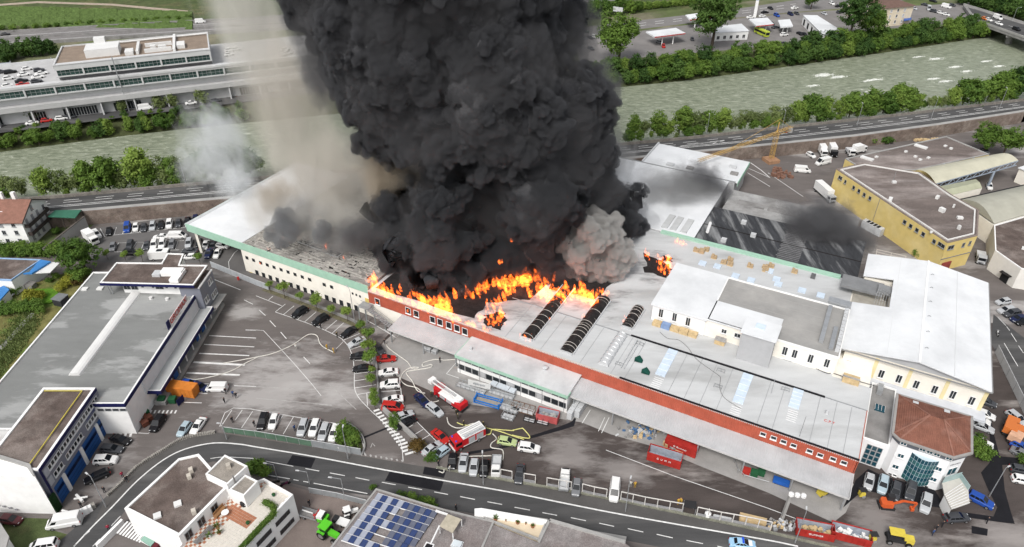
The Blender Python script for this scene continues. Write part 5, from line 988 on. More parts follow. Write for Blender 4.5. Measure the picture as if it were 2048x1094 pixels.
for k in range(5):win(o,q[3],q[0],(q[0]-q[3]).length*(.1+.2*k),ZF+2.0,3.2,3.4,FRAME,DARK,sill=False,bars=0)
py_=thing('pylon_sign','tall white pylon sign of the filling station','sign',W('A3',1935,140,ZF));p=W('A3',1935,140,ZF);part('pylon',MB().box(p,1.6,.5,12,.1),WHITE,py_);part('sign_face',MB().box(p+Vector((0,-.3,9.5)),1.5,.06,2,.1),M('sign_blue',(.1,.2,.5),.5,0),py_)
mg=thing('motorway_sign','grey gantry sign board on a post above the state road','sign',W('A3',835,215,ZF));p=W('A3',835,215,ZF);part('post',MB().tube([p,p+Vector((0,0,9))],.2,6),GFRAME,mg);part('board',MB().box(p+Vector((0,0,8)),5.5,.3,2.4,-.5),PLANT,mg)
# yellow house by the bridge
yh=thing('cream_house','pale cream three-storey house with brown hipped roof by the bridge','house',W('A4',960,210,ZF))
q=[W('A4',945,212,ZF),W('A4',1120,195,ZF)];u=(q[1]-q[0]);u.z=0;L_=u.length;u.normalize();nn=Vector((-u.y,u.x,0));q=[q[0],q[1],q[1]+nn*26,q[0]+nn*26];q[0]=q[0]-u*6;q[3]=q[3]-u*6
part('wall',MB().prism(q,ZF-.1,ZF+10.2),M('house_cream',(.66,.58,.45),.85,.08),yh);R_=inset(q,-.9);c1=(R_[0]+R_[1])/2;mid=[Vector((*(R_[0].lerp(R_[1],.5).lerp(R_[3].lerp(R_[2],.5),t_))[:2],ZF+13.6)) for t_ in (.3,.7)];RZ=[Vector((p.x,p.y,ZF+10)) for p in R_]
part('roof',MB().face([RZ[0],RZ[1],mid[0]]).face([RZ[1],RZ[2],mid[1],mid[0]]).face([RZ[2],RZ[3],mid[1]]).face([RZ[3],RZ[0],mid[0],mid[1]]),M('brown_roof',(.14,.09,.075),.9,.15,.5),yh)
for z in (2.2,5.2,8.2):
    for k in range(4):win(yh,q[0],q[1],2.0+k*(L_+3)/4.0,ZF+z,1.3,1.7,FRAME,SH if k%2 else GLASS);win(yh,q[3],q[0],4+k*5.5,ZF+z,1.3,1.7,FRAME,SH)
aw=MB()
part('awning',MB().prism([W('A4',1085,165,ZF+3.5),W('A4',1145,155,ZF+3.5),W('A4',1145,135,ZF+3.5),W('A4',1085,145,ZF+3.5)],ZF+3.2,ZF+3.5),M('blue_awning',(.06,.12,.35),.7,.1),yh)
# bridge
br=thing('road_bridge','concrete road bridge on a round pier crossing the river','bridge',W('A4',1910,345,ZW));zb=6.0
a,b_=W('A4',1650,165,zb),W('A4',2400,430,zb);c,d=W('A4',1560,40,zb),W('A4',2500,330,zb)
part('deck',MB().prism([a,b_,d,c],zb-1.4,zb),CONCD,br);part('road',MB().prism(inset([a,b_,d,c],1.6),zb,zb+.03),ROADM,br)
for p0,p1 in ((a,b_),(c,d)):part('parapet',MB().bar(p0+Vector((0,0,.5)),p1+Vector((0,0,.5)),.4,1.0),CONC,br)
p=W('A4',1915,345,ZW);part('pier',MB().tube([p-Vector((0,0,2)),p+Vector((0,0,5.6))],1.6,12),CONCD,br);part('pier_head',MB().box(p+Vector((0,0,4.4)),4,14,1.2,-.6),CONCD,br)
for k in range(5):part('lane_marking',strip([a.lerp(c,.5).lerp(b_.lerp(d,.5),.05+k*.18),a.lerp(c,.5).lerp(b_.lerp(d,.5),.12+k*.18)],.25,zb+.05),PAINT,br)
# ================================================================ trees, shrubs
def leaf_mat(name,c1,c2):
    m=bpy.data.materials.new(name);m.use_nodes=True;nt=m.node_tree;b=nt.nodes['Principled BSDF'];N=nt.nodes.new;Lk=nt.links.new
    g=N('ShaderNodeNewGeometry');n=N('ShaderNodeTexNoise');n.inputs['Scale'].default_value=.55;n.inputs['Detail'].default_value=4;Lk(g.outputs['Position'],n.inputs['Vector'])
    oi=N('ShaderNodeObjectInfo');ad=N('ShaderNodeMath');ad.operation='MULTIPLY_ADD';ad.inputs[1].default_value=.5;Lk(oi.outputs['Random'],ad.inputs[0]);sb=N('ShaderNodeMath');sb.operation='SUBTRACT';sb.inputs[1].default_value=.25;Lk(n.outputs['Fac'],sb.inputs[0]);Lk(sb.outputs[0],ad.inputs[2])
    rp=N('ShaderNodeMapRange');rp.inputs[1].default_value=.15;rp.inputs[2].default_value=.8;Lk(ad.outputs[0],rp.inputs[0])
    mx=N('ShaderNodeMix');mx.data_type='RGBA';Lk(rp.outputs[0],mx.inputs[0]);mx.inputs[6].default_value=(*c1,1);mx.inputs[7].default_value=(*c2,1);Lk(mx.outputs[2],b.inputs['Base Color'])
    b.inputs['Roughness'].default_value=.7;b.inputs['Specular IOR Level'].default_value=.25
    tr=N('ShaderNodeBsdfTranslucent');Lk(mx.outputs[2],tr.inputs[0]);ms=N('ShaderNodeMixShader');ms.inputs[0].default_value=.25;Lk(b.outputs[0],ms.inputs[1]);Lk(tr.outputs[0],ms.inputs[2]);Lk(ms.outputs[0],nt.nodes['Material Output'].inputs[0]); return m
LEAF=[leaf_mat('leaf_mid',(.05,.11,.016),(.15,.24,.04)),leaf_mat('leaf_fresh',(.09,.17,.025),(.22,.31,.06)),leaf_mat('leaf_dark',(.03,.075,.016),(.095,.17,.035)),leaf_mat('leaf_olive',(.09,.13,.035),(.2,.25,.09)),leaf_mat('leaf_yellow',(.16,.17,.015),(.36,.36,.05)),leaf_mat('leaf_rust',(.08,.06,.015),(.2,.11,.03))]
BARK=M('bark',(.07,.055,.045),.95,.25,2,obj=True)
def crown_mesh(name,mat,seed,rx,rz,clumps,leaves,size,base=0.25,lobes=5,spread=.85):
    """leaf quads on clumps that sit on several uneven lobes; unit: metres, origin at crown centre"""
    rn=np.random.RandomState(seed);lob=[]
    for k in range(lobes):
        a=rn.uniform(0,2*math.pi);rr_=rn.uniform(.15,.6)*rx;lob.append((rr_*math.cos(a),rr_*math.sin(a),rn.uniform(-.45,.55)*rz,rn.uniform(.42,.7)))
    V_=[];
    for k in range(clumps):
        l=lob[rn.randint(lobes)];d=rn.normal(size=3);d/=np.linalg.norm(d);d[2]=d[2]*.9+.12;q=rn.uniform(.62,1.06)
        c=np.array([l[0]+d[0]*rx*l[3]*q,l[1]+d[1]*rx*l[3]*q,l[2]+d[2]*rz*l[3]*q]);cr_=rn.uniform(.28,.6)*spread
        P=c+rn.normal(size=(leaves,3))*cr_*np.array([1,1,.75])
        nrm=(P-c)/(np.linalg.norm(P-c,axis=1,keepdims=True)+1e-6)*.6+rn.normal(size=(leaves,3))*.55+d*.5+np.array([0,0,.35]);nrm/=np.linalg.norm(nrm,axis=1,keepdims=True)
        t=np.cross(nrm,rn.normal(size=(leaves,3)));t/=np.linalg.norm(t,axis=1,keepdims=True)+1e-9;bt=np.cross(nrm,t);s=rn.uniform(.55,1.15,(leaves,1))*size
        V_.append(np.stack([P-t*s,P-bt*s*.6,P+t*s,P+bt*s*.6],1).reshape(-1,3))
    v=np.concatenate(V_);n=len(v)//4;me=bpy.data.meshes.new(name);me.vertices.add(len(v));me.vertices.foreach_set('co',v.astype(np.float32).ravel());me.loops.add(n*4);me.loops.foreach_set('vertex_index',np.arange(n*4,dtype=np.int32));me.polygons.add(n);me.polygons.foreach_set('loop_start',np.arange(0,n*4,4,dtype=np.int32));me.materials.append(mat);me.update();me.validate(); return me
def trunk_mesh(h,r,seed,limbs=4):
    rn=random.Random(seed);mb=MB();mb.tube([(0,0,-.3),(.1,0,h*.4),(.05,.1,h*.75),(0,0,h)],[r,r*.75,r*.5,r*.2],6)
    for k in range(limbs):a=rn.uniform(0,6.28);z=h*rn.uniform(.35,.6);q=h*rn.uniform(.25,.4);mb.tube([(0,0,z),(math.cos(a)*q*.5,math.sin(a)*q*.5,z+q*.4),(math.cos(a)*q,math.sin(a)*q,z+q*.8)],[r*.45,r*.3,r*.12],5)
    return mb.mesh('trunk',BARK)
KINDS_={}
def tree_kind(key,mat,rx,rz,zc,clumps,leaves,size,n=3,lobes=5,r=.22,spread=.85):
    KINDS_[key]=[(crown_mesh('crown',mat,hash_(key)+k,rx,rz,clumps,leaves,size,lobes=lobes,spread=spread),trunk_mesh(zc+rz*.3,r,k),zc) for k in range(n)]
def hash_(s): return sum(ord(c)*(i+3) for i,c in enumerate(s))%9973
tree_kind('bank',LEAF[0],3.7,3.9,3.4,170,26,.34,n=4,lobes=8,r=.2)
tree_kind('bankdark',LEAF[2],3.9,4.2,3.6,170,26,.36,n=3,lobes=8,r=.22)
tree_kind('fresh',LEAF[1],3.2,4.0,3.4,140,24,.3,n=4,lobes=8,r=.16)
tree_kind('olive',LEAF[3],2.9,3.4,2.9,110,20,.28,n=3,lobes=7,r=.14)
tree_kind('round',LEAF[0],5.0,4.6,6.4,240,34,.3,n=2,lobes=9,r=.35,spread=.9)
tree_kind('tall',LEAF[2],7.0,9.0,12.5,300,34,.42,n=2,lobes=11,r=.5,spread=1.2)
tree_kind('yard',LEAF[1],1.15,1.05,2.6,60,22,.15,n=3,lobes=4,r=.07,spread=.4)
tree_kind('bush',LEAF[0],1.5,1.0,.8,55,24,.17,n=3,lobes=5,r=.05,spread=.5)
tree_kind('yellow',LEAF[4],1.6,1.1,1.2,60,26,.16,n=2,lobes=5,r=.05,spread=.5)
tree_kind('rust',LEAF[5],1.5,1.1,1.0,60,24,.16,n=2,lobes=5,r=.05,spread=.5)
RT=random.Random(11)
def tree(kind,p,label,group=None,s=1.0,name='tree',sx=None,cat='tree',v=None):
    cm,tm,zc=KINDS_[kind][RT.randrange(len(KINDS_[kind])) if v is None else v];o=thing(name,label,cat,p,group,RT.uniform(0,6.28));sx=sx or s;ORG[o.name]=Vector((0,0,0))
    t=link(bpy.data.objects.new('trunk',tm),o);t.scale=(s,s,s);c=link(bpy.data.objects.new('crown',cm),o);c.location=(0,0,zc*s);c.scale=(sx,sx,s); return o
def along(P,d,z):
    """point at fraction d of a polyline"""
    L=[(P[i+1]-P[i]).length for i in range(len(P)-1)];q=d*sum(L)
    for i,l in enumerate(L):
        if q<=l:r_=P[i].lerp(P[i+1],q/l);r_.z=z; return r_
        q-=l
    return P[-1]
# near bank: row of light trees between parapet and water
for k,(t,X,Y,s,kd) in enumerate((('B1',350,470,1.0,'fresh'),('B1',500,455,.95,'olive'),('B1',600,450,.8,'olive'),('B1',715,440,1.15,'fresh'),('B1',860,425,1.2,'bank'),('B1',985,415,1.0,'olive'),('B1',1090,412,1.45,'fresh'),('B1',1190,400,1.0,'bank'),('B1',1320,385,1.05,'olive'),('B1',1400,385,.95,'fresh'),('B1',1470,375,1.1,'olive'),('B1',150,480,.75,'olive'),('B1',20,480,.8,'olive'),('B1',-90,490,.9,'fresh'),
    ('B1',1640,330,1.1,'bank'),('B1',1760,320,1.0,'bankdark'),('B1',1880,310,1.2,'olive'),('B1',1990,300,1.0,'bank'),('A3',960,1110,.95,'fresh'),('A3',1060,1095,.7,'olive'),('A3',1170,1090,1.0,'fresh'),('A3',1260,1085,.7,'fresh'),('A3',1340,1075,1.2,'fresh'),('A3',1410,1070,.95,'olive'),('A3',1490,1065,.95,'olive'),('A3',1570,1060,.95,'fresh'),('A3',1660,1055,1.0,'fresh'),('A3',1790,1040,.7,'olive'),('A3',1870,1030,.85,'olive'),('A3',1960,1025,.7,'olive'),('A3',2030,1020,.75,'olive'),
    ('A4',60,1005,.95,'olive'),('A4',140,995,.9,'olive'),('A4',240,980,.95,'fresh'),('A4',330,975,1.1,'bank'),('A4',430,965,1.05,'fresh'),('A4',560,950,.75,'fresh'),('A4',660,940,1.1,'bank'),('A4',750,930,.9,'fresh'),('A4',840,920,1.05,'fresh'),('A4',930,910,1.1,'bank'),('A4',1000,905,1.2,'fresh'),('A4',1080,895,1.15,'bank'),('A4',1190,885,.85,'fresh'),('A4',1300,870,.55,'olive'),('A4',1400,860,.6,'olive'),('A4',1490,850,.85,'fresh'),('A4',1570,840,1.2,'bank'),('A4',1680,820,1.1,'fresh'),('A4',1770,805,1.2,'bank'),('A4',1840,795,1.2,'bank'),('A4',1930,780,1.15,'bank'),('A4',2020,765,1.35,'bankdark'),('A4',2110,750,1.3,'bank'))):
    p=W(t,X,Y,ZR-.6);p=p+Vector((0,1.5,0))
    tree(kd,p,{'fresh':'fresh light green tree on the bank beside the river parapet','olive':'thin olive green tree on the bank beside the river parapet','bank':'mid green bushy tree on the bank beside the river parapet','bankdark':'dark green tree on the bank beside the river parapet'}[kd],'trees between parapet and river',s*1.25)
nb_=shift(road_far,3.4,ZR-.7);nbv=[p for p in nb_ if -260<p.x<260];L_=sum((nbv[i+1]-nbv[i]).length for i in range(len(nbv)-1));d=0.0
while d<1:
    p=along(nbv,d,ZR-.9);px_=1024+CAM_F*p.x/(p.y*CS+(CAM_H-4)*SN)
    if px_<440 or px_>1240:tree(RT.choice(('olive','fresh','bank')),p+Vector((0,RT.uniform(-.5,3.5),0)),'low bush filling the bank between the parapet trees','bushes between parapet and river',RT.uniform(.35,.7),name='bank_bush',cat='bush')
    d+=4.6/L_
# far bank: dense growth hanging over the water
fp=[p for p in water_far[1:-1]];ftot=sum((fp[i+1]-fp[i]).length for i in range(len(fp)-1));k=0;d=0.0
while d<1.0:
    rn_=RT.random();base=along(fp,d,0);nrm=Vector((-.3,.95,0)).normalized()
    for row,(off,z) in enumerate(((2.2,-.6),(8.0,2.2))):
        if row and RT.random()<.12:continue
        p=base+nrm*(off+RT.uniform(-1.2,1.2))+Vector((RT.uniform(-1.5,1.5),0,0));p.z=z;kd='bankdark' if RT.random()<.45 else ('bank' if RT.random()<.75 else 'fresh')
        px0=1024+CAM_F*p.x/(p.y*CS+CAM_H*SN);hid=490<(1024+CAM_F*p.x/(p.y*CS+CAM_H*SN))<1150
        if hid:continue
        tree(kd,p,{'fresh':'light green tree in the dense growth of the far river bank','bank':'mid green tree in the dense growth of the far river bank','bankdark':'dark green tree in the dense growth of the far river bank'}[kd],'dense trees of the far river bank',RT.uniform(.75,1.15)*((1.1 if row else .95) if px0>500 else (.42 if row else .82)))
    d+=4.3/ftot
for t,X,Y,s,kd,lab in (('A3',850,500,2.0,'round','big round dark tree beside the filling station canopy'),('A3',1590,400,1.65,'tall','tall ragged dark tree between filling station canopies'),('A4',640,330,1.3,'tall','tall open-crowned tree beside the white car wash'),('A4',780,300,1.5,'round','broad tree in front of the cream house'),('A4',340,75,.9,'round','olive roadside tree above the used cars'),('A1',280,960,.95,'olive','pale tree in front of the terraced building next to red car'),('A1',985,890,.8,'olive','small pale tree beside the white van'),('A1',1270,860,.9,'olive','pale bushy tree on the lane by the terraced building'),('A1',1390,850,.9,'olive','loose pale tree at the end of the service lane'),('A1',1620,830,.9,'olive','thin tree seen through white smoke on the service lane')):tree(kd,W(t,X,Y,ZF),lab,None,s)
for X,Y,s in ((30,460,1.2),(120,470,1.0),(230,455,1.3),(340,440,1.1),(60,500,1.0),(420,430,.9)):tree('bankdark',W('A1',X,Y,ZF),'dark shrub tree between motorway wall and rooftop car park','shrubs below the motorway',s)
for X,Y,s in ((560,150,1.2),(640,140,1.3),(730,130,1.3),(830,115,1.3),(930,105,1.2),(1000,95,.9)):tree('bank',W('A3',X,Y,ZF),'bushy roadside tree on the verge above the state road','roadside trees on the verge',s)
for k in range(16):tree('fresh',W('A3',1020+k*36,78-k*3.4,ZF),'low green hedge bush along the verge of the state road','hedge bushes on the verge',.55,name='hedge_bush',sx=.9,cat='bush')
for k in range(26):tree('bankdark',W('A4',1560+(k%13)*50,-20+(k//13)*55+(k%13)*12,ZF),'dark tree of the wooded slope beyond the bridge','wooded slope beyond the bridge',1.2)
for k in range(18):tree('bush',W('A1',20+k*88,238-k*5,ZF),'low scrub bush on the verge of the field','scrub along the field edge',1.3,name='scrub_bush',cat='bush')
# works side
tree('round',W('B1',690,1075),'big round light green tree in the corner by the garden wall',None,1.02,v=0)
for X,Y,s in ((1010,1000,.95),(1145,1010,1.25),(865,985,.9),(1600,1025,1.1)):tree('yard',W('B1',X,Y),'small planted tree between car park and warehouse','small trees beside the car park',s)
for X,Y,s,lab in ((118,150,.85,'stairs'),(232,200,1.25,''),(362,245,.95,''),(495,305,1.35,''),(615,345,1.05,''),(732,385,1.15,''),(838,478,1.1,''),(905,565,1.2,''),(908,668,1.25,''),(920,765,1.4,''),(935,905,1.1,''),(945,1045,1.0,''),(935,815,.7,''),(955,1090,.9,'')):
    tree('yard',W('C2',X,Y),'small round-headed street tree in the planting strip of the parking bays','street trees along the parking bays',s*1.08)
for t,X,Y,s,kd,lab in (('D2',735,225,1.5,'bush','large green shrub in the bed at the exit'),('D2',690,190,1.3,'bush','green shrub beside the last white car'),('D2',790,270,1.3,'bush','green shrub at the rounded wall end'),('D2',680,250,1.0,'bush','green shrub against the glass fence'),('D2',1310,320,1.35,'rust','rust-tinged shrub by the walkway end'),('D2',1410,400,.95,'bush','compact green shrub beside the silver cars'),('D2',1110,125,1.1,'bush','scruffy shrub on the divider wall'),('D2',1100,80,.9,'bush','small shrub on the divider wall'),
    ('D4',1690,360,1.5,'bush','green shrub bed beside the tiled office'),('D4',1640,290,1.3,'bush','green shrub under the office eaves'),('D4',1720,390,1.0,'bush','green shrub at the bed corner by the office'),('D4',2030,430,.9,'bush','low shrub in the round bed'),('B4',1190,960,1.2,'bush','single green bush against the yellow wall'),('D2',10,480,1.5,'bush','dense green bush behind the terrace building'),('D2',55,520,1.2,'bush','green bush by the road beside the terrace building'),('D2',935,625,.5,'bush','weed tuft on the corner of the solar roof')):tree(kd,W(t,X,Y),lab,None,s,name='shrub',cat='shrub')
for X,Y,s in ((1160,690,.6),(1260,725,.8),(1330,745,.9),(1400,765,.9)):tree('bush',W('D2',X,Y,.3),'rough green plant in the roadside planter by the solar roof','plants in the roadside planter',s,name='planter_shrub',cat='shrub')
for X,Y,s in ((1690,1010,1.1),(1800,1000,1.0),(1720,960,.8)):tree('round',W('B4',X,Y-820,0),'twin round trees',None,s) if 0 else None
tree('round',W('B4',1720,130),'broad round tree beside the white shed',None,1.0);tree('round',W('B4',1870,165),'broad light green round tree in front of the white shed',None,1.05)
for X,Y in ((820,55),(890,45),(940,55)):tree('bush',W('B4',X,Y),'green scrub on the foot of the retaining wall','scrub by the retaining wall',1.6,name='scrub_bush',cat='bush')
# gardens
for X,Y,s,kd in ((540,95,1.5,'yellow'),(500,130,1.1,'yellow'),(640,60,1.6,'bush'),(690,20,1.4,'bush'),(570,30,1.2,'bush'),(620,90,1.0,'rust'),(250,215,1.5,'yellow'),(320,210,1.2,'yellow'),(120,160,1.0,'bush'),(400,70,.7,'bush'),(460,40,.8,'bush'),(300,300,1.3,'bush'),(340,320,1.0,'bush')):tree(kd,W('C1',X,Y,.8),{'yellow':'bright yellow-green garden shrub beside the roof lawn','bush':'dark green garden shrub around the roof lawn','rust':'reddish garden shrub near the dark shed'}[kd],'garden shrubs around the lawn',s,name='garden_shrub',cat='shrub')
for k in range(9):tree('bush',W('C1',20+k*30,310-k*4+(k%2)*14,.7),'clipped leafy bush of the garden hedge below the lawn','garden hedge',1.25,name='hedge_bush',cat='bush')
for k in range(14):tree('bush',W('B1',10+k*36,915+(k%3)*18,0),'wild green bush of the strip between house and low roof','wild hedge strip',1.5,name='hedge_bush',cat='bush')
for X,Y,s in ((400,610,1.6),(480,700,1.2),(560,690,1.2),(450,770,1.0),(640,720,.8)):tree('bush',W('B1',X,Y,.3),'rough green bush in the garden beside the white house','garden bushes by the house',s,name='garden_shrub',cat='shrub')
rn=random.Random(5)
gm_=MB()
for k in range(5200):
    t0=rn.random();c0=(-60+330*(1-t0)+rn.gauss(0,60),330+470*t0+rn.gauss(0,60));
    if c0[0]>390-(c0[1]-330)*.75 or c0[1]<300:continue
    p=W('C1',*c0,.62);h=rn.uniform(.2,.6);a=rn.uniform(0,6.28);d=Vector((math.cos(a),math.sin(a),0))*rn.uniform(.1,.25);gm_.face([p-d,p+d,p+Vector((rn.gauss(0,.15),rn.gauss(0,.15),h))])
tag(solo('rough_grass',gm_,LEAF[3],kind='stuff'),'rough tall grass and weeds of the wild roof garden')
# terrace hedge
hd=thing('terrace_hedge','thick clipped green hedge curving along the roof terrace edge','hedge',V(-45,75,6.4));HP=smooth_line([V(-46.6,66.5,6.9),V(-44.4,71.0,6.9),V(-42.4,75.0,6.9),V(-41.2,77.2,6.9),V(-41.8,78.6,6.9),V(-43.6,79.6,6.9)],8)
part('core',MB().tube(HP,.5,8),HEDM,hd);lm=MB()
for k in range(3200):
    p=HP[rn.randrange(len(HP)-1)].lerp(HP[min(len(HP)-1,rn.randrange(len(HP)))],0)+Vector((rn.gauss(0,1),rn.gauss(0,1),rn.gauss(0,1))).normalized()*rn.uniform(.45,.62)+Vector((rn.uniform(-.3,.3),rn.uniform(-.3,.3),.05));a=Vector((rn.gauss(0,1),rn.gauss(0,1),rn.gauss(0,1))).normalized()*.09;c=Vector((rn.gauss(0,1),rn.gauss(0,1),rn.gauss(0,1))).normalized()*.07;lm.face([p-a,p-c,p+a,p+c])
part('leaves',lm,LEAF[1],hd)
# ================================================================ vehicles
CARCOL={'white':(.72,.72,.71),'silver':(.42,.435,.45),'grey':(.17,.175,.185),'dark grey':(.055,.058,.065),'black':(.012,.012,.014),'navy':(.012,.018,.06),'blue':(.02,.07,.32),'red':(.42,.025,.02),'pale blue':(.36,.45,.5),'lime':(.42,.5,.24),'maroon':(.09,.02,.025),'orange':(.55,.16,.04),'green':(.03,.1,.06),'light blue':(.3,.5,.68)}
CARM={k:M('car_paint_'+k.replace(' ','_'),c,.3,0,metal=.0,spec=.28) for k,c in CARCOL.items()}
CGL=M('car_glass',(.01,.012,.015),.1,0,spec=.35);TYRE=M('tyre',(.015,.015,.015),.9,0);RIM=M('rim',(.35,.35,.36),.35,0,metal=.6);LAMPW=M('headlight',(.6,.62,.64),.15,0);LAMPR=M('tail_light',(.3,.01,.01),.25,0)
def car_meshes(L,Wd,st,gh,wb,wr,belt):
    """st: body stations (x, top z, half width); gh: greenhouse (x rear base, x front base, x rear roof, x front roof, roof z, half width roof)"""
    body=MB();rings=[]
    for x,zt,hw in st:
        rings.append([(x,-hw*.9,.2),(x,-hw,.42),(x,-hw*.99,zt-.14),(x,-hw*.88,zt),(x,hw*.88,zt),(x,hw*.99,zt-.14),(x,hw,.42),(x,hw*.9,.2)])
    k=len(body.v);body.v+=[p for r_ in rings for p in r_];n=8
    for i in range(len(rings)-1):
        for j in range(n):a,b_=k+i*n+j,k+i*n+(j+1)%n;body.f.append((a,a+n,b_+n,b_));body.m.append(0)
    body.f.append(tuple(k+j for j in range(n)));body.m.append(0);e=k+(len(rings)-1)*n;body.f.append(tuple(e+j for j in range(n))[::-1]);body.m.append(0)
    xb0,xb1,xr0,xr1,zr,hr=gh;hb=Wd/2*.86
    Bs=[(xb0,-hb,belt),(xb1,-hb,belt),(xb1,hb,belt),(xb0,hb,belt)];Rf=[(xr0,-hr,zr),(xr1,-hr,zr),(xr1,hr,zr),(xr0,hr,zr)]
    cab=MB();k=0;cab.v+=Bs+Rf
    for i in range(4):j=(i+1)%4;cab.f.append((i,j,4+j,4+i));cab.m.append(0)
    mid=[(a[0]*.92+.04*(xr0+xr1),a[1]*.85,zr+.05) for a in Rf];cab.v+=mid
    for i in range(4):j=(i+1)%4;cab.f.append((4+i,4+j,8+j,8+i));cab.m.append(0)
    cab.f.append((8,9,10,11));cab.m.append(0)
    def pane(i,a0,a1,b0_,b1_,out=.012):
        j=(i+1)%4;P= lambda u,v:Vector(Bs[i]).lerp(Vector(Bs[j]),u).lerp(Vector(Rf[i]).lerp(Vector(Rf[j]),u),v);q=[P(a0,b0_),P(a1,b0_),P(a1,b1_),P(a0,b1_)];nn=(q[1]-q[0]).cross(q[3]-q[0]).normalized()*out; return [p+nn for p in q]
    mats={};me={'body':body.mesh('body',[CARM['white']],smooth=False),'cabin':cab.mesh('cabin',[CARM['white']])}
    me['windscreen']=MB().face(pane(1,.05,.95,.06,.96)).mesh('windscreen',CGL);me['rear_window']=MB().face(pane(3,.08,.92,.3,.95)).mesh('rear_window',CGL)
    for nm,i in (('s0',0),('s1',2)):me[nm]=(MB().face(pane(i,.1,.36,.12,.9)).face(pane(i,.4,.66,.12,.9)).face(pane(i,.69,.93,.12,.9)) if L<5 else MB().face(pane(i,*((.76,.93) if i==0 else (.07,.24)),.12,.7))).mesh('side_window',CGL)
    w=MB();w.tube([(0,-.11,0),(0,.11,0)],wr,12,mi=0);w.tube([(0,-.125,0),(0,.125,0)],wr*.62,10,mi=1);me['wheel']=w.mesh('wheel',[TYRE,RIM])
    hw=st[-1][2];zt=st[-1][1];x1=st[-1][0];x0=st[0][0]
    me['headlight']=MB().box((0,0,-.08),.1,.32,.16).mesh('headlight',LAMPW);me['tail_light']=MB().box((0,0,-.12),.08,.26,.22).mesh('tail_light',LAMPR)
    me['_']=dict(wb=wb,wr=wr,hw=Wd/2,x0=x0,x1=x1,zf=zt,zr=st[0][1],hf=hw,hr=st[0][2])
    s=MB();s.v+=body.v;s.f+=body.f;s.m+=body.m;o_=len(s.v);s.v+=cab.v;s.f+=[tuple(i+o_ for i in f) for f in cab.f];s.m+=[0]*len(cab.f)
    for q in (pane(1,.05,.95,.06,.96),pane(3,.08,.92,.3,.95),*(((pane(0,.1,.93,.12,.9),pane(2,.1,.93,.12,.9))) if L<5 else ())):s.face(q,1)
    for sx in (-1,1):
        for sy in (-1,1):s.tube([(sx*wb/2,sy*(Wd/2-.2),wr),(sx*wb/2,sy*(Wd/2+.02),wr)],wr,8,mi=2)
    me['far']=s.mesh('car',[CARM['white'],CGL,TYRE]); return me
CT_={'hatchback':car_meshes(4.0,1.76,[(-2.0,.82,.74),(-1.9,.95,.82),(-.9,.97,.88),(.4,.95,.88),(1.2,.9,.85),(1.8,.78,.78),(2.0,.62,.68)],(-1.85,1.0,-1.5,.1,1.46,.62),2.5,.31,.93),
    'saloon':car_meshes(4.6,1.8,[(-2.3,.8,.74),(-2.15,.93,.82),(-1.3,.97,.9),(.5,.94,.9),(1.5,.88,.86),(2.1,.76,.8),(2.3,.6,.68)],(-1.7,1.1,-.95,.2,1.42,.62),2.75,.32,.93),
    'estate':car_meshes(4.65,1.82,[(-2.32,.85,.76),(-2.2,.98,.84),(-1.0,.99,.9),(.5,.96,.9),(1.5,.9,.86),(2.1,.78,.8),(2.3,.62,.68)],(-2.18,1.15,-1.85,.25,1.5,.64),2.75,.33,.96),
    'suv':car_meshes(4.55,1.88,[(-2.27,.95,.8),(-2.15,1.1,.88),(-1.0,1.12,.93),(.6,1.1,.93),(1.6,1.04,.9),(2.1,.92,.84),(2.27,.7,.72)],(-2.12,1.2,-1.8,.3,1.72,.68),2.7,.37,1.08),
    'minivan':car_meshes(4.8,1.9,[(-2.4,.95,.8),(-2.3,1.1,.88),(-1.0,1.12,.93),(.9,1.1,.93),(1.9,.98,.88),(2.3,.82,.8),(2.4,.64,.7)],(-2.3,1.75,-2.1,.75,1.85,.7),3.0,.34,1.08),
    'van':car_meshes(5.6,2.0,[(-2.8,1.05,.95),(-2.7,1.2,.98),(-1.0,1.22,1.0),(1.4,1.22,1.0),(2.2,1.15,.96),(2.65,.98,.88),(2.8,.7,.8)],(-2.75,2.35,-2.7,1.35,2.3,.86),3.4,.35,1.18)}
NCAR=[0]
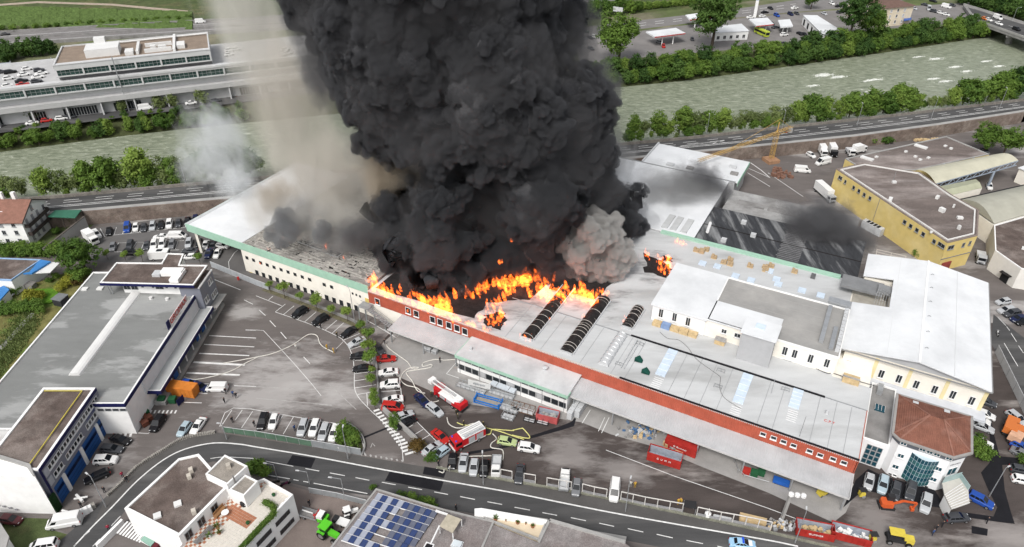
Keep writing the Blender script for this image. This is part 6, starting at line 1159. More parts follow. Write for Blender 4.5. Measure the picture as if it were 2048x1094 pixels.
def car(t,X,Y,dx,dy,typ,col,where,z=0.0,far=False,group=None,sc=1.0,extra=''):
    c=W(t,X,Y,z+.75);c.z=z+.012;h=W(t,X+dx,Y+dy,z)-W(t,X,Y,z);a=math.atan2(h.y,h.x);me=CT_[typ];d=me['_']
    nm={'hatchback':'hatchback_car','saloon':'saloon_car','estate':'estate_car','suv':'suv_car','minivan':'minivan','van':'van'}[typ];kind={'suv':'off-road car','minivan':'people carrier','van':'panel van'}.get(typ,typ)
    lab=f'{col} {kind} {where}';cat='van' if typ in ('van','minivan') else 'car';mt=CARM[col];g=group or ('vehicles '+where)
    if far:
        o=link(bpy.data.objects.new(nm,me['far']));o.location=c;o.rotation_euler.z=a;o.scale=(sc,)*3;tag(o,lab,cat,g);o.material_slots[0].link='OBJECT';o.material_slots[0].material=mt; return o
    o=thing(nm,lab,cat,c,g,a);o.scale=(sc,)*3
    for k in ('body','cabin'):p=link(bpy.data.objects.new(k,me[k]),o);p.material_slots[0].link='OBJECT';p.material_slots[0].material=mt
    for k,n_ in (('windscreen','windscreen'),('rear_window','rear_window'),('s0','side_window'),('s1','side_window')):
        if typ=='van' and k=='rear_window':continue
        link(bpy.data.objects.new(n_,me[k]),o)
    for sx in (-1,1):
        for sy in (-1,1):
            p=link(bpy.data.objects.new('wheel',me['wheel']),o);p.location=(sx*d['wb']/2,sy*(d['hw']-.1),d['wr'])
    for sy in (-1,1):
        p=link(bpy.data.objects.new('headlight',me['headlight']),o);p.location=(d['x1']-.06,sy*(d['hf']-.2),d['zf']+.02);p.rotation_euler.y=.3
        p=link(bpy.data.objects.new('tail_light',me['tail_light']),o);p.location=(d['x0']-.0,sy*(d['hr']-.12),d['zr']+.0)
    return o
# --- riverside car park
w_='in the row along the brown retaining wall'
for X,Y,ty,c in ((1015,725,'minivan','blue'),(1083,722,'hatchback','white'),(1148,725,'hatchback','dark grey'),(1218,712,'estate','silver'),(1285,705,'hatchback','black'),(1352,697,'suv','white'),(1425,690,'hatchback','dark grey'),(1495,672,'saloon','black'),(1560,655,'hatchback','navy'),(870,757,'hatchback','black')):car('B1',X,Y,-14,70,ty,c,w_)
car('B1',770,778,50,55,'suv','white','angled in the corner by the concrete garden wall')
w_='in the middle rows of the riverside car park'
for X,Y,ty,c in ((900,878,'hatchback','grey'),(1035,862,'estate','dark grey'),(1170,866,'saloon','dark grey'),(1230,862,'suv','white'),(1295,857,'suv','white'),(1372,857,'estate','grey'),(1508,850,'suv','silver'),(1590,850,'hatchback','black'),(1642,862,'saloon','white'),(1700,872,'saloon','dark grey')):car('B1',X,Y,-22,70,ty,c,w_)
car('B1',1285,797,-70,4,'saloon','white','parked across the middle row of the riverside car park');car('B1',1420,792,70,-2,'van','white','behind the middle row of the riverside car park',sc=.9);car('B1',1045,925,70,0,'suv','black','alone on the lane of the riverside car park')
car('B1',1515,910,-70,0,'saloon','dark grey','beside the cream canopy column');car('B1',1510,957,-70,5,'hatchback','white','beside the cream canopy column');car('B1',1665,928,-30,60,'saloon','navy','under the green-edged canopy');car('B1',1735,928,-30,60,'saloon','white','under the green-edged canopy');car('B1',1775,870,60,10,'hatchback','white','deep under the green-edged canopy')
# --- open yard
car('C1',1728,915,-70,0,'van','white','on the open yard by the orange container',sc=.85);car('C1',1600,905,60,25,'hatchback','navy','behind the orange container');car('C1',1510,880,60,5,'hatchback','blue','squeezed between orange container and dock')
car('D1',1258,102,-45,65,'suv','black','beside the brown waste bins');car('D1',1470,147,-45,60,'hatchback','pale blue','on the yard by the glass fence end');car('D1',1580,122,-45,62,'saloon','white','on the yard by the glass fence end')
for X,Y,ty,c,dx,dy in ((960,232,'saloon','black',70,22),(890,308,'estate','dark grey',70,5),(842,397,'suv','white',70,-3),(772,527,'estate','black',-70,30)):car('D1',X,Y,dx,dy,ty,c,'in front of the blue garage doors')
car('D1',512,893,-70,12,'van','white','parked on the grass verge below the white wall',sc=1.05);car('D1',345,1080,-70,10,'minivan','white','on the dirt verge at the road');car('D1',85,872,70,10,'hatchback','maroon','half hidden by the mural wall')
for X,Y,ty,c in ((52,85,'estate','black'),(140,88,'hatchback','white'),(372,135,'estate','silver'),(465,137,'estate','white'),(540,172,'estate','silver'),(625,178,'estate','white')):car('D2',X,Y,-25,70,ty,c,'in the bay row above the glass fence')
for X,Y,ty,c,dx,dy in ((350,312,'suv','black',-60,35),(515,372,'suv','black',-60,35),(742,467,'saloon','black',-60,38),(805,547,'saloon','silver',-60,28),(830,657,'saloon','black',-60,4),(852,757,'saloon','black',-60,4)):car('C2',X,Y,dx,dy,ty,c,'in the curved bay row under the street trees')
for X,Y,ty,c,dx,dy in ((985,605,'hatchback','dark grey',45,60),(1040,680,'saloon','red',60,-4),(1055,787,'saloon','white',-60,6),(1070,888,'suv','white',-60,4),(1092,1007,'saloon','white',-60,8)):car('C2',X,Y,dx,dy,ty,c,'in the bay row behind the low divider wall')
car('C2',1092,1068,60,5,'minivan','red','of the fire brigade beside the divider wall');car('D2',1175,42,60,-22,'saloon','silver','at the lower end of the divider wall');car('D2',1195,98,-60,30,'saloon','black','at the lower end of the divider wall')
car('C2',1325,1012,60,62,'saloon','navy','standing in the works yard beside the ladder truck');car('C2',1428,1088,60,48,'estate','silver','with a dark roof window standing beside the ladder truck');car('D2',1472,207,60,48,'saloon','red','of the fire brigade with a white bonnet mark')
car('D2',1405,302,60,-42,'saloon','silver','beside the rust-tinged shrub');car('D2',1475,338,-60,42,'hatchback','pale blue','beside the rust-tinged shrub');car('D2',2005,247,70,12,'hatchback','lime','on the dark trench strip');car('D3',135,300,70,10,'suv','white','with a black roof on the works yard')
for t,X,Y,ty,c in (('D2',1568,405,'hatchback','black'),('D2',1655,415,'saloon','silver'),('D2',1740,452,'hatchback','silver'),('D2',1822,462,'hatchback','black'),('D3',60,507,'saloon','dark grey'),('D3',515,612,'hatchback','grey')):car(t,X,Y,-10,70,ty,c,'parked against the fence of the works yard')
car('D3',820,637,-8,70,'minivan','white','standing in the gap of the yard fence',sc=1.05)
for X,Y,ty,c in ((808,568,'hatchback','silver'),(920,590,'estate','pale blue'),(1020,645,'estate','dark grey'),(1140,645,'suv','dark grey'),(1262,742,'suv','silver')):car('D4',X,Y,-14,70,ty,c,'in front of the curved glass office')
car('D4',1695,717,70,35,'suv','blue','beside the entrance porch');car('D4',1510,855,70,-5,'estate','dark grey','driving past the entrance porch')
for t,X,Y,ty,c in (('D4',1735,32,'hatchback','white'),('D4',1695,75,'hatchback','white'),('D4',1710,130,'saloon','silver'),('D4',1700,250,'saloon','white'),('C4',1745,1025,'hatchback','dark grey')):car(t,X,Y,60,22,ty,c,'in the bays along the side of the tiled office')
car('D4',1990,62,60,48,'estate','silver','by the orange waste trucks');car('D4',2025,290,60,30,'hatchback','blue','below the orange waste trucks');car('D4',2025,475,60,12,'hatchback','dark grey','by the round shrub bed');car('D4',2040,555,60,12,'hatchback','white','by the round shrub bed');car('D4',2040,350,60,30,'saloon','grey','below the orange waste trucks')
for X,Y,ty,c in ((1880,225,'hatchback','silver'),(1905,292,'estate','silver'),(1950,322,'suv','dark grey'),(2000,362,'hatchback','navy'),(2045,385,'saloon','black')):car('C4',X,Y,-60,10,ty,c,'parked along the side road by the white hall')
car('B4',345,145,50,30,'hatchback','white','beside the box trucks');car('B4',1770,395,20,60,'hatchback','white','under the steel truss canopy');car('B4',275,268,60,5,'van','white','by the brick pallets behind the crane');car('B4',1735,110,40,40,'saloon','dark grey','under the round tree beside the white shed')
# --- across the river (small)
w_='on the rooftop car park of the terraced building'
for X,Y,c in ((5,570,'dark grey'),(80,570,'black'),(65,620,'white'),(60,680,'white'),(215,545,'white'),(190,590,'white'),(170,640,'black'),(180,670,'red'),(310,555,'dark grey'),(330,580,'white'),(300,610,'white'),(290,645,'dark grey')):car('A1',X,Y,70,-12,RT.choice(('hatchback','saloon','estate')),c,w_,z=17.5,far=True)
for X,Y,c in ((1830,395,'white'),(1880,390,'white'),(1830,430,'white')):car('A1',X,Y,70,-12,'hatchback',c,'on the deck behind the smoke',z=17.5,far=True)
for X,Y,c in ((570,98,'white'),(575,105,'white'),(572,112,'silver')):p_=((X-512)*3.992,Y*3.993);car('A2',p_[0],p_[1],70,-12,'hatchback',c,'on the deck between the smoke columns',z=17.5,far=True)
w_='on the lane below the terraced building'
for X,Y,ty,c in ((255,978,'saloon','white'),(370,958,'hatchback','red'),(490,940,'estate','white'),(550,930,'saloon','dark grey'),(1525,818,'saloon','white'),(1720,800,'saloon','dark grey')):car('A1',X,Y,70,-9,ty,c,w_,z=ZF,far=True)
car('A1',1165,860,70,-9,'van','white',w_,z=ZF,far=True);car('A1',40,270,70,-5,'saloon','black','driving on the motorway',z=ZF,far=True);car('A1',1600,172,70,-5,'van','white','driving on the motorway',z=ZF,far=True)
w_='parked near the big round tree'
for X,Y,c in ((530,305,'white'),(575,300,'silver'),(625,298,'dark grey'),(660,290,'white'),(720,270,'white'),(1180,335,'grey'),(630,385,'dark grey')):car('A3',X,Y,60,22,'hatchback',c,w_,z=ZF,far=True)
car('A3',580,252,70,-6,'suv','green','driving on the state road',z=ZF,far=True);car('A3',1210,365,20,60,'hatchback','red','at the filling station pumps',z=ZF,far=True);car('A3',1440,310,20,60,'hatchback','dark grey','at the filling station pumps',z=ZF,far=True);car('A3',1905,135,70,-4,'saloon','white','beside the pylon sign',z=ZF,far=True);car('A3',2000,125,70,-4,'hatchback','white','beside the pylon sign',z=ZF,far=True);car('A3',2020,95,70,-8,'saloon','black','driving on the state road',z=ZF,far=True)
w_='among the used cars by the car wash'
for X,Y,c in ((20,62,'black'),(70,120,'blue'),(180,110,'navy'),(230,105,'dark grey'),(215,62,'white'),(30,185,'black'),(60,215,'dark grey'),(130,275,'white'),(255,265,'black'),(290,270,'black'),(135,345,'dark grey'),(295,335,'blue'),(450,105,'silver'),(575,95,'dark grey'),(385,300,'navy'),(5,185,'silver'),(510,25,'white'),(565,45,'black')):car('A4',X,Y,60,RT.choice((-8,30)),RT.choice(('hatchback','saloon','suv')),c,w_,z=ZF,far=True)
w_='waiting in the queue before the bridge'
for X,Y,ty,c in ((1165,65,'hatchback','silver'),(1255,35,'saloon','dark grey'),(1320,5,'saloon','black'),(1380,100,'hatchback','white'),(1420,112,'saloon','white'),(1470,38,'hatchback','dark grey'),(1325,88,'suv','dark grey')):car('A4',X,Y,60,14,ty,c,w_,z=ZF,far=True)
car('A4',1425,52,60,14,'van','white',w_,z=ZF,far=True);car('A4',1285,68,10,40,'van','silver',w_,z=ZF,far=True)
for X,Y,ty,c in ((1645,130,'hatchback','white'),(1730,145,'hatchback','orange'),(1765,155,'hatchback','white'),(1835,140,'van','white'),(1845,185,'saloon','white'),(1985,230,'suv','black'),(1665,140,'hatchback','silver')):car('A4',X,Y,60,22,ty,c,'on the deck of the road bridge',z=6.05,far=True)
car('B4',440,205,-60,14,'van','white','in front of the box trucks',sc=1.05)
# --- trucks
TRW=M('truck_white',(.74,.74,.73),.4,.04,1);CHS=M('chassis_black',(.03,.03,.032),.8,.1)
WHEEL=CT_['van']['wheel']
def wheels(o,xs,hw,s=1.4):
    for x in xs:
        for sy in (-1,1):p=link(bpy.data.objects.new('wheel',WHEEL),o);p.location=(x,sy*hw,.35*s);p.scale=(s,s,s)
def box_truck(t,X,Y,dx,dy,label,L=6.2,cabm='white',boxm=None,h=3.4,z=0.0,wd=2.3):
    c=W(t,X,Y,z+1.5);c.z=z;hd_=W(t,X+dx,Y+dy,z)-W(t,X,Y,z);o=thing('box_truck',label,'truck',c,None,math.atan2(hd_.y,hd_.x));ORG[o.name]=Vector((0,0,0));cl=1.9
    part('cargo_box',MB().box((-cl/2,0,1.0),L-cl-.15,wd,h-1.0),boxm or TRW,o);part('chassis',MB().box((0,0,.5),L,wd*.8,.5),CHS,o)
    x1=L/2;cb=part('cab',MB().prism([(x1-cl,-wd/2+.05),(x1-.25,-wd/2+.05),(x1,-wd/2+.2),(x1,wd/2-.2),(x1-.25,wd/2-.05),(x1-cl,wd/2-.05)],.55,2.5),CARM[cabm],o);part('windscreen',MB().box((x1+.01,0,1.5),.05,wd*.8,.85),CGL,cb)
    for sy in (-1,1):part('side_window',MB().box((x1-.8,sy*(wd/2-.04),1.55),.9,.05,.75),CGL,cb);part('headlight',MB().box((x1,sy*wd*.35,.7),.08,.3,.2),LAMPW,cb)
    wheels(o,(x1-.9,-L/2+1.2),wd/2-.12); return o
box_truck('B4',435,110,35,55,'white box truck standing next to the lorry with black cab',6.5);box_truck('B4',515,105,30,55,'white box lorry with a black cab front',8,'black');box_truck('B4',730,100,60,-14,'white box van with tall cargo box near the gravel roof',5.6);box_truck('B4',660,115,30,35,'small white truck with grey load bed near the gravel roof',4.6,'white',PLANT,2.0);box_truck('B4',455,450,55,48,'long white lorry trailer in the soot beside the yellow building',10,'silver',None,3.8)
box_truck('B4',1705,955,4,60,'silver tipper truck in the alley beside the yellow building',5.5,'silver',PLANT,1.8);box_truck('B1',725,808,40,30,'white and mint green truck beside the concrete garden wall',6,'white');box_truck('D4',1940,130,20,-60,'orange waste skip truck upright beside the side bays',4.6,'orange',CARM['orange'],2.6);box_truck('D4',1990,195,30,-48,'orange and cream waste truck with open load',4.6,'orange',M('peach',(.55,.33,.22),.8,.2),2.4)
# camper with roof hatch
cm=thing('camper_van','white camper roof with dark hatch beside the penthouse','camper',W('B1',1285,975));ORG[cm.name]=Vector((0,0,0));cm.rotation_euler.z=.1;part('body',MB().box((0,0,.5),5.4,2.3,2.3),TRW,cm);part('roof_hatch',MB().box((.3,0,2.8),1.6,1.2,.06),CGL,cm);part('windscreen',MB().box((2.72,0,1.6),.04,1.9,.8),CGL,cm);wheels(cm,(-1.6,1.6),1.05,1.0)
def pickup(t,X,Y,dx,dy,label):
    c=W(t,X,Y,.8);c.z=0;hd_=W(t,X+dx,Y+dy)-W(t,X,Y);o=thing('pickup_truck',label,'truck',c,None,math.atan2(hd_.y,hd_.x));ORG[o.name]=Vector((0,0,0))
    part('cab',MB().prism([(.5,-.9),(2.4,-.85),(2.4,.85),(.5,.9)],.4,1.25).prism([(.6,-.78),(1.7,-.75),(1.7,.75),(.6,.78)],1.25,1.85),CARM['white'],o);part('windscreen',MB().bar((1.95,-.7,1.5),(1.95,.7,1.5),.08,.6),CGL,o)
    part('load_floor',MB().box((-1.1,0,.65),3.0,1.85,.1),PLANT,o)
    for y in (-.92,.92):part('side_board',MB().box((-1.1,y,.7),3.0,.06,.4),STEEL,o)
    part('tail_board',MB().box((-2.6,0,.7),.06,1.85,.4),STEEL,o);part('ladder_frame',MB().bar((.4,-.9,1.9),(.4,.9,1.9),.07).bar((.4,-.9,.7),(.4,-.9,1.9),.07).bar((.4,.9,.7),(.4,.9,1.9),.07),STEEL,o);wheels(o,(-1.6,1.6),.85,.95); return o
pickup('D2',1918,445,-6,70,'white flatbed pickup with empty steel load bed at the fence');pickup('D3',420,557,8,-70,'white pickup standing tail-first against the yard fence')
# --- police car
pc=car('D3',1840,1062,70,8,'saloon','light blue','of the police with white stripe driving on the front road')
pl=MB().box((0,0,1.48),.3,1.2,.12).mesh('light_bar',M('blue_lamp',(.02,.08,.6),.2,0));link(bpy.data.objects.new('light_bar',pl),pc);st2=MB().box((.0,-.905,.62),2.6,.02,.22).box((0,.905,.62),2.6,.02,.22).box((1.2,0,.965),.9,1.1,.02).mesh('white_stripe',TRW);link(bpy.data.objects.new('white_stripe',st2),pc)
# --- fire engines
FR=M('fire_red',(.48,.02,.025),.35,.05,1);SILV=M('shutter_silver',(.5,.52,.54),.35,.1,1,metal=.3)
def engine(t,X,Y,dx,dy,name,label,L):
    c=W(t,X,Y,1.2);c.z=.03;hd_=W(t,X+dx,Y+dy)-W(t,X,Y);o=thing(name,label,'fire engine',c,None,math.atan2(hd_.y,hd_.x));ORG[o.name]=Vector((0,0,0)); return o
fe=engine('D2',1690,225,-80,40,'fire_engine','red and white pumper fire engine with blue lamps in the works yard',7.4)
part('chassis',MB().box((0,0,.45),7.2,2.2,.5),CHS,fe);part('body',MB().box((-.95,0,.9),5.3,2.45,1.9),FR,fe);part('roof_deck',MB().box((-.95,0,2.8),5.3,2.45,.25),TRW,fe)
cb=part('cab',MB().prism([(1.8,-1.2),(3.4,-1.2),(3.65,-1.0),(3.65,1.0),(3.4,1.2),(1.8,1.2)],.5,2.75),FR,fe);part('windscreen',MB().box((3.67,0,1.6),.05,1.9,.9),CGL,cb);part('bumper',MB().box((3.7,0,.45),.15,2.4,.45),TRW,cb)
for sy in (-1,1):
    part('side_window',MB().box((2.7,sy*1.21,1.65),1.4,.04,.75),CGL,cb);part('roller_shutter',MB().box((-.3,sy*1.24,1.0),1.5,.04,1.5),SILV,fe);part('roller_shutter',MB().box((-2.2,sy*1.24,1.0),1.6,.04,1.5),SILV,fe);part('white_band',MB().box((-.95,sy*1.235,.75),5.3,.03,.22),TRW,fe);part('blue_lamp',MB().tube([(3.1,sy*.8,2.75),(3.1,sy*.8,2.98)],.18,8),M('blue_lamp',(.02,.08,.6),.2,0),cb)
for y in (-.7,.3):part('roof_ladder',MB().bar((-3.3,y,3.15),(1.5,y,3.15),.07).bar((-3.3,y+.4,3.15),(1.5,y+.4,3.15),.07),STEEL,fe)
for k in range(4):part('roof_locker',MB().box((-2.8+k*1.2,.9,3.05),1.0,.5,.25),SILV,fe)
wheels(fe,(2.4,-1.9),1.1,1.45)
fl=engine('C2',1555,1000,62,42,'ladder_truck','red turntable ladder fire truck with long white folded ladder',9)
part('chassis',MB().box((0,0,.45),8.6,2.2,.5),CHS,fl);part('body',MB().box((-.6,0,.9),5.6,2.4,.9),FR,fl);part('deck',MB().box((-.6,0,1.8),5.6,2.4,.1),TRW,fl)
cb=part('cab',MB().prism([(-4.3,-1.0),(-4.1,-1.2),(-2.7,-1.2),(-2.7,1.2),(-4.1,1.2),(-4.3,1.0)],.5,2.5),FR,fl);part('windscreen',MB().box((-4.32,0,1.5),.05,1.9,.8),CGL,cb);part('rear_block',MB().box((3.2,0,.9),1.9,2.3,1.3),FR,fl);part('turntable',MB().tube([(2.2,0,1.9),(2.2,0,2.4)],.9,14),TRW,fl)
for sy in (-1,1):part('roller_shutter',MB().box((-1.4,sy*1.21,1.0),1.6,.04,.75),SILV,fl);part('roller_shutter',MB().box((.6,sy*1.21,1.0),1.6,.04,.75),SILV,fl)
ld=part('ladder',MB().bar((3.2,-.5,2.9),(-5.2,-.5,3.0),.16,.3).bar((3.2,.5,2.9),(-5.2,.5,3.0),.16,.3),TRW,fl)
for k in range(24):part('rung',MB().bar((3.0-k*.35,-.5,2.95),(3.0-k*.35,.5,2.95),.09),SILV,ld)
part('basket',MB().prism([(-6.3,-.8),(-5.2,-.8),(-5.2,.8),(-6.3,.8)],2.4,3.3).prism([(-6.1,-.65),(-5.4,-.65),(-5.4,.65),(-6.1,.65)],3.3,3.32),TRW,fl);part('ladder_base',MB().box((2.6,0,2.4),1.6,1.3,.6),TRW,fl)
wheels(fl,(-3.2,1.6,2.9),1.08,1.4)
# --- tractors, digger
TG=M('tractor_green',(.1,.5,.03),.4,.05,1)
def tractor(t,X,Y,dx,dy,label,col,s=1.0):
    c=W(t,X,Y,1.0);c.z=.02;hd_=W(t,X+dx,Y+dy)-W(t,X,Y);o=thing('tractor',label,'tractor',c,None,math.atan2(hd_.y,hd_.x));ORG[o.name]=Vector((0,0,0));o.scale=(s,s,s)
    part('bonnet',MB().prism([(.2,-.42),(2.0,-.35),(2.1,-.2),(2.1,.2),(2.0,.35),(.2,.42)],.9,1.6),col,o);part('cab_roof',MB().prism([(-1.2,-.85),(.35,-.85),(.35,.85),(-1.2,.85)],2.45,2.65),col,o);part('cab_glass',MB().prism([(-1.0,-.75),(.25,-.7),(.25,.7),(-1.0,.75)],1.3,2.45),CGL,o)
    for sy in (-1,1):
        part('mudguard',MB().box((-.7,sy*.85,1.45),1.3,.5,.15),col,o);p=link(bpy.data.objects.new('rear_wheel',WHEEL),o);p.location=(-.7,sy*.9,.8);p.scale=(2.3,1.9,2.3);p=link(bpy.data.objects.new('front_wheel',WHEEL),o);p.location=(1.5,sy*.8,.5);p.scale=(1.45,1.5,1.45)
    part('exhaust',MB().tube([(.9,.45,1.5),(.9,.45,2.6)],.06,6),CHS,o); return o
tractor('D2',580,980,60,30,'bright green tractor with cab in the paved courtyard',TG,1.15);tractor('D2',745,815,60,-20,'small white tractor parked against the solar roof building',TRW,.8)
uf=thing('flatbed_truck','green and white small truck carrying a red frame on its bed','truck',W('D2',470,840,1));h=W('D2',540,860)-W('D2',470,840);uf.rotation_euler.z=math.atan2(h.y,h.x);uf.location.z=.02;ORG[uf.name]=Vector((0,0,0))
part('cab',MB().prism([(.9,-.85),(2.6,-.75),(2.6,.75),(.9,.85)],.4,1.3),TG,uf);part('cab_roof',MB().prism([(.8,-.8),(1.9,-.75),(1.9,.75),(.8,.8)],1.3,2.0),TRW,uf);part('windscreen',MB().bar((2.05,-.7,1.6),(2.05,.7,1.6),.2,.6),CGL,uf);part('load_bed',MB().box((-1.2,0,.7),3.9,1.8,.12),CONCD,uf)
for y in (-.9,.9):part('side_board',MB().box((-1.2,y,.75),3.9,.06,.4),STEEL,uf)
part('red_frame',MB().bar((.3,-.7,.9),(.6,-.7,2.0),.12).bar((.3,.7,.9),(.6,.7,2.0),.12).bar((.6,-.7,2.0),(.6,.7,2.0),.12).bar((-.3,0,.95),(.5,0,1.2),.4,.2),CREDT,uf);part('boom',MB().bar((-2.8,.3,1.0),(-.4,.1,1.2),.18),TRW,uf);wheels(uf,(1.7,-1.9),.8,.95)
tl=thing('utility_trailer','low white-topped trailer hitched beside the green tractor','trailer',W('D2',680,905,.6));ORG[tl.name]=Vector((0,0,0));tl.rotation_euler.z=-.35;part('bed',MB().box((.5,0,.5),2.2,1.5,.3),TRW,tl);part('box',MB().box((-1.0,0,.4),.9,1.2,.8),CHS,tl);wheels(tl,(.4,),.8,.8)
ORG_=M('digger_orange',(.55,.1,.03),.5,.1,1)
dg=thing('excavator','orange-red mini excavator with folded arm before the parked cars','excavator',W('D4',950,770));ORG[dg.name]=Vector((0,0,0));dg.rotation_euler.z=-.12
for y in (-.75,.75):part('track',MB().prism([(-1.3,y-.2),(1.1,y-.2),(1.1,y+.2),(-1.3,y+.2)],0,.55),CHS,dg)
part('body',MB().prism([(-1.4,-.6),(-1.0,-.95),(.6,-.9),(.7,.9),(-1.0,.95),(-1.4,.6)],.6,1.5),ORG_,dg);part('cab',MB().prism([(-.3,.1),(.9,.1),(.9,.95),(-.3,.95)],1.5,2.6),CHS,dg)
part('boom',MB().bar((.7,-.2,1.2),(2.2,-.3,2.3),.3,.35).bar((2.2,-.3,2.3),(4.6,-.3,2.0),.28,.3),ORG_,dg);part('stick',MB().bar((4.6,-.3,2.0),(4.3,-.3,.6),.25,.28),ORG_,dg);part('bucket',MB().prism([(3.9,-.7),(4.5,-.7),(4.5,.1),(3.9,.1)],.1,.7),ORG_,dg);part('dozer_blade',MB().box((-1.6,0,.1),.1,1.9,.5),CHS,dg)
YLM=M('machine_yellow',(.6,.48,.07),.5,.1,1)
rl_=thing('wheel_loader','yellow-roofed construction machine at the yard fence corner','loader',W('D4',1020,1050));ORG[rl_.name]=Vector((0,0,0));rl_.rotation_euler.z=-.25;part('cab_roof',MB().box((-.4,0,2.5),2.5,1.7,.15),YLM,rl_);part('engine',MB().prism([(.9,-.7),(2.6,-.6),(2.6,.6),(.9,.7)],.6,1.7),YLM,rl_);part('frame',MB().box((-.2,0,.6),3.0,1.5,.8),CHS,rl_)
for x in (-1.5,.6):
    for y in (-.75,.75):part('cab_post',MB().bar((x,y,1.3),(x,y,2.5),.1),CHS,rl_)
wheels(rl_,(-1.3,1.8),.9,1.5)
for t,X,Y,lab in (('D4',740,690,'small yellow-black compactor beside the hall corner'),('D4',825,1045,'small yellow compactor at the fence by red container')):
    o=thing('compactor',lab,'compactor',W(t,X,Y));ORG[o.name]=Vector((0,0,0));part('engine',MB().box((0,0,.4),1.0,.9,.9),YLM,o);part('roof',MB().box((0,0,1.9),1.3,1.1,.1),CHS,o);part('post',MB().bar((-.5,-.4,1.2),(-.5,-.4,1.9),.08).bar((.5,.4,1.2),(.5,.4,1.9),.08),CHS,o);part('drum',MB().tube([(.3,-.5,.35),(.3,.5,.35)],.35,10),STEEL,o)
def forklift(t,X,Y,a,lab):
    o=thing('forklift',lab,'forklift',W(t,X,Y));ORG[o.name]=Vector((0,0,0));o.rotation_euler.z=a;part('body',MB().box((-.4,0,.3),1.8,1.1,.9),YLM,o);part('mast',MB().bar((.7,-.35,.1),(.7,-.35,2.2),.12).bar((.7,.35,.1),(.7,.35,2.2),.12),CHS,o);part('fork',MB().bar((.8,-.3,.15),(1.9,-.3,.15),.12,.06).bar((.8,.3,.15),(1.9,.3,.15),.12,.06),CHS,o);part('guard',MB().box((-.3,0,2.0),1.1,1.0,.08),CHS,o);wheels(o,(-.9,.4),.5,.75)
forklift('D4',440,670,.4,'yellow forklift half under the loading canopy')
# ================================================================ street furniture, yard goods, people
def lamp(t,X,Y,label,h=8.6,arm=1.6,ang=0.0,z=0.0,group=None):
    o=thing('street_lamp',label,'lamp',W(t,X,Y,z),group,ang);ORG[o.name]=Vector((0,0,0));part('pole',MB().tube([(0,0,0),(0,0,h)],[.11,.06],7),STEEL,o);part('arm',MB().tube([(0,0,h),(arm,0,h+.15)],.045,5),STEEL,o);part('lamp_head',MB().box((arm+.25,0,h+.08),.7,.26,.12),PLANT,o); return o
lamp('D2',735,390,'street lamp on the footway in front of the glass fence',8.4,.5,1.6);lamp('D2',1815,595,'street lamp on the footway below the pickup',8.2,.5,1.6);lamp('D3',905,810,'street lamp on the footway beside the white people carrier',8.5,.6,1.2);lamp('D4',215,1060,'street lamp on the footway beside the red open containers',8.4,.7,1.2);lamp('D1',848,775,'street lamp over the garage forecourt by the road wall',8.6,.9,2.6);lamp('D1',1812,235,'short street lamp at the end of the glass fence',4.5,.5,3.0)
lamp('D2',165,530,'slim lamp with a long arm by the terrace building',3.4,1.4,3.0);lamp('D2',428,590,'slim lamp with a long arm at the railing end',3.4,1.6,3.0);lamp('D2',712,720,'slim lamp with a long arm behind the railing',6.0,1.8,3.0);lamp('C2',790,400,'tall lamp before the cream wall',10.4,1.2,2.2);lamp('D4',1765,690,'leaning slim lamp pole beside the blue car',8,.5,.4)
for t,X,Y in (('A4',103,1060),('A4',710,1000),('A4',1300,950),('A4',1845,870),('B1',1485,378),('A3',1550,1090)):lamp(t,X,Y,'tall lamp post standing along the river parapet',8.5,.4,1.6,ZR,'lamps along the river parapet')
lamp('A4',1950,170,'curved lamp on the far side of the bridge',7,2.2,.3,6.0)
lt_=thing('floodlight_mast','concrete mast with three white globe lamps beside the loading canopy','lamp',W('D4',110,870));p=W('D4',110,870);part('pole',MB().bar(p,p+Vector((.25,.2,6.6)),.5),CONC,lt_)
for k in range(3):part('globe',MB().tube([p+Vector((.3+k*1.05,.2-k*.15,6.2)),p+Vector((.3+k*1.05,.2-k*.15,6.5)),p+Vector((.3+k*1.05,.2-k*.15,7.0)),p+Vector((.3+k*1.05,.2-k*.15,7.2))],[.25,.5,.45,.1],10),TRW,lt_)
part('crossbar',MB().bar(p+Vector((.2,.2,6.3)),p+Vector((2.6,-.1,6.3)),.12),STEEL,lt_)
# yard fence of white hoops along the front road
FN=M('fence_white',(.62,.6,.57),.7,.1,1);MESHM=M('wire_panel',(.3,.3,.31),.7,.2,3)
def hoop_fence(t,pts,label,h=2.6):
    P=[W(t,x,y) for x,y in pts];o=thing('yard_fence',label,'fence',P[0])
    for i,p in enumerate(P):
        part('post',MB().bar(p,p+Vector((0,0,h)),.14),FN,o)
        if i<len(P)-1:
            part('top_rail',MB().bar(p+Vector((0,0,h)),P[i+1]+Vector((0,0,h)),.14),FN,o);part('wire_panel',MB().bar(p+Vector((0,0,.5)),P[i+1]+Vector((0,0,.5)),.04,.95),MESHM,o)
hoop_fence('D2',((1955,545),(2044,562)),'short white-railed fence beside the flatbed pickup');hoop_fence('D3',((95,578),(185,592)),'short piece of yard fence beside the dark saloon')
hoop_fence('D3',((277,612),(370,628),(435,640),(470,647)),'white hooped fence behind the pickup');hoop_fence('D3',((558,662),(652,686),(752,705)),'white hooped fence next to the white people carrier');hoop_fence('D3',((865,725),(960,745),(1055,767),(1155,785),(1253,803),(1355,820)),'long white hooped fence along the front road');hoop_fence('D3',((1470,848),(1560,868),(1655,888),(1755,905),(1857,925),(1957,945),(2055,968)),'white hooped fence holding back the stacked boards')
kw=MB()
P=WS('D2',0,1440,462,1700,512,2044,572)+WS('D3',0,460,650,860,728,1440,848,2044,978)+WS('D4',0,300,1050,560,1110)
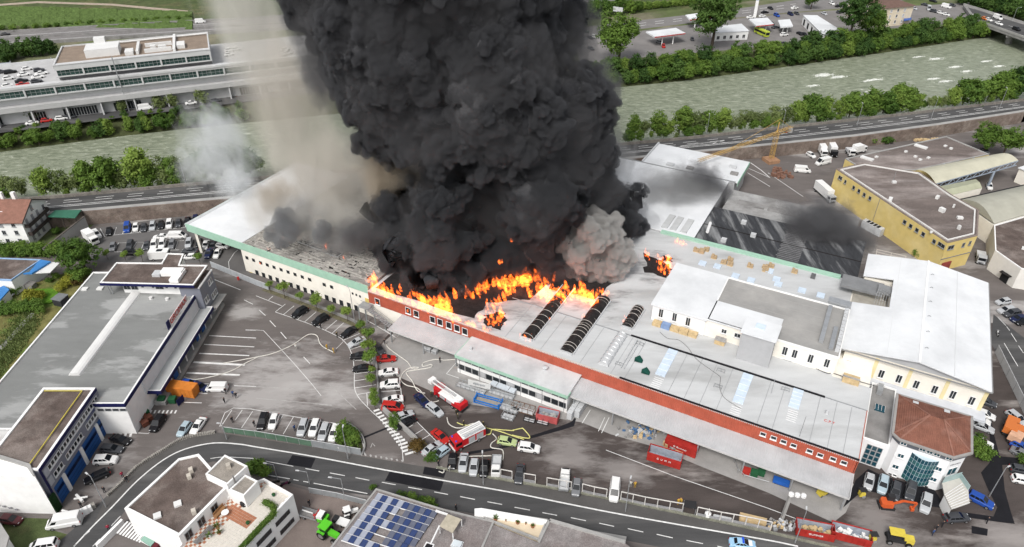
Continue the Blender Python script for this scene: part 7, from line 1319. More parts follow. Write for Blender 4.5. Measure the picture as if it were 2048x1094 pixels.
for i in range(len(P)-1):d=(P[i+1]-P[i]).normalized();n_=Vector((-d.y,d.x,0))*.2;kw.prism([P[i]-n_,P[i+1]-n_,P[i+1]+n_,P[i]+n_],0,.35)
solo('yard_kerb_wall',kw,M('mossy_concrete',(.2,.2,.16),.95,.3,.8,fine=.3),'low mossy concrete kerb wall along the yard fence','wall')
# glass and metal fence panels at the exit
def panel_fence(t,pts,label,h,mat,z=0.0,step=2.4,name='panel_fence'):
    P=[W(t,x,y,z) for x,y in pts];o=thing(name,label,'fence',P[0])
    for i in range(len(P)-1):
        L_=(P[i+1]-P[i]).length;n=max(1,round(L_/step))
        for k in range(n):
            a,b_=P[i].lerp(P[i+1],k/n),P[i].lerp(P[i+1],(k+.97)/n);part('panel',MB().bar(a+Vector((0,0,h/2+.1)),b_+Vector((0,0,h/2+.1)),.06,h-.1),mat,o);part('post',MB().bar(a,a+Vector((0,0,h+.1)),.1),GFRAME,o)
    part('top_rail',MB().tube([p+Vector((0,0,h+.12)) for p in P],.06,5),PLANT,o); return o
SCREEN=M('grey_screen',(.26,.275,.285),.4,.12,.6);SCG=M('green_screen',(.1,.17,.12),.4,.2,.5)
panel_fence('D1',((1790,180),(2044,215)),'green glass screen at the end of the bend wall',1.6,SCG);panel_fence('D2',((0,215),(250,258),(450,295)),'green-grey glass screen below the parked cars',1.7,SCG);panel_fence('D2',((450,295),(650,330),(760,350),(845,365)),'grey glass screen with round sign before the shrub bed',1.9,SCREEN)
o=thing('round_sign','small white round sign on the glass screen','sign',W('D2',670,330));p=W('D2',670,330);part('disc',MB().tube([p+Vector((0,-.12,1.2)),p+Vector((0,-.06,1.2))],.28,12),TRW,o);part('bracket',MB().bar(p,p+Vector((0,-.05,1.0)),.06),GFRAME,o)
pe=WS('D2',0,845,365,870,300,850,220,790,150,720,115);pm_=smooth_line(pe,5);o=MB()
for i in range(len(pm_)-1):d=(pm_[i+1]-pm_[i]).normalized();n_=Vector((-d.y,d.x,0))*.15;o.prism([pm_[i]-n_,pm_[i+1]-n_,pm_[i+1]+n_,pm_[i]+n_],0,.6)
solo('bed_kerb',o,CONC,'curved concrete kerb of the shrub bed at the exit','kerb');solo('shrub_bed',MB().face([(p.x,p.y,.03) for p in WS('D2',0,640,245,690,130,750,130,835,220,850,300,830,360)]),EARTH,kind='structure')
panel_fence('D2',((430,665),(650,705),(890,765)),'grey screen railing between road and courtyard',1.5,SCREEN)
# divider wall between the bay rows
dv_=thing('divider_wall','low grey divider wall with railing between the two bay rows','wall',W('C2',965,850));P=WS('C2',0,945,560,960,700,975,900,985,1060)+WS('D2',0,1020,10,1130,110,1290,260)
for i in range(len(P)-1):
    d=(P[i+1]-P[i]).normalized();n_=Vector((-d.y,d.x,0))*.2;part('wall_section',MB().prism([P[i]-n_,P[i+1]-n_,P[i+1]+n_,P[i]+n_],0,.8+.5*(i>3)),CONC if i>2 else CONCD,dv_)
    part('railing',MB().bar(P[i]+Vector((0,0,1.4+.4*(i>3))),P[i+1]+Vector((0,0,1.4+.4*(i>3))),.06),GFRAME,dv_)
pl_=MB();P=smooth_line(WS('C2',0,60,130,220,190,420,265,620,345,790,420,870,500),4);solo('planting_strip',strip(P,1.3,.05),M('strip_soil',(.12,.11,.07),.95,.3,1,fine=.3),kind='structure')
wk=MB()
for i in range(len(P)-1):d=(P[i+1]-P[i]).normalized();n_=Vector((-d.y,d.x,0));wk.prism([P[i]+n_*.7,P[i+1]+n_*.7,P[i+1]+n_*1.1,P[i]+n_*1.1],0,.7)
solo('strip_wall',wk,CONCD,'low grey wall behind the planting strip of the parking bays','wall')
# grey ramp barrier from warehouse end towards the cream hall
o=panel_fence('C1',((1690,-45),(1850,20),(2044,100),(2150,140)),'long pale grey barrier wall running towards the cream hall',1.9,M('barrier_panel',(.4,.42,.44),.7,.1))
part('red_box',MB().box(W('C1',1905,55,.4),.5,.3,1.0),CREDT,o)
panel_fence('C4',((1810,640),(1900,830),(2010,1060),(2060,1180)),'long grey noise wall along the side road',2.4,PLANT,step=4)
# retaining edge of the garage forecourt: gate pillars
gp=thing('forecourt_gate','white gate pillars and stacked stone blocks at the forecourt corner','gate',W('D1',680,830))
for k,(X,Y) in enumerate(((655,850),(690,825),(720,805),(745,780))):part('pillar',MB().box(W('D1',X,Y),.9,.8,1.6-.2*k,.7),WHITE if k<3 else KST,gp)
part('low_wall',MB().bar(W('D1',500,812,.5),W('D1',650,850,.5),.3,1.0),WHITE,gp);part('barrier_boom',MB().bar(W('D1',590,710,.9),W('D1',700,692,.9),.3,.2),TRW,gp);part('barrier_block',MB().bar(W('D1',610,680,.6),W('D1',660,730,.6),.4,.6),TRW,gp)
solo('forecourt_verge',MB().face([(p.x,p.y,.01) for p in WS('D1',0,-100,860,220,862,440,870,420,960,560,1000,440,1100,-100,1200)]),GRASS,kind='structure')
sb_=thing('grey_corner_house','grey house corner with white coping at the grass verge','house',W('D1',20,1050));part('wall',MB().prism(WS('D1',4,-200,800,-60,830,60,1010,20,1150,-200,1150),-.1,3.9),WHITE,sb_);part('roof',MB().prism(WS('D1',4.2,-210,790,-50,820,72,1010,30,1160,-210,1160),3.9,4.2),CONC,sb_);win(sb_,W('D1',-60,830),W('D1',60,1010),2.5,2,1.4,1.2,FRAME,GLASS)
# containers and skips
REDC=M('skip_red',(.36,.03,.024),.6,.2,.8);INNER=M('skip_inside',(.3,.33,.38),.8,.2,1)
def skip(t,X,Y,ux,uy,L_,Wd,H_,label,mat,z=0.0,fill=None,txt=None,closed=False):
    c=W(t,X,Y,0);h=W(t,X+ux,Y+uy)-c;a=math.atan2(h.y,h.x);o=thing('skip_container',label,'container',Vector((c.x,c.y,z)),None,a);ORG[o.name]=Vector((0,0,0))
    fl_=MB().box((0,0,.15),L_-.1,Wd-.1,.15);part('floor',fl_,INNER,o);tp=.12
    for sy in (-1,1):
        sd=part('side',MB().prism([(-L_/2,sy*Wd/2),(L_/2,sy*Wd/2),(L_/2,sy*(Wd/2-.08)),(-L_/2,sy*(Wd/2-.08))],.1,H_),mat,o)
        for k in range(int(L_/1.0)):part('rib',MB().box((-L_/2+.5+k*1.0,sy*(Wd/2+.04),.15),.1,.08,H_-.25),mat,sd)
        part('rim',MB().box((0,sy*Wd/2,H_-.06),L_+.1,.16,.12),mat,sd);part('lining',MB().box((0,sy*(Wd/2-.095),.3),L_-.2,.02,H_-.4),INNER,sd)
    for sx in (-1,1):part('end',MB().box((sx*L_/2,0,.1),.08,Wd,H_-.1),mat,o)
    if closed:part('lid',MB().box((0,0,H_+.06),L_,Wd,.1),mat,o)
    if fill:rn=random.Random(X);fm_=MB();[fm_.box((rn.uniform(-L_/2+.5,L_/2-.5),rn.uniform(-Wd/2+.4,Wd/2-.4),.3+rn.random()*H_*.3),rn.uniform(.3,.9),rn.uniform(.3,.8),rn.uniform(.2,.5),rn.uniform(0,3)) for _ in range(26)];part('load',fm_,fill,o,kind='stuff')
    if txt:text(o,txt,(0,-Wd/2-.1,H_*.62),(1,0,0),(0,0,1),.6,TRW)
    return o
skip('D3',1215,405,100,30,6.6,2.4,2.3,'red open skip container with grey inside and white letters',REDC,txt='G  U  M  M');skip('D3',1350,310,100,40,6.4,2.4,2.2,'red closed container half under the canopy',REDC,txt='G Gummer',closed=True)
skip('D4',365,985,100,20,6.4,2.4,1.9,'red open container of timber waste at the fence',REDC,fill=WOOD,txt='GUMMER');skip('D4',650,1020,100,26,6.6,2.4,1.9,'red open container full of white sacks at the fence',REDC,fill=TRW)
skip('D3',285,70,100,24,4.6,2.3,1.9,'faded red container with rubble behind the steel trestles',M('faded_red',(.42,.09,.09),.7,.2,1),fill=ASH);skip('C1',1470,960,100,14,6.4,2.4,2.4,'orange roofed waste container beside the dock canopy',M('waste_orange',(.56,.19,.035),.6,.15,.8),closed=True)
for k in range(3):
    c=W('D3',1235+k*48,285+k*28);o=thing('cardboard_pallet',['pale yellow pallet load between the red containers','white-wrapped pallet load between the red containers','low timber pallet between the red containers'][k],'pallet',c);ORG[o.name]=Vector((0,0,0));part('pallet',MB().box((0,0,0),1.3,1.3,.14,.3),WOOD,o);part('load',MB().box((0,0,.14),1.2,1.2,.9-.25*k,.3),[WOOD,ASH,WOOD][k],o)
def bin_(t,X,Y,col,label,group,s=1.0,a=0.0):
    o=thing('waste_bin',label,'bin',W(t,X,Y),group,a);ORG[o.name]=Vector((0,0,0));o.scale=(s,s,s);part('body',MB().prism([(-.65,-.5),(.65,-.5),(.65,.5),(-.65,.5)],.2,1.15),col,o);part('lid',MB().prism([(-.7,-.55),(.7,-.55),(.7,.55),(-.7,.55)],1.15,1.0,ztop=[1.25,1.25,1.45,1.45]),col,o)
    for x in (-.5,.5):part('castor',MB().tube([(x,-.35,.1),(x,.35,.1)],.1,6),CHS,o)
BRB=M('bin_brown',(.12,.045,.03),.6,.1,2);GRB=M('bin_green',(.02,.09,.04),.6,.1,2)
for X,Y in ((1120,110),(1165,125),(1150,75),(1195,85)):bin_('D1',X,Y,BRB,'brown wheeled waste bin beside the warehouse corner','brown bins at the warehouse',1.0,.9)
bin_('D1',1175,40,GRB,'green wheeled bin behind the brown bins',None,.9,.9);bin_('C1',1300,1035,GRB,'dark green bin under the dock canopy end','green bins by the dock',1.1);bin_('C1',1385,1035,GRB,'dark green bin under the dock canopy end','green bins by the dock',1.1)
bin_('D3',1865,510,REDC,'red wheeled bin by the canopy railing',None,1.0,-.4);bin_('D3',1930,525,GRB,'green wheeled bin by the canopy railing','green bins under the canopy',1.0,-.4);bin_('D3',1985,520,GRB,'green wheeled bin by the canopy railing','green bins under the canopy',1.0,-.4)
o=thing('blue_sign_board','tilted dark blue board standing at the yard edge','board',W('C1',1450,1060));p,q=W('C1',1425,1070),W('C1',1475,1020);part('board',MB().bar(p+Vector((0,0,1.0)),q+Vector((0,0,1.0)),.1,1.7),NAVY,o);part('leg',MB().bar(p,p+Vector((0,0,.4)),.1).bar(q,q+Vector((0,0,.4)),.1),GFRAME,o)
o=thing('skip_dumpster','blue tipping skip under the loading canopy','skip',W('D4',100,590));ORG[o.name]=Vector((0,0,0));o.rotation_euler.z=-.45;part('tub',MB().prism([(-1.5,-.6),(1.5,-.6),(1.5,.6),(-1.5,.6)],.3,1.1),M('skip_blue',(.02,.1,.38),.5,.15),o);part('base',MB().box((0,0,0),2.4,.9,.3),CHS,o)
# yard goods by the annex
BF=M('blue_frame',(.02,.16,.5),.5,.1,1);ORT=W('C2',1850,1035)
o=thing('blue_cradle','long bright blue steel cradle frame on the works yard','frame',ORT);q=WS('C2',0,1740,1035,1765,985,1970,1040,1935,1090)
for i in range(4):part('rail',MB().bar(q[i]+Vector((0,0,.9)),q[(i+1)%4]+Vector((0,0,.9)),.2),BF,o);part('post',MB().bar(q[i],q[i]+Vector((0,0,1.4)),.2),BF,o);part('lower_rail',MB().bar(q[i]+Vector((0,0,.25)),q[(i+1)%4]+Vector((0,0,.25)),.18),BF,o)
part('floor',MB().prism(inset(q,.2),.12,.2),M('plank_floor',(.3,.27,.23),.9,.2,1),o)
o=thing('banner','white printed banner tied to the steel stillages','banner',W('C2',1780,890));q0,q1=W('C2',1690,890,1.6),W('C2',1870,935,1.6);sl_=Vector((.1,.5,1.2));part('cloth',MB().face([q0,q1,q1+sl_,q0+sl_]).face([q0+sl_,q1+sl_,q1,q0]),TRW,o);text(o,'alpitronic',(q0+q1)/2+sl_*.5+Vector((0,-.05,.03)),q1-q0,sl_,.75,M('print_grey',(.14,.16,.18),.7,0))
def stillage(t,X,Y,ux,uy,L_,Wd,H_,label,mat=None,n=4):
    c=W(t,X,Y);h=W(t,X+ux,Y+uy)-c;o=thing('steel_stillage',label,'stillage',c,None,math.atan2(h.y,h.x));ORG[o.name]=Vector((0,0,0));mat=mat or STEEL
    for z in (.15,H_):
        for y in (-Wd/2,Wd/2):part('rail',MB().bar((-L_/2,y,z),(L_/2,y,z),.1),mat,o)
        for k in range(n+1):x=-L_/2+L_*k/n;part('cross_bar',MB().bar((x,-Wd/2,z),(x,Wd/2,z),.08),mat,o)
    for k in range(n+1):
        for y in (-Wd/2,Wd/2):x=-L_/2+L_*k/n;part('post',MB().bar((x,y,0),(x,y,H_+.1),.08),mat,o)
    part('sheet',MB().box((0,0,.2),L_-.2,Wd-.2,.08),PLANT,o); return o
stillage('C2',1720,925,100,32,7,1.5,1.1,'long galvanised stillage under the white banner',n=6);stillage('C2',1960,970,100,32,6,1.6,1.4,'long galvanised stillage with wrapped sheets near the annex',n=6);o=thing('wrapped_sheet_pack','pale wrapped pack of sheets on the steel stillage','sheet pack',W('C2',1975,955));ORG[o.name]=Vector((0,0,0));o.rotation_euler.z=ANG+math.pi;part('pack',MB().box((0,0,1.5),6.0,1.3,.4),M('pale_wrap',(.5,.54,.58),.4,.12,1),o);part('strap',MB().box((1.5,0,1.9),.1,1.32,.02).box((-1.5,0,1.9),.1,1.32,.02),CHS,o)
stillage('D3',-30,60,100,30,2.6,1.6,.9,'low grey steel frame table on the yard',n=3);stillage('D3',140,85,100,26,2.4,1.0,.8,'black trestle pair beside the faded red container',CHS,n=2);stillage('D3',245,105,100,26,2.4,1.0,.8,'black trestle pair in front of the faded red container',CHS,n=2);stillage('D2',2020,-10,100,34,4.5,1.8,1.6,'tangled grey steel frames beside the annex wall',n=5);stillage('D3',90,5,100,30,5,1.6,1.5,'brown timber-loaded stillage along the annex wall',M('rust_steel',(.16,.09,.06),.8,.2),n=4)
for k,(t,X,Y) in enumerate((('D3',485,30),('D3',545,15))):
    o=thing('ibc_tank',['grey bulk tank stack beside the annex corner','grey bulk tank stack beside the open loading bay'][k],'tank',W(t,X,Y));ORG[o.name]=Vector((0,0,0));o.rotation_euler.z=ANG
    for r_ in range(4):part('tank',MB().box((0,-r_*1.15+1.5,.1),1.1,1.05,1.9),PLANT,o)
for k,(t,X,Y,s_) in enumerate((('C2',1380,625,.8),('C2',1430,640,.9),('C2',1350,612,.6))):o=thing('air_unit',['grey boxed unit beside the canopy edge','white ribbed unit at the row end under the canopy','small flat unit under the canopy edge'][k],'unit',W(t,X,Y));ORG[o.name]=Vector((0,0,0));o.rotation_euler.z=ANG;part('casing',MB().box((0,0,.1),1.4*s_,1.1*s_,1.0*s_),PLANT,o);part('grille',MB().box((0,.56*s_,.2),1.1*s_,.03,.7*s_),GFRAME,o)
rn=random.Random(9)
o=MB()
for k in range(90):p=W('D3',1000+rn.gauss(0,70)+rn.random()*90,150+rn.gauss(0,28)+20);o.box(p,rn.uniform(.2,.9),rn.uniform(.2,.8),rn.uniform(.1,.9),rn.uniform(0,3),mi=rn.randrange(4))
tag(solo('yard_clutter',o,[PLANT,CONCD,M('cl_blue',(.08,.16,.3),.7,.2),WOOD],kind='stuff'),'jumble of buckets, boxes and sacks under the canopy edge')
o=thing('ramp_railing','grey tube railing of the loading ramp','railing',W('D3',1800,470));P=WS('D3',0,1770,420,1800,500,1850,545,2044,600)
for i in range(3):part('rail',MB().tube([P[i]+Vector((0,0,1.0)),P[i+1]+Vector((0,0,1.0))],.06,5),STEEL,o);part('post',MB().bar(P[i],P[i]+Vector((0,0,1)),.08),STEEL,o)
# goods along the fence
o=thing('board_stack','stack of pale plywood boards leaning on the yard fence','boards',W('D3',1920,890));q=WS('D3',.5,1815,830,2030,880,2025,925,1815,880)
for k in range(4):part('board',MB().prism([p+Vector((.03*k,.02*k,0)) for p in q],.1+k*.22,.3+k*.22),WOOD,o)
o=thing('pipe_bundle','bundle of pale plastic pipes lying by the fence','pipes',W('D3',1680,870));a,b_=W('D3',1605,850,.2),W('D3',1745,880,.2)
for k in range(6):part('pipe',MB().tube([a+Vector((.05*k,.16*(k%3),.12*(k//3))),b_+Vector((.05*k,.16*(k%3),.12*(k//3)))],.1,6),PLANT,o)
o=thing('big_bag','white bulk sack hanging on the yard fence','sack',W('D3',1560,850));p=W('D3',1560,850);part('sack',MB().tube([p,p+Vector((0,0,.3)),p+Vector((0,0,1.0)),p+Vector((0,0,1.6))],[.45,.65,.6,.1],8),TRW,o);part('loop',MB().bar(p+Vector((0,0,1.5)),p+Vector((0,0,2.3)),.08),TRW,o)
o=thing('shelter_hut','small dark roofed tool shelter at the yard fence','shelter',W('D3',1420,770));q=WS('D3',2.2,1370,770,1470,790,1475,730,1380,718);part('roof',MB().prism(q,2.05,2.2),CHS,o)
for p in q:part('post',MB().bar((p.x,p.y,0),(p.x,p.y,2.05),.1),GFRAME,o)
part('bench',MB().box(W('D3',1420,770),1.6,.8,.8,-.3),PLANT,o)
o=MB()
for k in range(50):o.box(W('D4',rn.uniform(0,230),930+rn.uniform(-45,35)),rn.uniform(.2,.7),rn.uniform(.2,.6),rn.uniform(.2,.9),rn.uniform(0,3),mi=rn.randrange(4))
tag(solo('fence_clutter',o,[PLANT,CONCD,WOOD,GFRAME],kind='stuff'),'jumble of machines and cases along the yard fence')
# terrace furniture
o=thing('terrace_table','round white table on the chequered terrace','table',V(-49.6,77.2,6.45));part('top',MB().tube([V(-49.6,77.2,7.1),V(-49.6,77.2,7.16)],.65,14),TRW,o);part('stem',MB().tube([V(-49.6,77.2,6.45),V(-49.6,77.2,7.1)],.06,6),GFRAME,o)
o=thing('corner_bench','brown wooden corner bench around the white table','bench',V(-50.6,77.2,6.45));part('seat',MB().box(V(-50.7,77.6,6.45),.7,2.4,.45,-.4),M('bench_wood',(.28,.15,.07),.8,.15),o);part('back',MB().box(V(-51.0,77.8,6.45),.12,2.4,.95,-.4),MATS['bench_wood'],o)
o=thing('covered_grill','grill under a black cover on the terrace','grill',V(-47.0,79.4,6.45));part('cover',MB().tube([V(-47.0,79.4,6.45),V(-47.0,79.4,7.2),V(-47.0,79.4,7.6)],[.7,.75,.4],8),CHS,o);part('shelf',MB().box(V(-46.4,79.0,7.0),.8,.5,.08,.5),PLANT,o)
o=thing('slat_bench','long grey slatted bench by the terrace wall','bench',V(-52,73,6.45))
for k in range(4):part('slat',MB().bar(V(-53.0+k*.25,71.4-k*.12,6.95),V(-51.4+k*.25,74.8-k*.12,6.95),.2,.06),CONCD,o)
part('leg',MB().box(V(-52.8,71.6,6.45),.8,.1,.47,-.4).box(V(-51.2,74.4,6.45),.8,.1,.47,-.4),GFRAME,o)
for k,(x,y) in enumerate(((-50.2,74.6),(-50.8,72.8),(-49.4,73.4),(-45.2,75.4),(-42.4,81.2))):
    p=thing('potted_plant',['tall leafy plant in pale pot beside the terrace bench','leafy plant in white pot at the lower terrace end','small palm in clay pot on the terrace','dark green tub plant by the terrace hedge','dark green tub at the terrace corner'][k],'plant',V(x,y,6.45));c=V(x,y,6.45);part('pot',MB().tube([c,c+V(0,0,.45)],[.22,.34],8),[POT,TRW,POT,GRB,GRB][k],p);lm=MB()
    for q in range(70 if k<3 else 15):d=Vector((rn.gauss(0,1),rn.gauss(0,1),abs(rn.gauss(0,1))+.3)).normalized()*rn.uniform(.3,1.0 if k<3 else .4);s_=Vector((rn.gauss(0,1),rn.gauss(0,1),0)).normalized()*.08;b_=c+V(0,0,.45);lm.face([b_+d*.4-s_,b_+d,b_+d*.4+s_])
    part('leaves',lm,LEAFP,p)
# fire hoses
HW=M('canvas_hose',(.62,.6,.55),.8,.12,1);HY=M('yellow_hose',(.6,.58,.22),.8,.1,1)
def hose(t,lab,*xy,m=HW,r=.11):cable(t,.14,'fire_hose',lab,m,r,*xy,cat='hose')
hose('C2','white fire hose curving over the open yard to two firefighters',-260,720,0,672,140,640,290,575,400,500,450,488,490,505,510,560,545,595,590,618,618,632);hose('C1','white fire hose running along the dock bays',1470,830,1560,850,1720,820,1850,780,1950,725,2060,670)
hose('C2','white fire hose from canopy corner past the parked cars',1032,560,1060,600,1140,660,1210,710,1250,765,1300,755,1240,755,1180,790,1155,850,1200,895,1290,920,1350,985,1400,1030,1460,1020);hose('C2','white fire hose looping towards the annex corner',1590,690,1500,695,1430,690,1340,715,1335,745,1400,730,1390,755,1270,775,1200,795,1245,860,1290,940,1350,960);hose('D2','white fire hose from silver car to the pumper engine',1525,60,1540,110,1590,140,1650,140,1720,110,1770,110,1790,140)
hose('D2','white fire hose from pumper engine down to the kerb',1890,190,1920,230,1880,265,1880,300,1960,315,1975,350,1970,400);hose('D2','white fire hose lying in front of the row at the fence',1600,378,1700,370,1880,365);hose('D2','white fire hose coil on the dark patch at the exit',1440,465,1480,455,1500,475,1495,500,1460,490)
hose('D2','yellow fire hose running straight from the pumper engine',1605,100,1660,120,1760,125,1850,145,1960,175,2060,210,2140,235,m=HY);hose('D2','yellow fire hose bundle behind the pumper engine',1820,200,1870,190,1890,155,1980,160,2060,165,m=HY);hose('D3','yellow fire hose bending around by the trench strip',-10,165,70,148,90,150,140,210,120,225,0,200,m=HY)
# people: one continuous figure each, clothing by height
PP=bpy.data.meshes.new('person_wire');Vx=[(0,0,.92),(0,0,1.2),(0,0,1.42),(0,0,1.53),(0,.02,1.68),(.1,0,.88),(.13,.02,.48),(.12,-.02,.08),(.13,.12,.04),(-.1,0,.88),(-.14,-.05,.48),(-.13,-.12,.08),(-.14,.02,.04),(.2,0,1.4),(.27,.05,1.12),(.24,.22,.95),(-.2,0,1.4),(-.28,.0,1.12),(-.26,.12,.88)]
Ed=[(0,1),(1,2),(2,3),(3,4),(0,5),(5,6),(6,7),(7,8),(0,9),(9,10),(10,11),(11,12),(2,13),(13,14),(14,15),(2,16),(16,17),(17,18)];PP.from_pydata(Vx,Ed,[]);po=bpy.data.objects.new('person_wire',PP);COL.objects.link(po);sm=po.modifiers.new('s','SKIN');rad=[.15,.16,.17,.07,.115,.1,.07,.055,.05,.1,.07,.055,.05,.075,.055,.04,.075,.055,.04]
for v_,r_ in zip(PP.skin_vertices[0].data,rad):v_.radius=(r_,r_*.9)
PP.skin_vertices[0].data[0].use_root=True;po.modifiers.new('d','SUBSURF').levels=1;po.modifiers['d'].render_levels=1
dg_=bpy.context.evaluated_depsgraph_get();PME=bpy.data.meshes.new_from_object(po.evaluated_get(dg_));bpy.data.objects.remove(po);PME.name='person'
SKIN=M('skin',(.45,.28,.2),.7,0);PCL={'turnout':((.035,.035,.03),(.06,.055,.035),(.5,.5,.1)),'dark':((.02,.02,.025),(.025,.025,.03),None),'red':((.03,.03,.04),(.3,.03,.06),None),'hivis':((.4,.25,.05),(.55,.35,.06),(.5,.1,.03)),'blue':((.02,.03,.06),(.04,.08,.2),None),'pale':((.3,.3,.28),(.55,.55,.52),None)}
PM_={}
def person(t,X,Y,outfit,label,a=0.0,group=None,z=.02):
    if outfit not in PM_:
        me=PME.copy();tr,tp_,hl=PCL[outfit];hat=hl or (.03,.02,.015);me.materials.clear()
        for m_ in (M('trousers_'+outfit,tr,.9,0),M('top_'+outfit,tp_,.9,0),SKIN,M('head_'+outfit,hat,.6,0)):me.materials.append(m_)
        for p in me.polygons:zc=p.center.z;p.material_index=0 if zc<.95 else (3 if zc>1.68 or (zc>1.58 and p.center.y<.0) else (2 if zc>1.5 else 1))
        PM_[outfit]=me
    c=W(t,X,Y,0);o=link(bpy.data.objects.new('person',PM_[outfit]));o.location=(c.x,c.y,z);o.rotation_euler.z=a;o.scale=(1.05,)*3; return tag(o,label,'person',group)
person('C2',570,612,'hivis','firefighter in orange holding the white hose on the open yard',1);person('C2',622,640,'hivis','firefighter in orange at the hose end on the open yard',2);person('C2',322,612,'pale','person in pale clothes beside the hose on the open yard',0);person('C2',518,448,'dark','person in dark clothes behind the black off-road car',.5);person('C2',650,515,'turnout','firefighter at the end of the curved bay row',1);person('C2',1030,572,'dark','dark-clothed firefighter at the canopy corner post',2)
person('C1',1805,965,'dark','person in black at the rear of the white van',1);person('C1',1865,985,'blue','person in blue walking across the open yard',.3);person('C1',1890,1000,'dark','person in black walking beside the one in blue',.3);person('C1',1797,1040,'dark','lone person in black near the container markings',1.5)
person('D1',1860,100,'dark','person in dark clothes inside the empty bay',1);person('D1',2035,130,'dark','person in dark clothes at the glass screen',1);person('D2',312,165,'blue','person in blue between silver and black parked cars',1);person('D1',985,540,'red','person in red jacket walking at the road wall',.8);person('D1',1020,575,'dark','person in dark clothes beside the red jacket at the road wall',.8);person('D1',875,965,'red','person in wine red walking up the road',.6);person('D1',840,660,'dark','person with helmet at the forecourt railing',0);person('D1',655,780,'dark','person in black inside the forecourt',0)
person('D3',945,615,'pale','person in pale overalls by the fence lamp',0);person('D3',980,620,'hivis','firefighter in bright helmet beside the pale figure',0);person('D3',1325,755,'hivis','worker in ochre at the tool shelter',0);person('D3',1345,750,'hivis','second worker in ochre at the tool shelter',2)
person('D2',1600,40,'turnout','firefighter behind the ladder truck',1);person('D2',1612,75,'turnout','firefighter walking towards the yellow hose',2);person('D2',1660,130,'turnout','firefighter standing on the yellow hose',1);person('D2',1815,140,'turnout','firefighter beside the pumper engine rear',0);person('D2',1835,175,'turnout','firefighter crouched over hoses at the pumper engine',1);person('C2',1400,990,'turnout','firefighter at the ladder truck cab',0);person('C2',1470,715,'dark','firefighter at the hose couplings by the annex',1)
person('D2',1550,490,'pale','firefighter in pale helmet over the dark patch',1);person('D2',1460,450,'dark','firefighter kneeling at the hose coil',1);person('D2',1598,800,'dark','pedestrian in black on the lower footway',1);person('D2',430,765,'dark','person in black behind the flatbed truck',1)
person('D4',1310,1000,'blue','person in dark blue walking below the entrance porch',.5);person('D4',1335,965,'dark','person in black walking in the middle of the three',.5);person('D4',1385,935,'dark','person in black walking ahead of the three',.5);person('D4',1742,905,'dark','lone person in black beside the dark asphalt square',.5)
# scooter and bikes
def bike(t,X,Y,a,label,z=0.0,col=CHS):
    o=thing('motor_scooter',label,'motorbike',W(t,X,Y,z),None,a);ORG[o.name]=Vector((0,0,0));part('frame',MB().bar((-.6,0,.5),(.5,0,.55),.28,.35).bar((.5,0,.5),(.75,0,1.0),.1),col,o);part('seat',MB().box((-.35,0,.72),.7,.28,.12),CHS,o);part('handlebar',MB().bar((.7,-.35,1.05),(.7,.35,1.05),.05),GFRAME,o)
    for x in (-.7,.75):part('wheel',MB().tube([(x,-.06,.3),(x,.06,.3)],.3,10),TYRE,o)
    return o
bike('A4',150,1065,.1,'motorbike riding on the river road',ZR,REDC);bike('C4',1830,495,1.2,'white scooter at the corner of the white hall',0,TRW);bike('D2',150,590,.5,'motorbike parked by the road beside terrace building',0,CHS);bike('D2',235,600,.5,'wine red motorbike parked at the railing end',0,M('wine',(.09,.02,.05),.5,0));bike('A1',880,890,.2,'motorbike at the shop front of the terraced building',ZF,REDC);bike('A1',950,885,.2,'second motorbike at the shop front of the terraced building',ZF)
# bus
bs=thing('city_bus','lime green bus at the filling station','bus',W('A3',1990,280,ZF));ORG[bs.name]=Vector((0,0,0));bs.rotation_euler.z=1.9;LIME=M('bus_lime',(.42,.5,.06),.4,.05,1);part('body',MB().box((0,0,.4),10,2.5,2.6),LIME,bs);part('windscreen',MB().box((-5.02,0,1.2),.06,2.2,1.3),CGL,bs)
for y in (-1.26,1.26):part('window_band',MB().box((0,y,1.5),9.4,.04,1.0),CGL,bs)
wheels(bs,(-3,3),1.15,1.4)
# tower crane lying low behind the halls
CRY=M('crane_yellow',(.5,.32,.1),.55,.12,1)
cr_=thing('tower_crane','yellow lattice tower crane with jib reaching over the white roofs','crane',W('B4',40,190));b_=Vector((85.5,213,0));b_=W('B4',20,200);H0=11.0
def lattice(root,a,b,w,n,mat,name):
    a,b=Vector(a),Vector(b);d=(b-a).normalized();x=d.cross(Vector((0,0,1)) if abs(d.z)<.9 else Vector((1,0,0))).normalized()*w/2;y=x.cross(d).normalized()*w/2;C=[x+y,x-y,-x-y,-x+y]
    for c in C:part(name+'_chord',MB().bar(a+c,b+c,.09),mat,root)
    o=MB()
    for k in range(n):
        p0,p1=a.lerp(b,k/n),a.lerp(b,(k+1)/n)
        for i in range(4):o.bar(p0+C[i],p1+C[(i+1)%4],.05);o.bar(p0+C[i],p0+C[(i+1)%4],.04)
    part(name+'_lacing',o,mat,root)
lattice(cr_,b_,b_+Vector((0,0,H0)),1.3,10,CRY,'mast');tipw=W('B3',1500,125,13.5);jr=b_+Vector((0,0,H0));lattice(cr_,jr,Vector((tipw.x,tipw.y,H0-.5)),.8,16,CRY,'jib');back=(jr-Vector((tipw.x,tipw.y,H0))).normalized()*8;lattice(cr_,jr,jr+back,1.1,5,CRY,'counter_jib');part('tower_head',MB().bar(jr,jr+Vector((0,0,4)),.3),CRY,cr_);part('tie',MB().bar(jr+Vector((0,0,5)),jr+back,.1).bar(jr+Vector((0,0,5)),jr.lerp(Vector((tipw.x,tipw.y,H0)),.6),.08),CRY,cr_)
part('ballast',MB().box(b_,4.5,4.5,1.2,.3),M('ballast_orange',(.34,.2,.12),.8,.2),cr_);part('counterweight',MB().box(jr+back*.9-Vector((0,0,1.5)),1.5,1.2,1.6,.2),CONC,cr_)
o=MB();
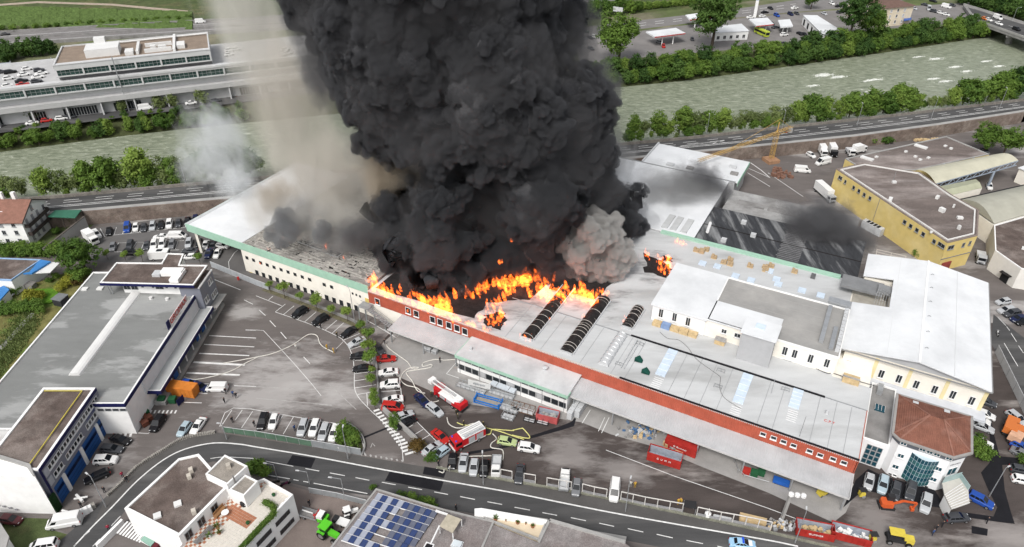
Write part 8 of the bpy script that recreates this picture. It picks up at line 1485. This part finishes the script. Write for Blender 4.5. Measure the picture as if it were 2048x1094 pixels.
for k in range(26):o.box(W('B4',rn.uniform(30,190),rn.uniform(260,340)),rn.uniform(.6,1.3),rn.uniform(.6,1.2),rn.uniform(.3,1.2),rn.uniform(0,3))
tag(solo('brick_stacks',o,M('brick_orange',(.2,.11,.08),.9,.2,1),kind='stuff'),'low heap of orange bricks and rubble beside the crane')
o=MB()
for k in range(9):o.box(W('B4',1170+k*26+rn.random()*14,34-k*1.5+rn.random()*8,0),rn.uniform(.8,1.8),1.2,.5+.6*rn.random(),rn.uniform(0,3))
tag(solo('timber_heap',o,WOOD,kind='stuff'),'heap of tan sacks and timber at the foot of the retaining wall')
for k in range(7):lanes(GND,'B3',1760+k*24,168-k*4,1800+k*24,196-k*4,w=.5,z=.02)
lanes(GND,'B3',1905,210,1990,270,2060,330,w=.3,z=.02);lanes(GND,'B3',1890,255,2060,330,w=.2,z=.02);lanes(GND,'B3',1880,290,2060,400,w=.2,z=.02);lanes(GND,'B4',0,290,280,480,w=.2,z=.02)
# ================================================================ smoke and fire
def PY(px,py,Y):
    """place at world distance Y on the ray of a photo pixel"""
    u=(px-1024)/CAM_F;v=(py-547)/CAM_F;Z=Y/(CS-v*SN); return Vector((u*Z,Y,CAM_H-Z*(SN+v*CS))),Z/CAM_F
def spheres_obj(name,L,grow=0.0,voxel=.5,levels=((11,3.6),(4.6,1.7),(2.0,.75)),zmin=None):
    bm=bmesh.new()
    for px,py,r,Y in L:
        c,k=PY(px,py,Y);bmesh.ops.create_icosphere(bm,subdivisions=3,radius=max(.5,r*k+grow),matrix=Matrix.Translation(c)@Matrix.Diagonal((1,.85,1.05,1)))
    me=bpy.data.meshes.new(name);bm.to_mesh(me);bm.free();o=bpy.data.objects.new(name,me);COL.objects.link(o)
    rm=o.modifiers.new('r','REMESH');rm.mode='VOXEL';rm.voxel_size=voxel;s=o.modifiers.new('s','SMOOTH');s.iterations=6;s.factor=.5
    ng=bpy.data.node_groups.new('billow','GeometryNodeTree');ng.interface.new_socket('Geometry',in_out='INPUT',socket_type='NodeSocketGeometry');ng.interface.new_socket('Geometry',in_out='OUTPUT',socket_type='NodeSocketGeometry')
    N=ng.nodes.new;Lk=ng.links.new;gi=N('NodeGroupInput');go=N('NodeGroupOutput');cur=gi.outputs[0]
    for q,(cell,amp) in enumerate(levels):
        pos=N('GeometryNodeInputPosition');nz=N('ShaderNodeTexNoise');nz.inputs['Scale'].default_value=.7/cell;nz.inputs['Detail'].default_value=2;Lk(pos.outputs[0],nz.inputs['Vector'])
        ds=N('ShaderNodeVectorMath');ds.operation='SUBTRACT';ds.inputs[1].default_value=(.5,.5,.5);Lk(nz.outputs['Color'],ds.inputs[0]);sc=N('ShaderNodeVectorMath');sc.operation='SCALE';sc.inputs['Scale'].default_value=cell*.9;Lk(ds.outputs[0],sc.inputs[0]);ad=N('ShaderNodeVectorMath');ad.operation='ADD';Lk(pos.outputs[0],ad.inputs[0]);Lk(sc.outputs[0],ad.inputs[1])
        vo=N('ShaderNodeTexVoronoi');vo.feature='F1';vo.inputs['Scale'].default_value=1.0/cell;vo.inputs['Randomness'].default_value=1.0;Lk(ad.outputs[0],vo.inputs['Vector'])
        pw=N('ShaderNodeMath');pw.operation='POWER';pw.inputs[1].default_value=1.8;Lk(vo.outputs['Distance'],pw.inputs[0]);mu=N('ShaderNodeMath');mu.operation='MULTIPLY_ADD';mu.inputs[1].default_value=-2.0*amp;mu.inputs[2].default_value=.55*amp;Lk(pw.outputs[0],mu.inputs[0])
        if q:  # strength varies from place to place: crisp heads, smooth flanks
            n2=N('ShaderNodeTexNoise');n2.inputs['Scale'].default_value=.05;Lk(pos.outputs[0],n2.inputs['Vector']);mr=N('ShaderNodeMapRange');mr.inputs[1].default_value=.35;mr.inputs[2].default_value=.65;mr.inputs[3].default_value=.35;mr.inputs[4].default_value=1.25;Lk(n2.outputs['Fac'],mr.inputs[0]);mm=N('ShaderNodeMath');mm.operation='MULTIPLY';Lk(mu.outputs[0],mm.inputs[0]);Lk(mr.outputs[0],mm.inputs[1]);mu=mm
        nr=N('GeometryNodeInputNormal');vs_=N('ShaderNodeVectorMath');vs_.operation='SCALE';Lk(nr.outputs[0],vs_.inputs[0]);Lk(mu.outputs[0],vs_.inputs['Scale']);sp=N('GeometryNodeSetPosition');Lk(cur,sp.inputs['Geometry']);Lk(vs_.outputs[0],sp.inputs['Offset']);cur=sp.outputs[0]
    Lk(cur,go.inputs[0]);o.modifiers.new('g','NODES').node_group=ng
    dgx=bpy.context.evaluated_depsgraph_get();m2=bpy.data.meshes.new_from_object(o.evaluated_get(dgx));bpy.data.objects.remove(o);bpy.data.node_groups.remove(ng)
    m2.name=name;m2.materials.clear();m2.polygons.foreach_set('use_smooth',[True]*len(m2.polygons));o=link(bpy.data.objects.new(name,m2));print(name,len(m2.polygons)); return o
def smoke_surface(name,c1,c2,bump=.5):
    m=bpy.data.materials.new(name);m.use_nodes=True;nt=m.node_tree;b=nt.nodes['Principled BSDF'];N=nt.nodes.new;Lk=nt.links.new;g=N('ShaderNodeNewGeometry');n=N('ShaderNodeTexNoise');n.inputs['Scale'].default_value=.09;n.inputs['Detail'].default_value=5;Lk(g.outputs['Position'],n.inputs['Vector']);r=N('ShaderNodeMapRange');r.inputs[1].default_value=.38;r.inputs[2].default_value=.64;Lk(n.outputs['Fac'],r.inputs[0]);x=N('ShaderNodeMix');x.data_type='RGBA';x.inputs[6].default_value=(*c1,1);x.inputs[7].default_value=(*c2,1);Lk(r.outputs[0],x.inputs[0]);Lk(x.outputs[2],b.inputs['Base Color']);b.inputs['Roughness'].default_value=1;b.inputs['Specular IOR Level'].default_value=0
    v=N('ShaderNodeTexNoise');v.inputs['Scale'].default_value=.8;v.inputs['Detail'].default_value=5;Lk(g.outputs['Position'],v.inputs['Vector']);bp=N('ShaderNodeBump');bp.inputs['Strength'].default_value=bump;bp.inputs['Distance'].default_value=.8;Lk(v.outputs['Fac'],bp.inputs['Height']);Lk(bp.outputs[0],b.inputs['Normal']); return m
def smoke_volume(name,col,dens,noise_scale=None,lo=.45,hi=.7,stretch=1.0,absorb=None,step=1.0):
    m=bpy.data.materials.new(name);m.use_nodes=True;nt=m.node_tree;nt.nodes.remove(nt.nodes['Principled BSDF']);N=nt.nodes.new;Lk=nt.links.new;p=N('ShaderNodeVolumePrincipled');p.inputs['Color'].default_value=(*col,1);p.inputs['Density'].default_value=dens;p.inputs['Anisotropy'].default_value=.1
    if noise_scale:
        g=N('ShaderNodeTexCoord');mp=N('ShaderNodeMapping');mp.inputs['Scale'].default_value=(1,1,stretch);Lk(g.outputs['Object'],mp.inputs[0]);n=N('ShaderNodeTexNoise');n.inputs['Scale'].default_value=noise_scale;n.inputs['Detail'].default_value=4;n.inputs['Roughness'].default_value=.6;n.inputs['Distortion'].default_value=.5;Lk(mp.outputs[0],n.inputs['Vector'])
        # fades towards the outside of the unit ball
        ln=N('ShaderNodeVectorMath');ln.operation='LENGTH';Lk(g.outputs['Generated'],ln.inputs[0]);sb=N('ShaderNodeVectorMath');sb.operation='MULTIPLY_ADD';sb.inputs[1].default_value=(2,2,2);sb.inputs[2].default_value=(-1,-1,-1);Lk(g.outputs['Generated'],sb.inputs[0]);Lk(sb.outputs[0],ln.inputs[0])
        fo=N('ShaderNodeMapRange');fo.interpolation_type='SMOOTHSTEP';fo.inputs[1].default_value=1.0;fo.inputs[2].default_value=.15;fo.inputs[3].default_value=-.35;fo.inputs[4].default_value=.12;Lk(ln.outputs['Value'],fo.inputs[0]);ad=N('ShaderNodeMath');ad.operation='ADD';Lk(n.outputs['Fac'],ad.inputs[0]);Lk(fo.outputs[0],ad.inputs[1])
        r=N('ShaderNodeMapRange');r.inputs[1].default_value=lo;r.inputs[2].default_value=hi;r.inputs[3].default_value=0;r.inputs[4].default_value=dens;Lk(ad.outputs[0],r.inputs[0]);Lk(r.outputs[0],p.inputs['Density'])
    Lk(p.outputs[0],nt.nodes['Material Output'].inputs['Volume']);m.cycles.volume_step_rate=step; return m
PLUME=[(850,-190,330,165),(840,-60,280,165),(870,60,250,163),(668,15,105,158),(640,-40,110,165),(1040,20,118,163),(1070,110,98,160),(735,110,90,158),(770,185,110,157),(960,170,170,152),(1110,215,115,160),(1145,300,98,160),(1135,360,95,158),(765,250,72,158),(880,235,110,150),(1030,260,130,150),(930,380,170,170),(1050,330,110,152),(870,320,110,168),
    (768,425,34,154),(800,470,30,152),(875,420,56,145),(885,475,58,142),(950,460,34,145),(795,500,36,148),(1065,390,88,147),(1105,430,66,150),(885,525,44,144),(935,555,38,144),(835,550,30,146),(790,530,24,150),(955,580,22,142),(890,575,22,142),(1000,520,66,150),(1080,510,66,152),(1150,490,62,157),(1225,430,56,168),(1265,470,46,172),(1305,482,38,176),(1340,478,20,180),(1275,515,34,173),(1235,530,40,167),(1190,555,44,162),(1140,540,40,156),(860,500,120,165),(980,460,130,172),(1110,480,100,175),(1000,560,36,146),(1260,385,20,175),(1285,390,14,176),(1010,600,10,140),(865,560,30,141),(925,580,24,140),(830,575,20,142),(1075,570,22,152),(1290,535,22,166),(1320,500,20,176),(1035,560,24,150)]
LV=((15,4.6),(7.0,3.0),(3.3,1.7),(1.5,.65))
o=spheres_obj('smoke_plume',PLUME,-3.2,.8,LV[:2]);o.data.materials.append(smoke_surface('black_smoke',(.03,.031,.035),(.06,.06,.063)));tag(o,'dense black core of the smoke column rising from the burning hall',kind='stuff')
for L_,c_,lab in ((PLUME[:19],(.165,.169,.18),'dark billowing smoke of the upper column'),(PLUME[16:],(.14,.145,.156),'black billowing smoke boiling out of the roof')):o=spheres_obj('smoke_billow',L_,0,.37,LV);o.data.materials.append(smoke_volume('black_billow',c_,1.1));tag(o,lab,kind='stuff')
PALEP=[(1190,475,58,150),(1155,502,44,149),(1222,510,46,149),(1180,545,42,148),(1145,492,30,148),(1218,455,32,151),(1200,570,34,147)]
o=spheres_obj('smoke_puff',PALEP,0,.32,((7,2.2),(3.2,1.3),(1.5,.6)));o.data.materials.append(smoke_volume('pale_smoke',(.72,.71,.69),1.0));tag(o,'pale grey cauliflower smoke puff in front of the black column',kind='stuff')
MIDP=[(1215,560,36,148),(1245,570,30,149),(1265,590,24,146),(1235,600,24,144),(1280,560,26,152),(1195,585,18,145),(1290,585,16,150)]
o=spheres_obj('smoke_puff',MIDP,-.6,.4,((6,1.8),(2.6,1.0),(1.2,.4)));o.data.materials.append(smoke_volume('mid_grey_smoke',(.55,.54,.52),.5));tag(o,'mid grey smoke rolling off the roof below the pale puff',kind='stuff')
G2=[(568,445,30,158),(545,460,22,158),(590,465,22,156),(560,490,18,154),(615,450,20,160),(640,460,22,156)]
o=spheres_obj('smoke_puff',G2,0,.45,((6,1.8),(2.6,1.0)));o.data.materials.append(smoke_volume('dark_grey_smoke',(.4,.41,.425),.6));tag(o,'dark grey smoke puff over the burnt roof of the cream hall',kind='stuff')
# thin outer veil that softens the column
o=spheres_obj('smoke_veil',PLUME[:48],1.6,1.0,((14,4.0),(6.2,2.4)));o.data.materials.append(smoke_volume('smoke_veil',(.26,.26,.27),.04));tag(o,'thin grey veil around the black smoke column',kind='stuff')
def veil(name,label,px,py,rx,ry,Y,mat,rd=None,tilt=0.0):
    c,k=PY(px,py,Y);bm=bmesh.new();bmesh.ops.create_icosphere(bm,subdivisions=3,radius=1.0);me=bpy.data.meshes.new(name);bm.to_mesh(me);bm.free();me.materials.append(mat);o=link(bpy.data.objects.new(name,me));o.location=c;o.scale=(rx*k,(rd or rx)*k,ry*k);o.rotation_euler.y=tilt; return tag(o,label,kind='stuff')
TAN=smoke_volume('tan_smoke',(.92,.9,.85),.2,3.0,.32,.72,.5);TAN2=smoke_volume('thick_tan_smoke',(.86,.82,.755),.2,3.0,.28,.72,.55);WHT=smoke_volume('white_smoke',(.95,.97,.98),.2,3.8,.4,.7,.8);BRN=smoke_volume('brown_smoke',(.64,.56,.45),.3,2.6,.3,.68,.6);GRY_=smoke_volume('grey_veil',(.52,.52,.52),.24,2.8,.36,.7);BLK=smoke_volume('soot_veil',(.24,.24,.25),.5,2.6,.32,.7)
for lab,a in (('tan smoke column rising beside the black plume',(580,220,150,280,178,TAN2,90,-.06)),('pale tan smoke rising high beside the black plume',(490,30,130,260,186,TAN,100,-.12)),('tan smoke rolling out over the burnt roof',(665,360,170,170,170,TAN2,110)),('brown smoke in front of the black column',(780,340,105,150,158,BRN,80)),('creamy smoke curling over the white roof end',(520,420,70,90,164,TAN2,50)),('brown smoke at the edge of the burnt roof',(555,395,70,75,166,BRN,50)),('bluish white smoke drifting over the river road',(440,290,120,170,198,WHT,90,-.3)),('thin white smoke over the near river trees',(395,330,90,90,200,WHT,60,.5)),('white smoke wisp above the white roof edge',(465,365,90,80,186,WHT,60)),('grey smoke layer over the burnt roof',(680,480,140,75,156,GRY_,70)),('grey smoke patch over the burnt roof edge',(600,430,100,80,160,GRY_,60)),('wide brownish haze over the burnt roof',(640,440,150,90,160,TAN,80)),('dark smoke lump over the burnt roof',(720,470,80,60,152,BLK,50)),('dark soot cloud over the white rear roof',(1400,370,95,75,195,BLK,60,.4)),('dark soot cloud over the dark rear roof',(1650,460,150,100,170,BLK,90,.4)),('thin grey haze over the rear roofs',(1330,400,170,130,190,GRY_,90)),('thin grey smoke veil at the foot of the white wall',(1285,575,90,75,152,GRY_,60)),('grey smoke rolling past the white block',(1300,540,70,60,160,GRY_,50)),('dark smoke over the torn rear edge',(1330,470,60,45,176,BLK,40)),('grey smoke drifting from the burnt rooflight',(1035,620,44,75,139,BLK,30,.3)),('soft grey smoke edge beside the column',(1220,330,80,140,172,GRY_,60)),('frayed dark smoke along the tan side of the column',(640,130,80,140,166,BLK,60)),('frayed dark smoke at the column flank over the river',(1190,200,75,140,172,BLK,60)),('frayed dark smoke high beside the tan column',(595,15,70,120,168,BLK,60)),('frayed dark smoke high over the far bank',(1160,60,60,140,168,BLK,60)),('dark smoke hanging over the fire front',(1110,545,110,50,148,BLK,50))):veil('smoke_column',lab,*a)
# ---- flames
def hole(pts,label):
    mb=MB();rr_=random.Random(len(pts)+int(pts[0][0]));P=[]
    for i in range(len(pts)):
        a,b_=Vector((*pts[i],0)),Vector((*pts[(i+1)%len(pts)],0))
        for k in range(5):q=a.lerp(b_,k/5);P.append(LW(q.x+rr_.gauss(0,.35),q.y+rr_.gauss(0,.35),8.035))
    mb.face(P); return part('burnt_hole',mb,CHAR,hall,label=label)
for pts in (((49.5,40.5),(55,40.5),(58,48),(52,47.2),(49.5,44.5)),((51,47.8),(53.6,48.2),(53.6,50),(51.2,49.8)),((76.8,2.2),(81.5,2.4),(82,6),(79,8.6),(77,6)),((62,23),(74,22),(76,34),(60,34)),((84,3),(112,2),(112,30),(74,32),(76,16),(84,10))):hole(pts,'charred opening burnt through the white roof')
FL=bpy.data.materials.new('flame');FL.use_nodes=True;nt=FL.node_tree;nt.nodes.remove(nt.nodes['Principled BSDF']);N=nt.nodes.new;Lk=nt.links.new;g=N('ShaderNodeNewGeometry');n=N('ShaderNodeTexNoise');n.inputs['Scale'].default_value=1.1;n.inputs['Detail'].default_value=3;n.inputs['Distortion'].default_value=1.2;Lk(g.outputs['Position'],n.inputs['Vector'])
st_=N('ShaderNodeMapRange');st_.inputs[1].default_value=.42;st_.inputs[2].default_value=.68;st_.inputs[3].default_value=.02;st_.inputs[4].default_value=4.6;Lk(n.outputs['Fac'],st_.inputs[0]);em=N('ShaderNodeEmission');em.inputs[0].default_value=(1.0,.15,.015,1);Lk(st_.outputs[0],em.inputs[1]);Lk(em.outputs[0],nt.nodes['Material Output'].inputs['Volume']);FL.cycles.volume_step_rate=.35
rf_=random.Random(21)
def fire(label,pts,n,h,spread,lean=(-.15,.1)):
    """tongues of flame scattered along points"""
    mb=MB()
    for k in range(max(4,int(n*.7))):
        a,b_=pts[min(len(pts)-1,(i:=rf_.randrange(max(1,len(pts)-1))))],pts[min(len(pts)-1,i+1)];p=a.lerp(b_,rf_.random())+Vector((rf_.gauss(0,spread),rf_.gauss(0,spread),0));hh=h*rf_.uniform(.35,1.0)*(1.3 if rf_.random()<.2 else 1);r=hh*rf_.uniform(.1,.2);k0=len(mb.v);w=rf_.uniform(0,6)
        Pp=[];Rr=[]
        for q in range(7):t_=q/6;Pp.append(p+Vector((lean[0]*hh*t_+math.sin(w+t_*4)*r*.7*t_,lean[1]*hh*t_+math.cos(w*1.3+t_*3)*r*.6*t_,-.2+hh*t_)));Rr.append(r*(.55+1.1*t_*(1-t_)*1.6)*(1-t_**2.2)+.02)
        mb.tube(Pp,Rr,6)
    me=mb.mesh('flames',FL);o=bpy.data.objects.new('flames',me);COL.objects.link(o);rm=o.modifiers.new('r','REMESH');rm.mode='VOXEL';rm.voxel_size=.16 if h>1.3 else .1;m2=bpy.data.meshes.new_from_object(o.evaluated_get(bpy.context.evaluated_depsgraph_get()));bpy.data.objects.remove(o);m2.materials.clear();m2.materials.append(FL); return tag(link(bpy.data.objects.new('flames',m2)),label,kind='stuff')
Gp= lambda x,y,z:G(x,y,z)
fire('fierce flames along the left end of the red wall top',[LW(113.5,3,8.2),LW(109,1.5,8),LW(105,1.2,8)],70,3.4,.9,(-.35,.2));fire('line of flames licking along the red wall top',[LW(105,.6,7.8),LW(78,.6,7.8)],150,2.2,.35,(-.3,.1));fire('tall yellow flame tongue before the smoke',[LW(97,1.6,8),LW(95.8,1.8,8)],22,5.5,.5);fire('tall orange flames before the smoke',[LW(92.5,1.4,8),LW(90,1.8,8),LW(91,2.6,8)],50,5.6,.6);fire('orange flames around the hole in the white roof',[LW(80,2.5,8),LW(77.5,5,8),LW(79,8,8),LW(81,4,8)],60,2.8,.5)
fire('big orange flames deep in the roof',[Gp(1005,590,8),Gp(1035,570,8),Gp(1060,560,8)],70,4.5,1.0);fire('orange flames behind the second burnt rooflight',[Gp(1080,590,8),Gp(1110,600,8),Gp(1140,590,8)],80,4.2,1.2);fire('orange flames behind the longest burnt rooflight',[Gp(1150,590,8),Gp(1180,600,8),Gp(1190,610,8)],70,4.2,.9);fire('flames at the near end of the second burnt rooflight',[LW(71,2.2,8.2),LW(68.6,2.4,8.2)],30,1.5,.4);fire('small flame at the short burnt rooflight',[LW(52.3,16.5,8.2),LW(51.8,24,8.4)],26,1.3,.4);fire('flame beside the burnt rooflight hoops',[LW(69,14,8.8),LW(69.5,15,8.8)],8,1.4,.3)
for lab,P_,n_,h_,sp_ in (('scattered flames along the charred front roof',((955,640),(985,620),(1000,600)),40,2.6,.7),('broken line of flames on the charred ribs',((1045,575),(1075,560),(1100,562)),50,3.6,1.0),('flames running up the second burnt rooflight',((1090,640),(1115,610)),26,1.8,.5),('flames running up the longest burnt rooflight',((1165,640),(1195,605)),26,1.6,.5),('low flames under the smoke at the red wall',((800,588),(850,606),(900,622)),60,2.8,.8),('flames under the pale smoke puff',((1190,590),(1215,585)),24,2.6,.7),('low flames deep under the black smoke',((905,600),(960,590),(1000,570)),40,4.2,.8)):fire(lab,[Gp(x_,y_,8) for x_,y_ in P_],n_,h_,sp_)
fire('glowing flames in the breach before the white block',[LW(50.5,41,8.0),LW(50.5,46,8.0),LW(54,47,8)],80,2.6,1.0);fire('ring of flames around the rooflight hole',[LW(52.5,48.6,8),LW(51.5,49.5,8)],26,1.8,.5);fire('flames at the torn rear roof edge',[LW(52.5,58,8),LW(50,58,8)],24,2.2,.5);fire('single glow in the dark smoke by the torn edge',[Gp(1292,512,8)],8,2.4,.3)
for px,py,Y in ((1022,475,147),(1003,518,146)):c,k=PY(px,py,Y-6);fire('small fire glowing through the black smoke',[c-Vector((0,0,1)),c-Vector((.5,0,1.2))],8,1.7,.3)
for px,py,h in ((655,497,1.6),(690,517,1.6),(570,478,1.0),(632,428,.9),(712,457,.9),(690,545,.7),(540,500,1.2)):fire('small flame flickering on the burnt roof',[Gp(px,py,8.9),Gp(px-4,py-2,8.9)],9,h,.4)
A_,B_=LW(156.4,.28,0),LW(113,.28,0)
for x,y in ((332,452),(368,464)):s_,z_=onwall(A_,B_,'B1',*K4(x,y));fire('small flame in a window of the cream wall',[LW(156.4-s_,.15,z_-.3)],5,.9,.2)
for X,Y in ((1215,290),(1280,315),(1410,362),(1470,382),(970,220)):s_,z_=onwall(LW(113,-.02,0),LW(0,-.02,0),'C2',X,Y);fire('flame showing in a burnt window of the red wall',[LW(113-s_,-.1,z_-.6)],6,1.2,.25,(0,-.05))
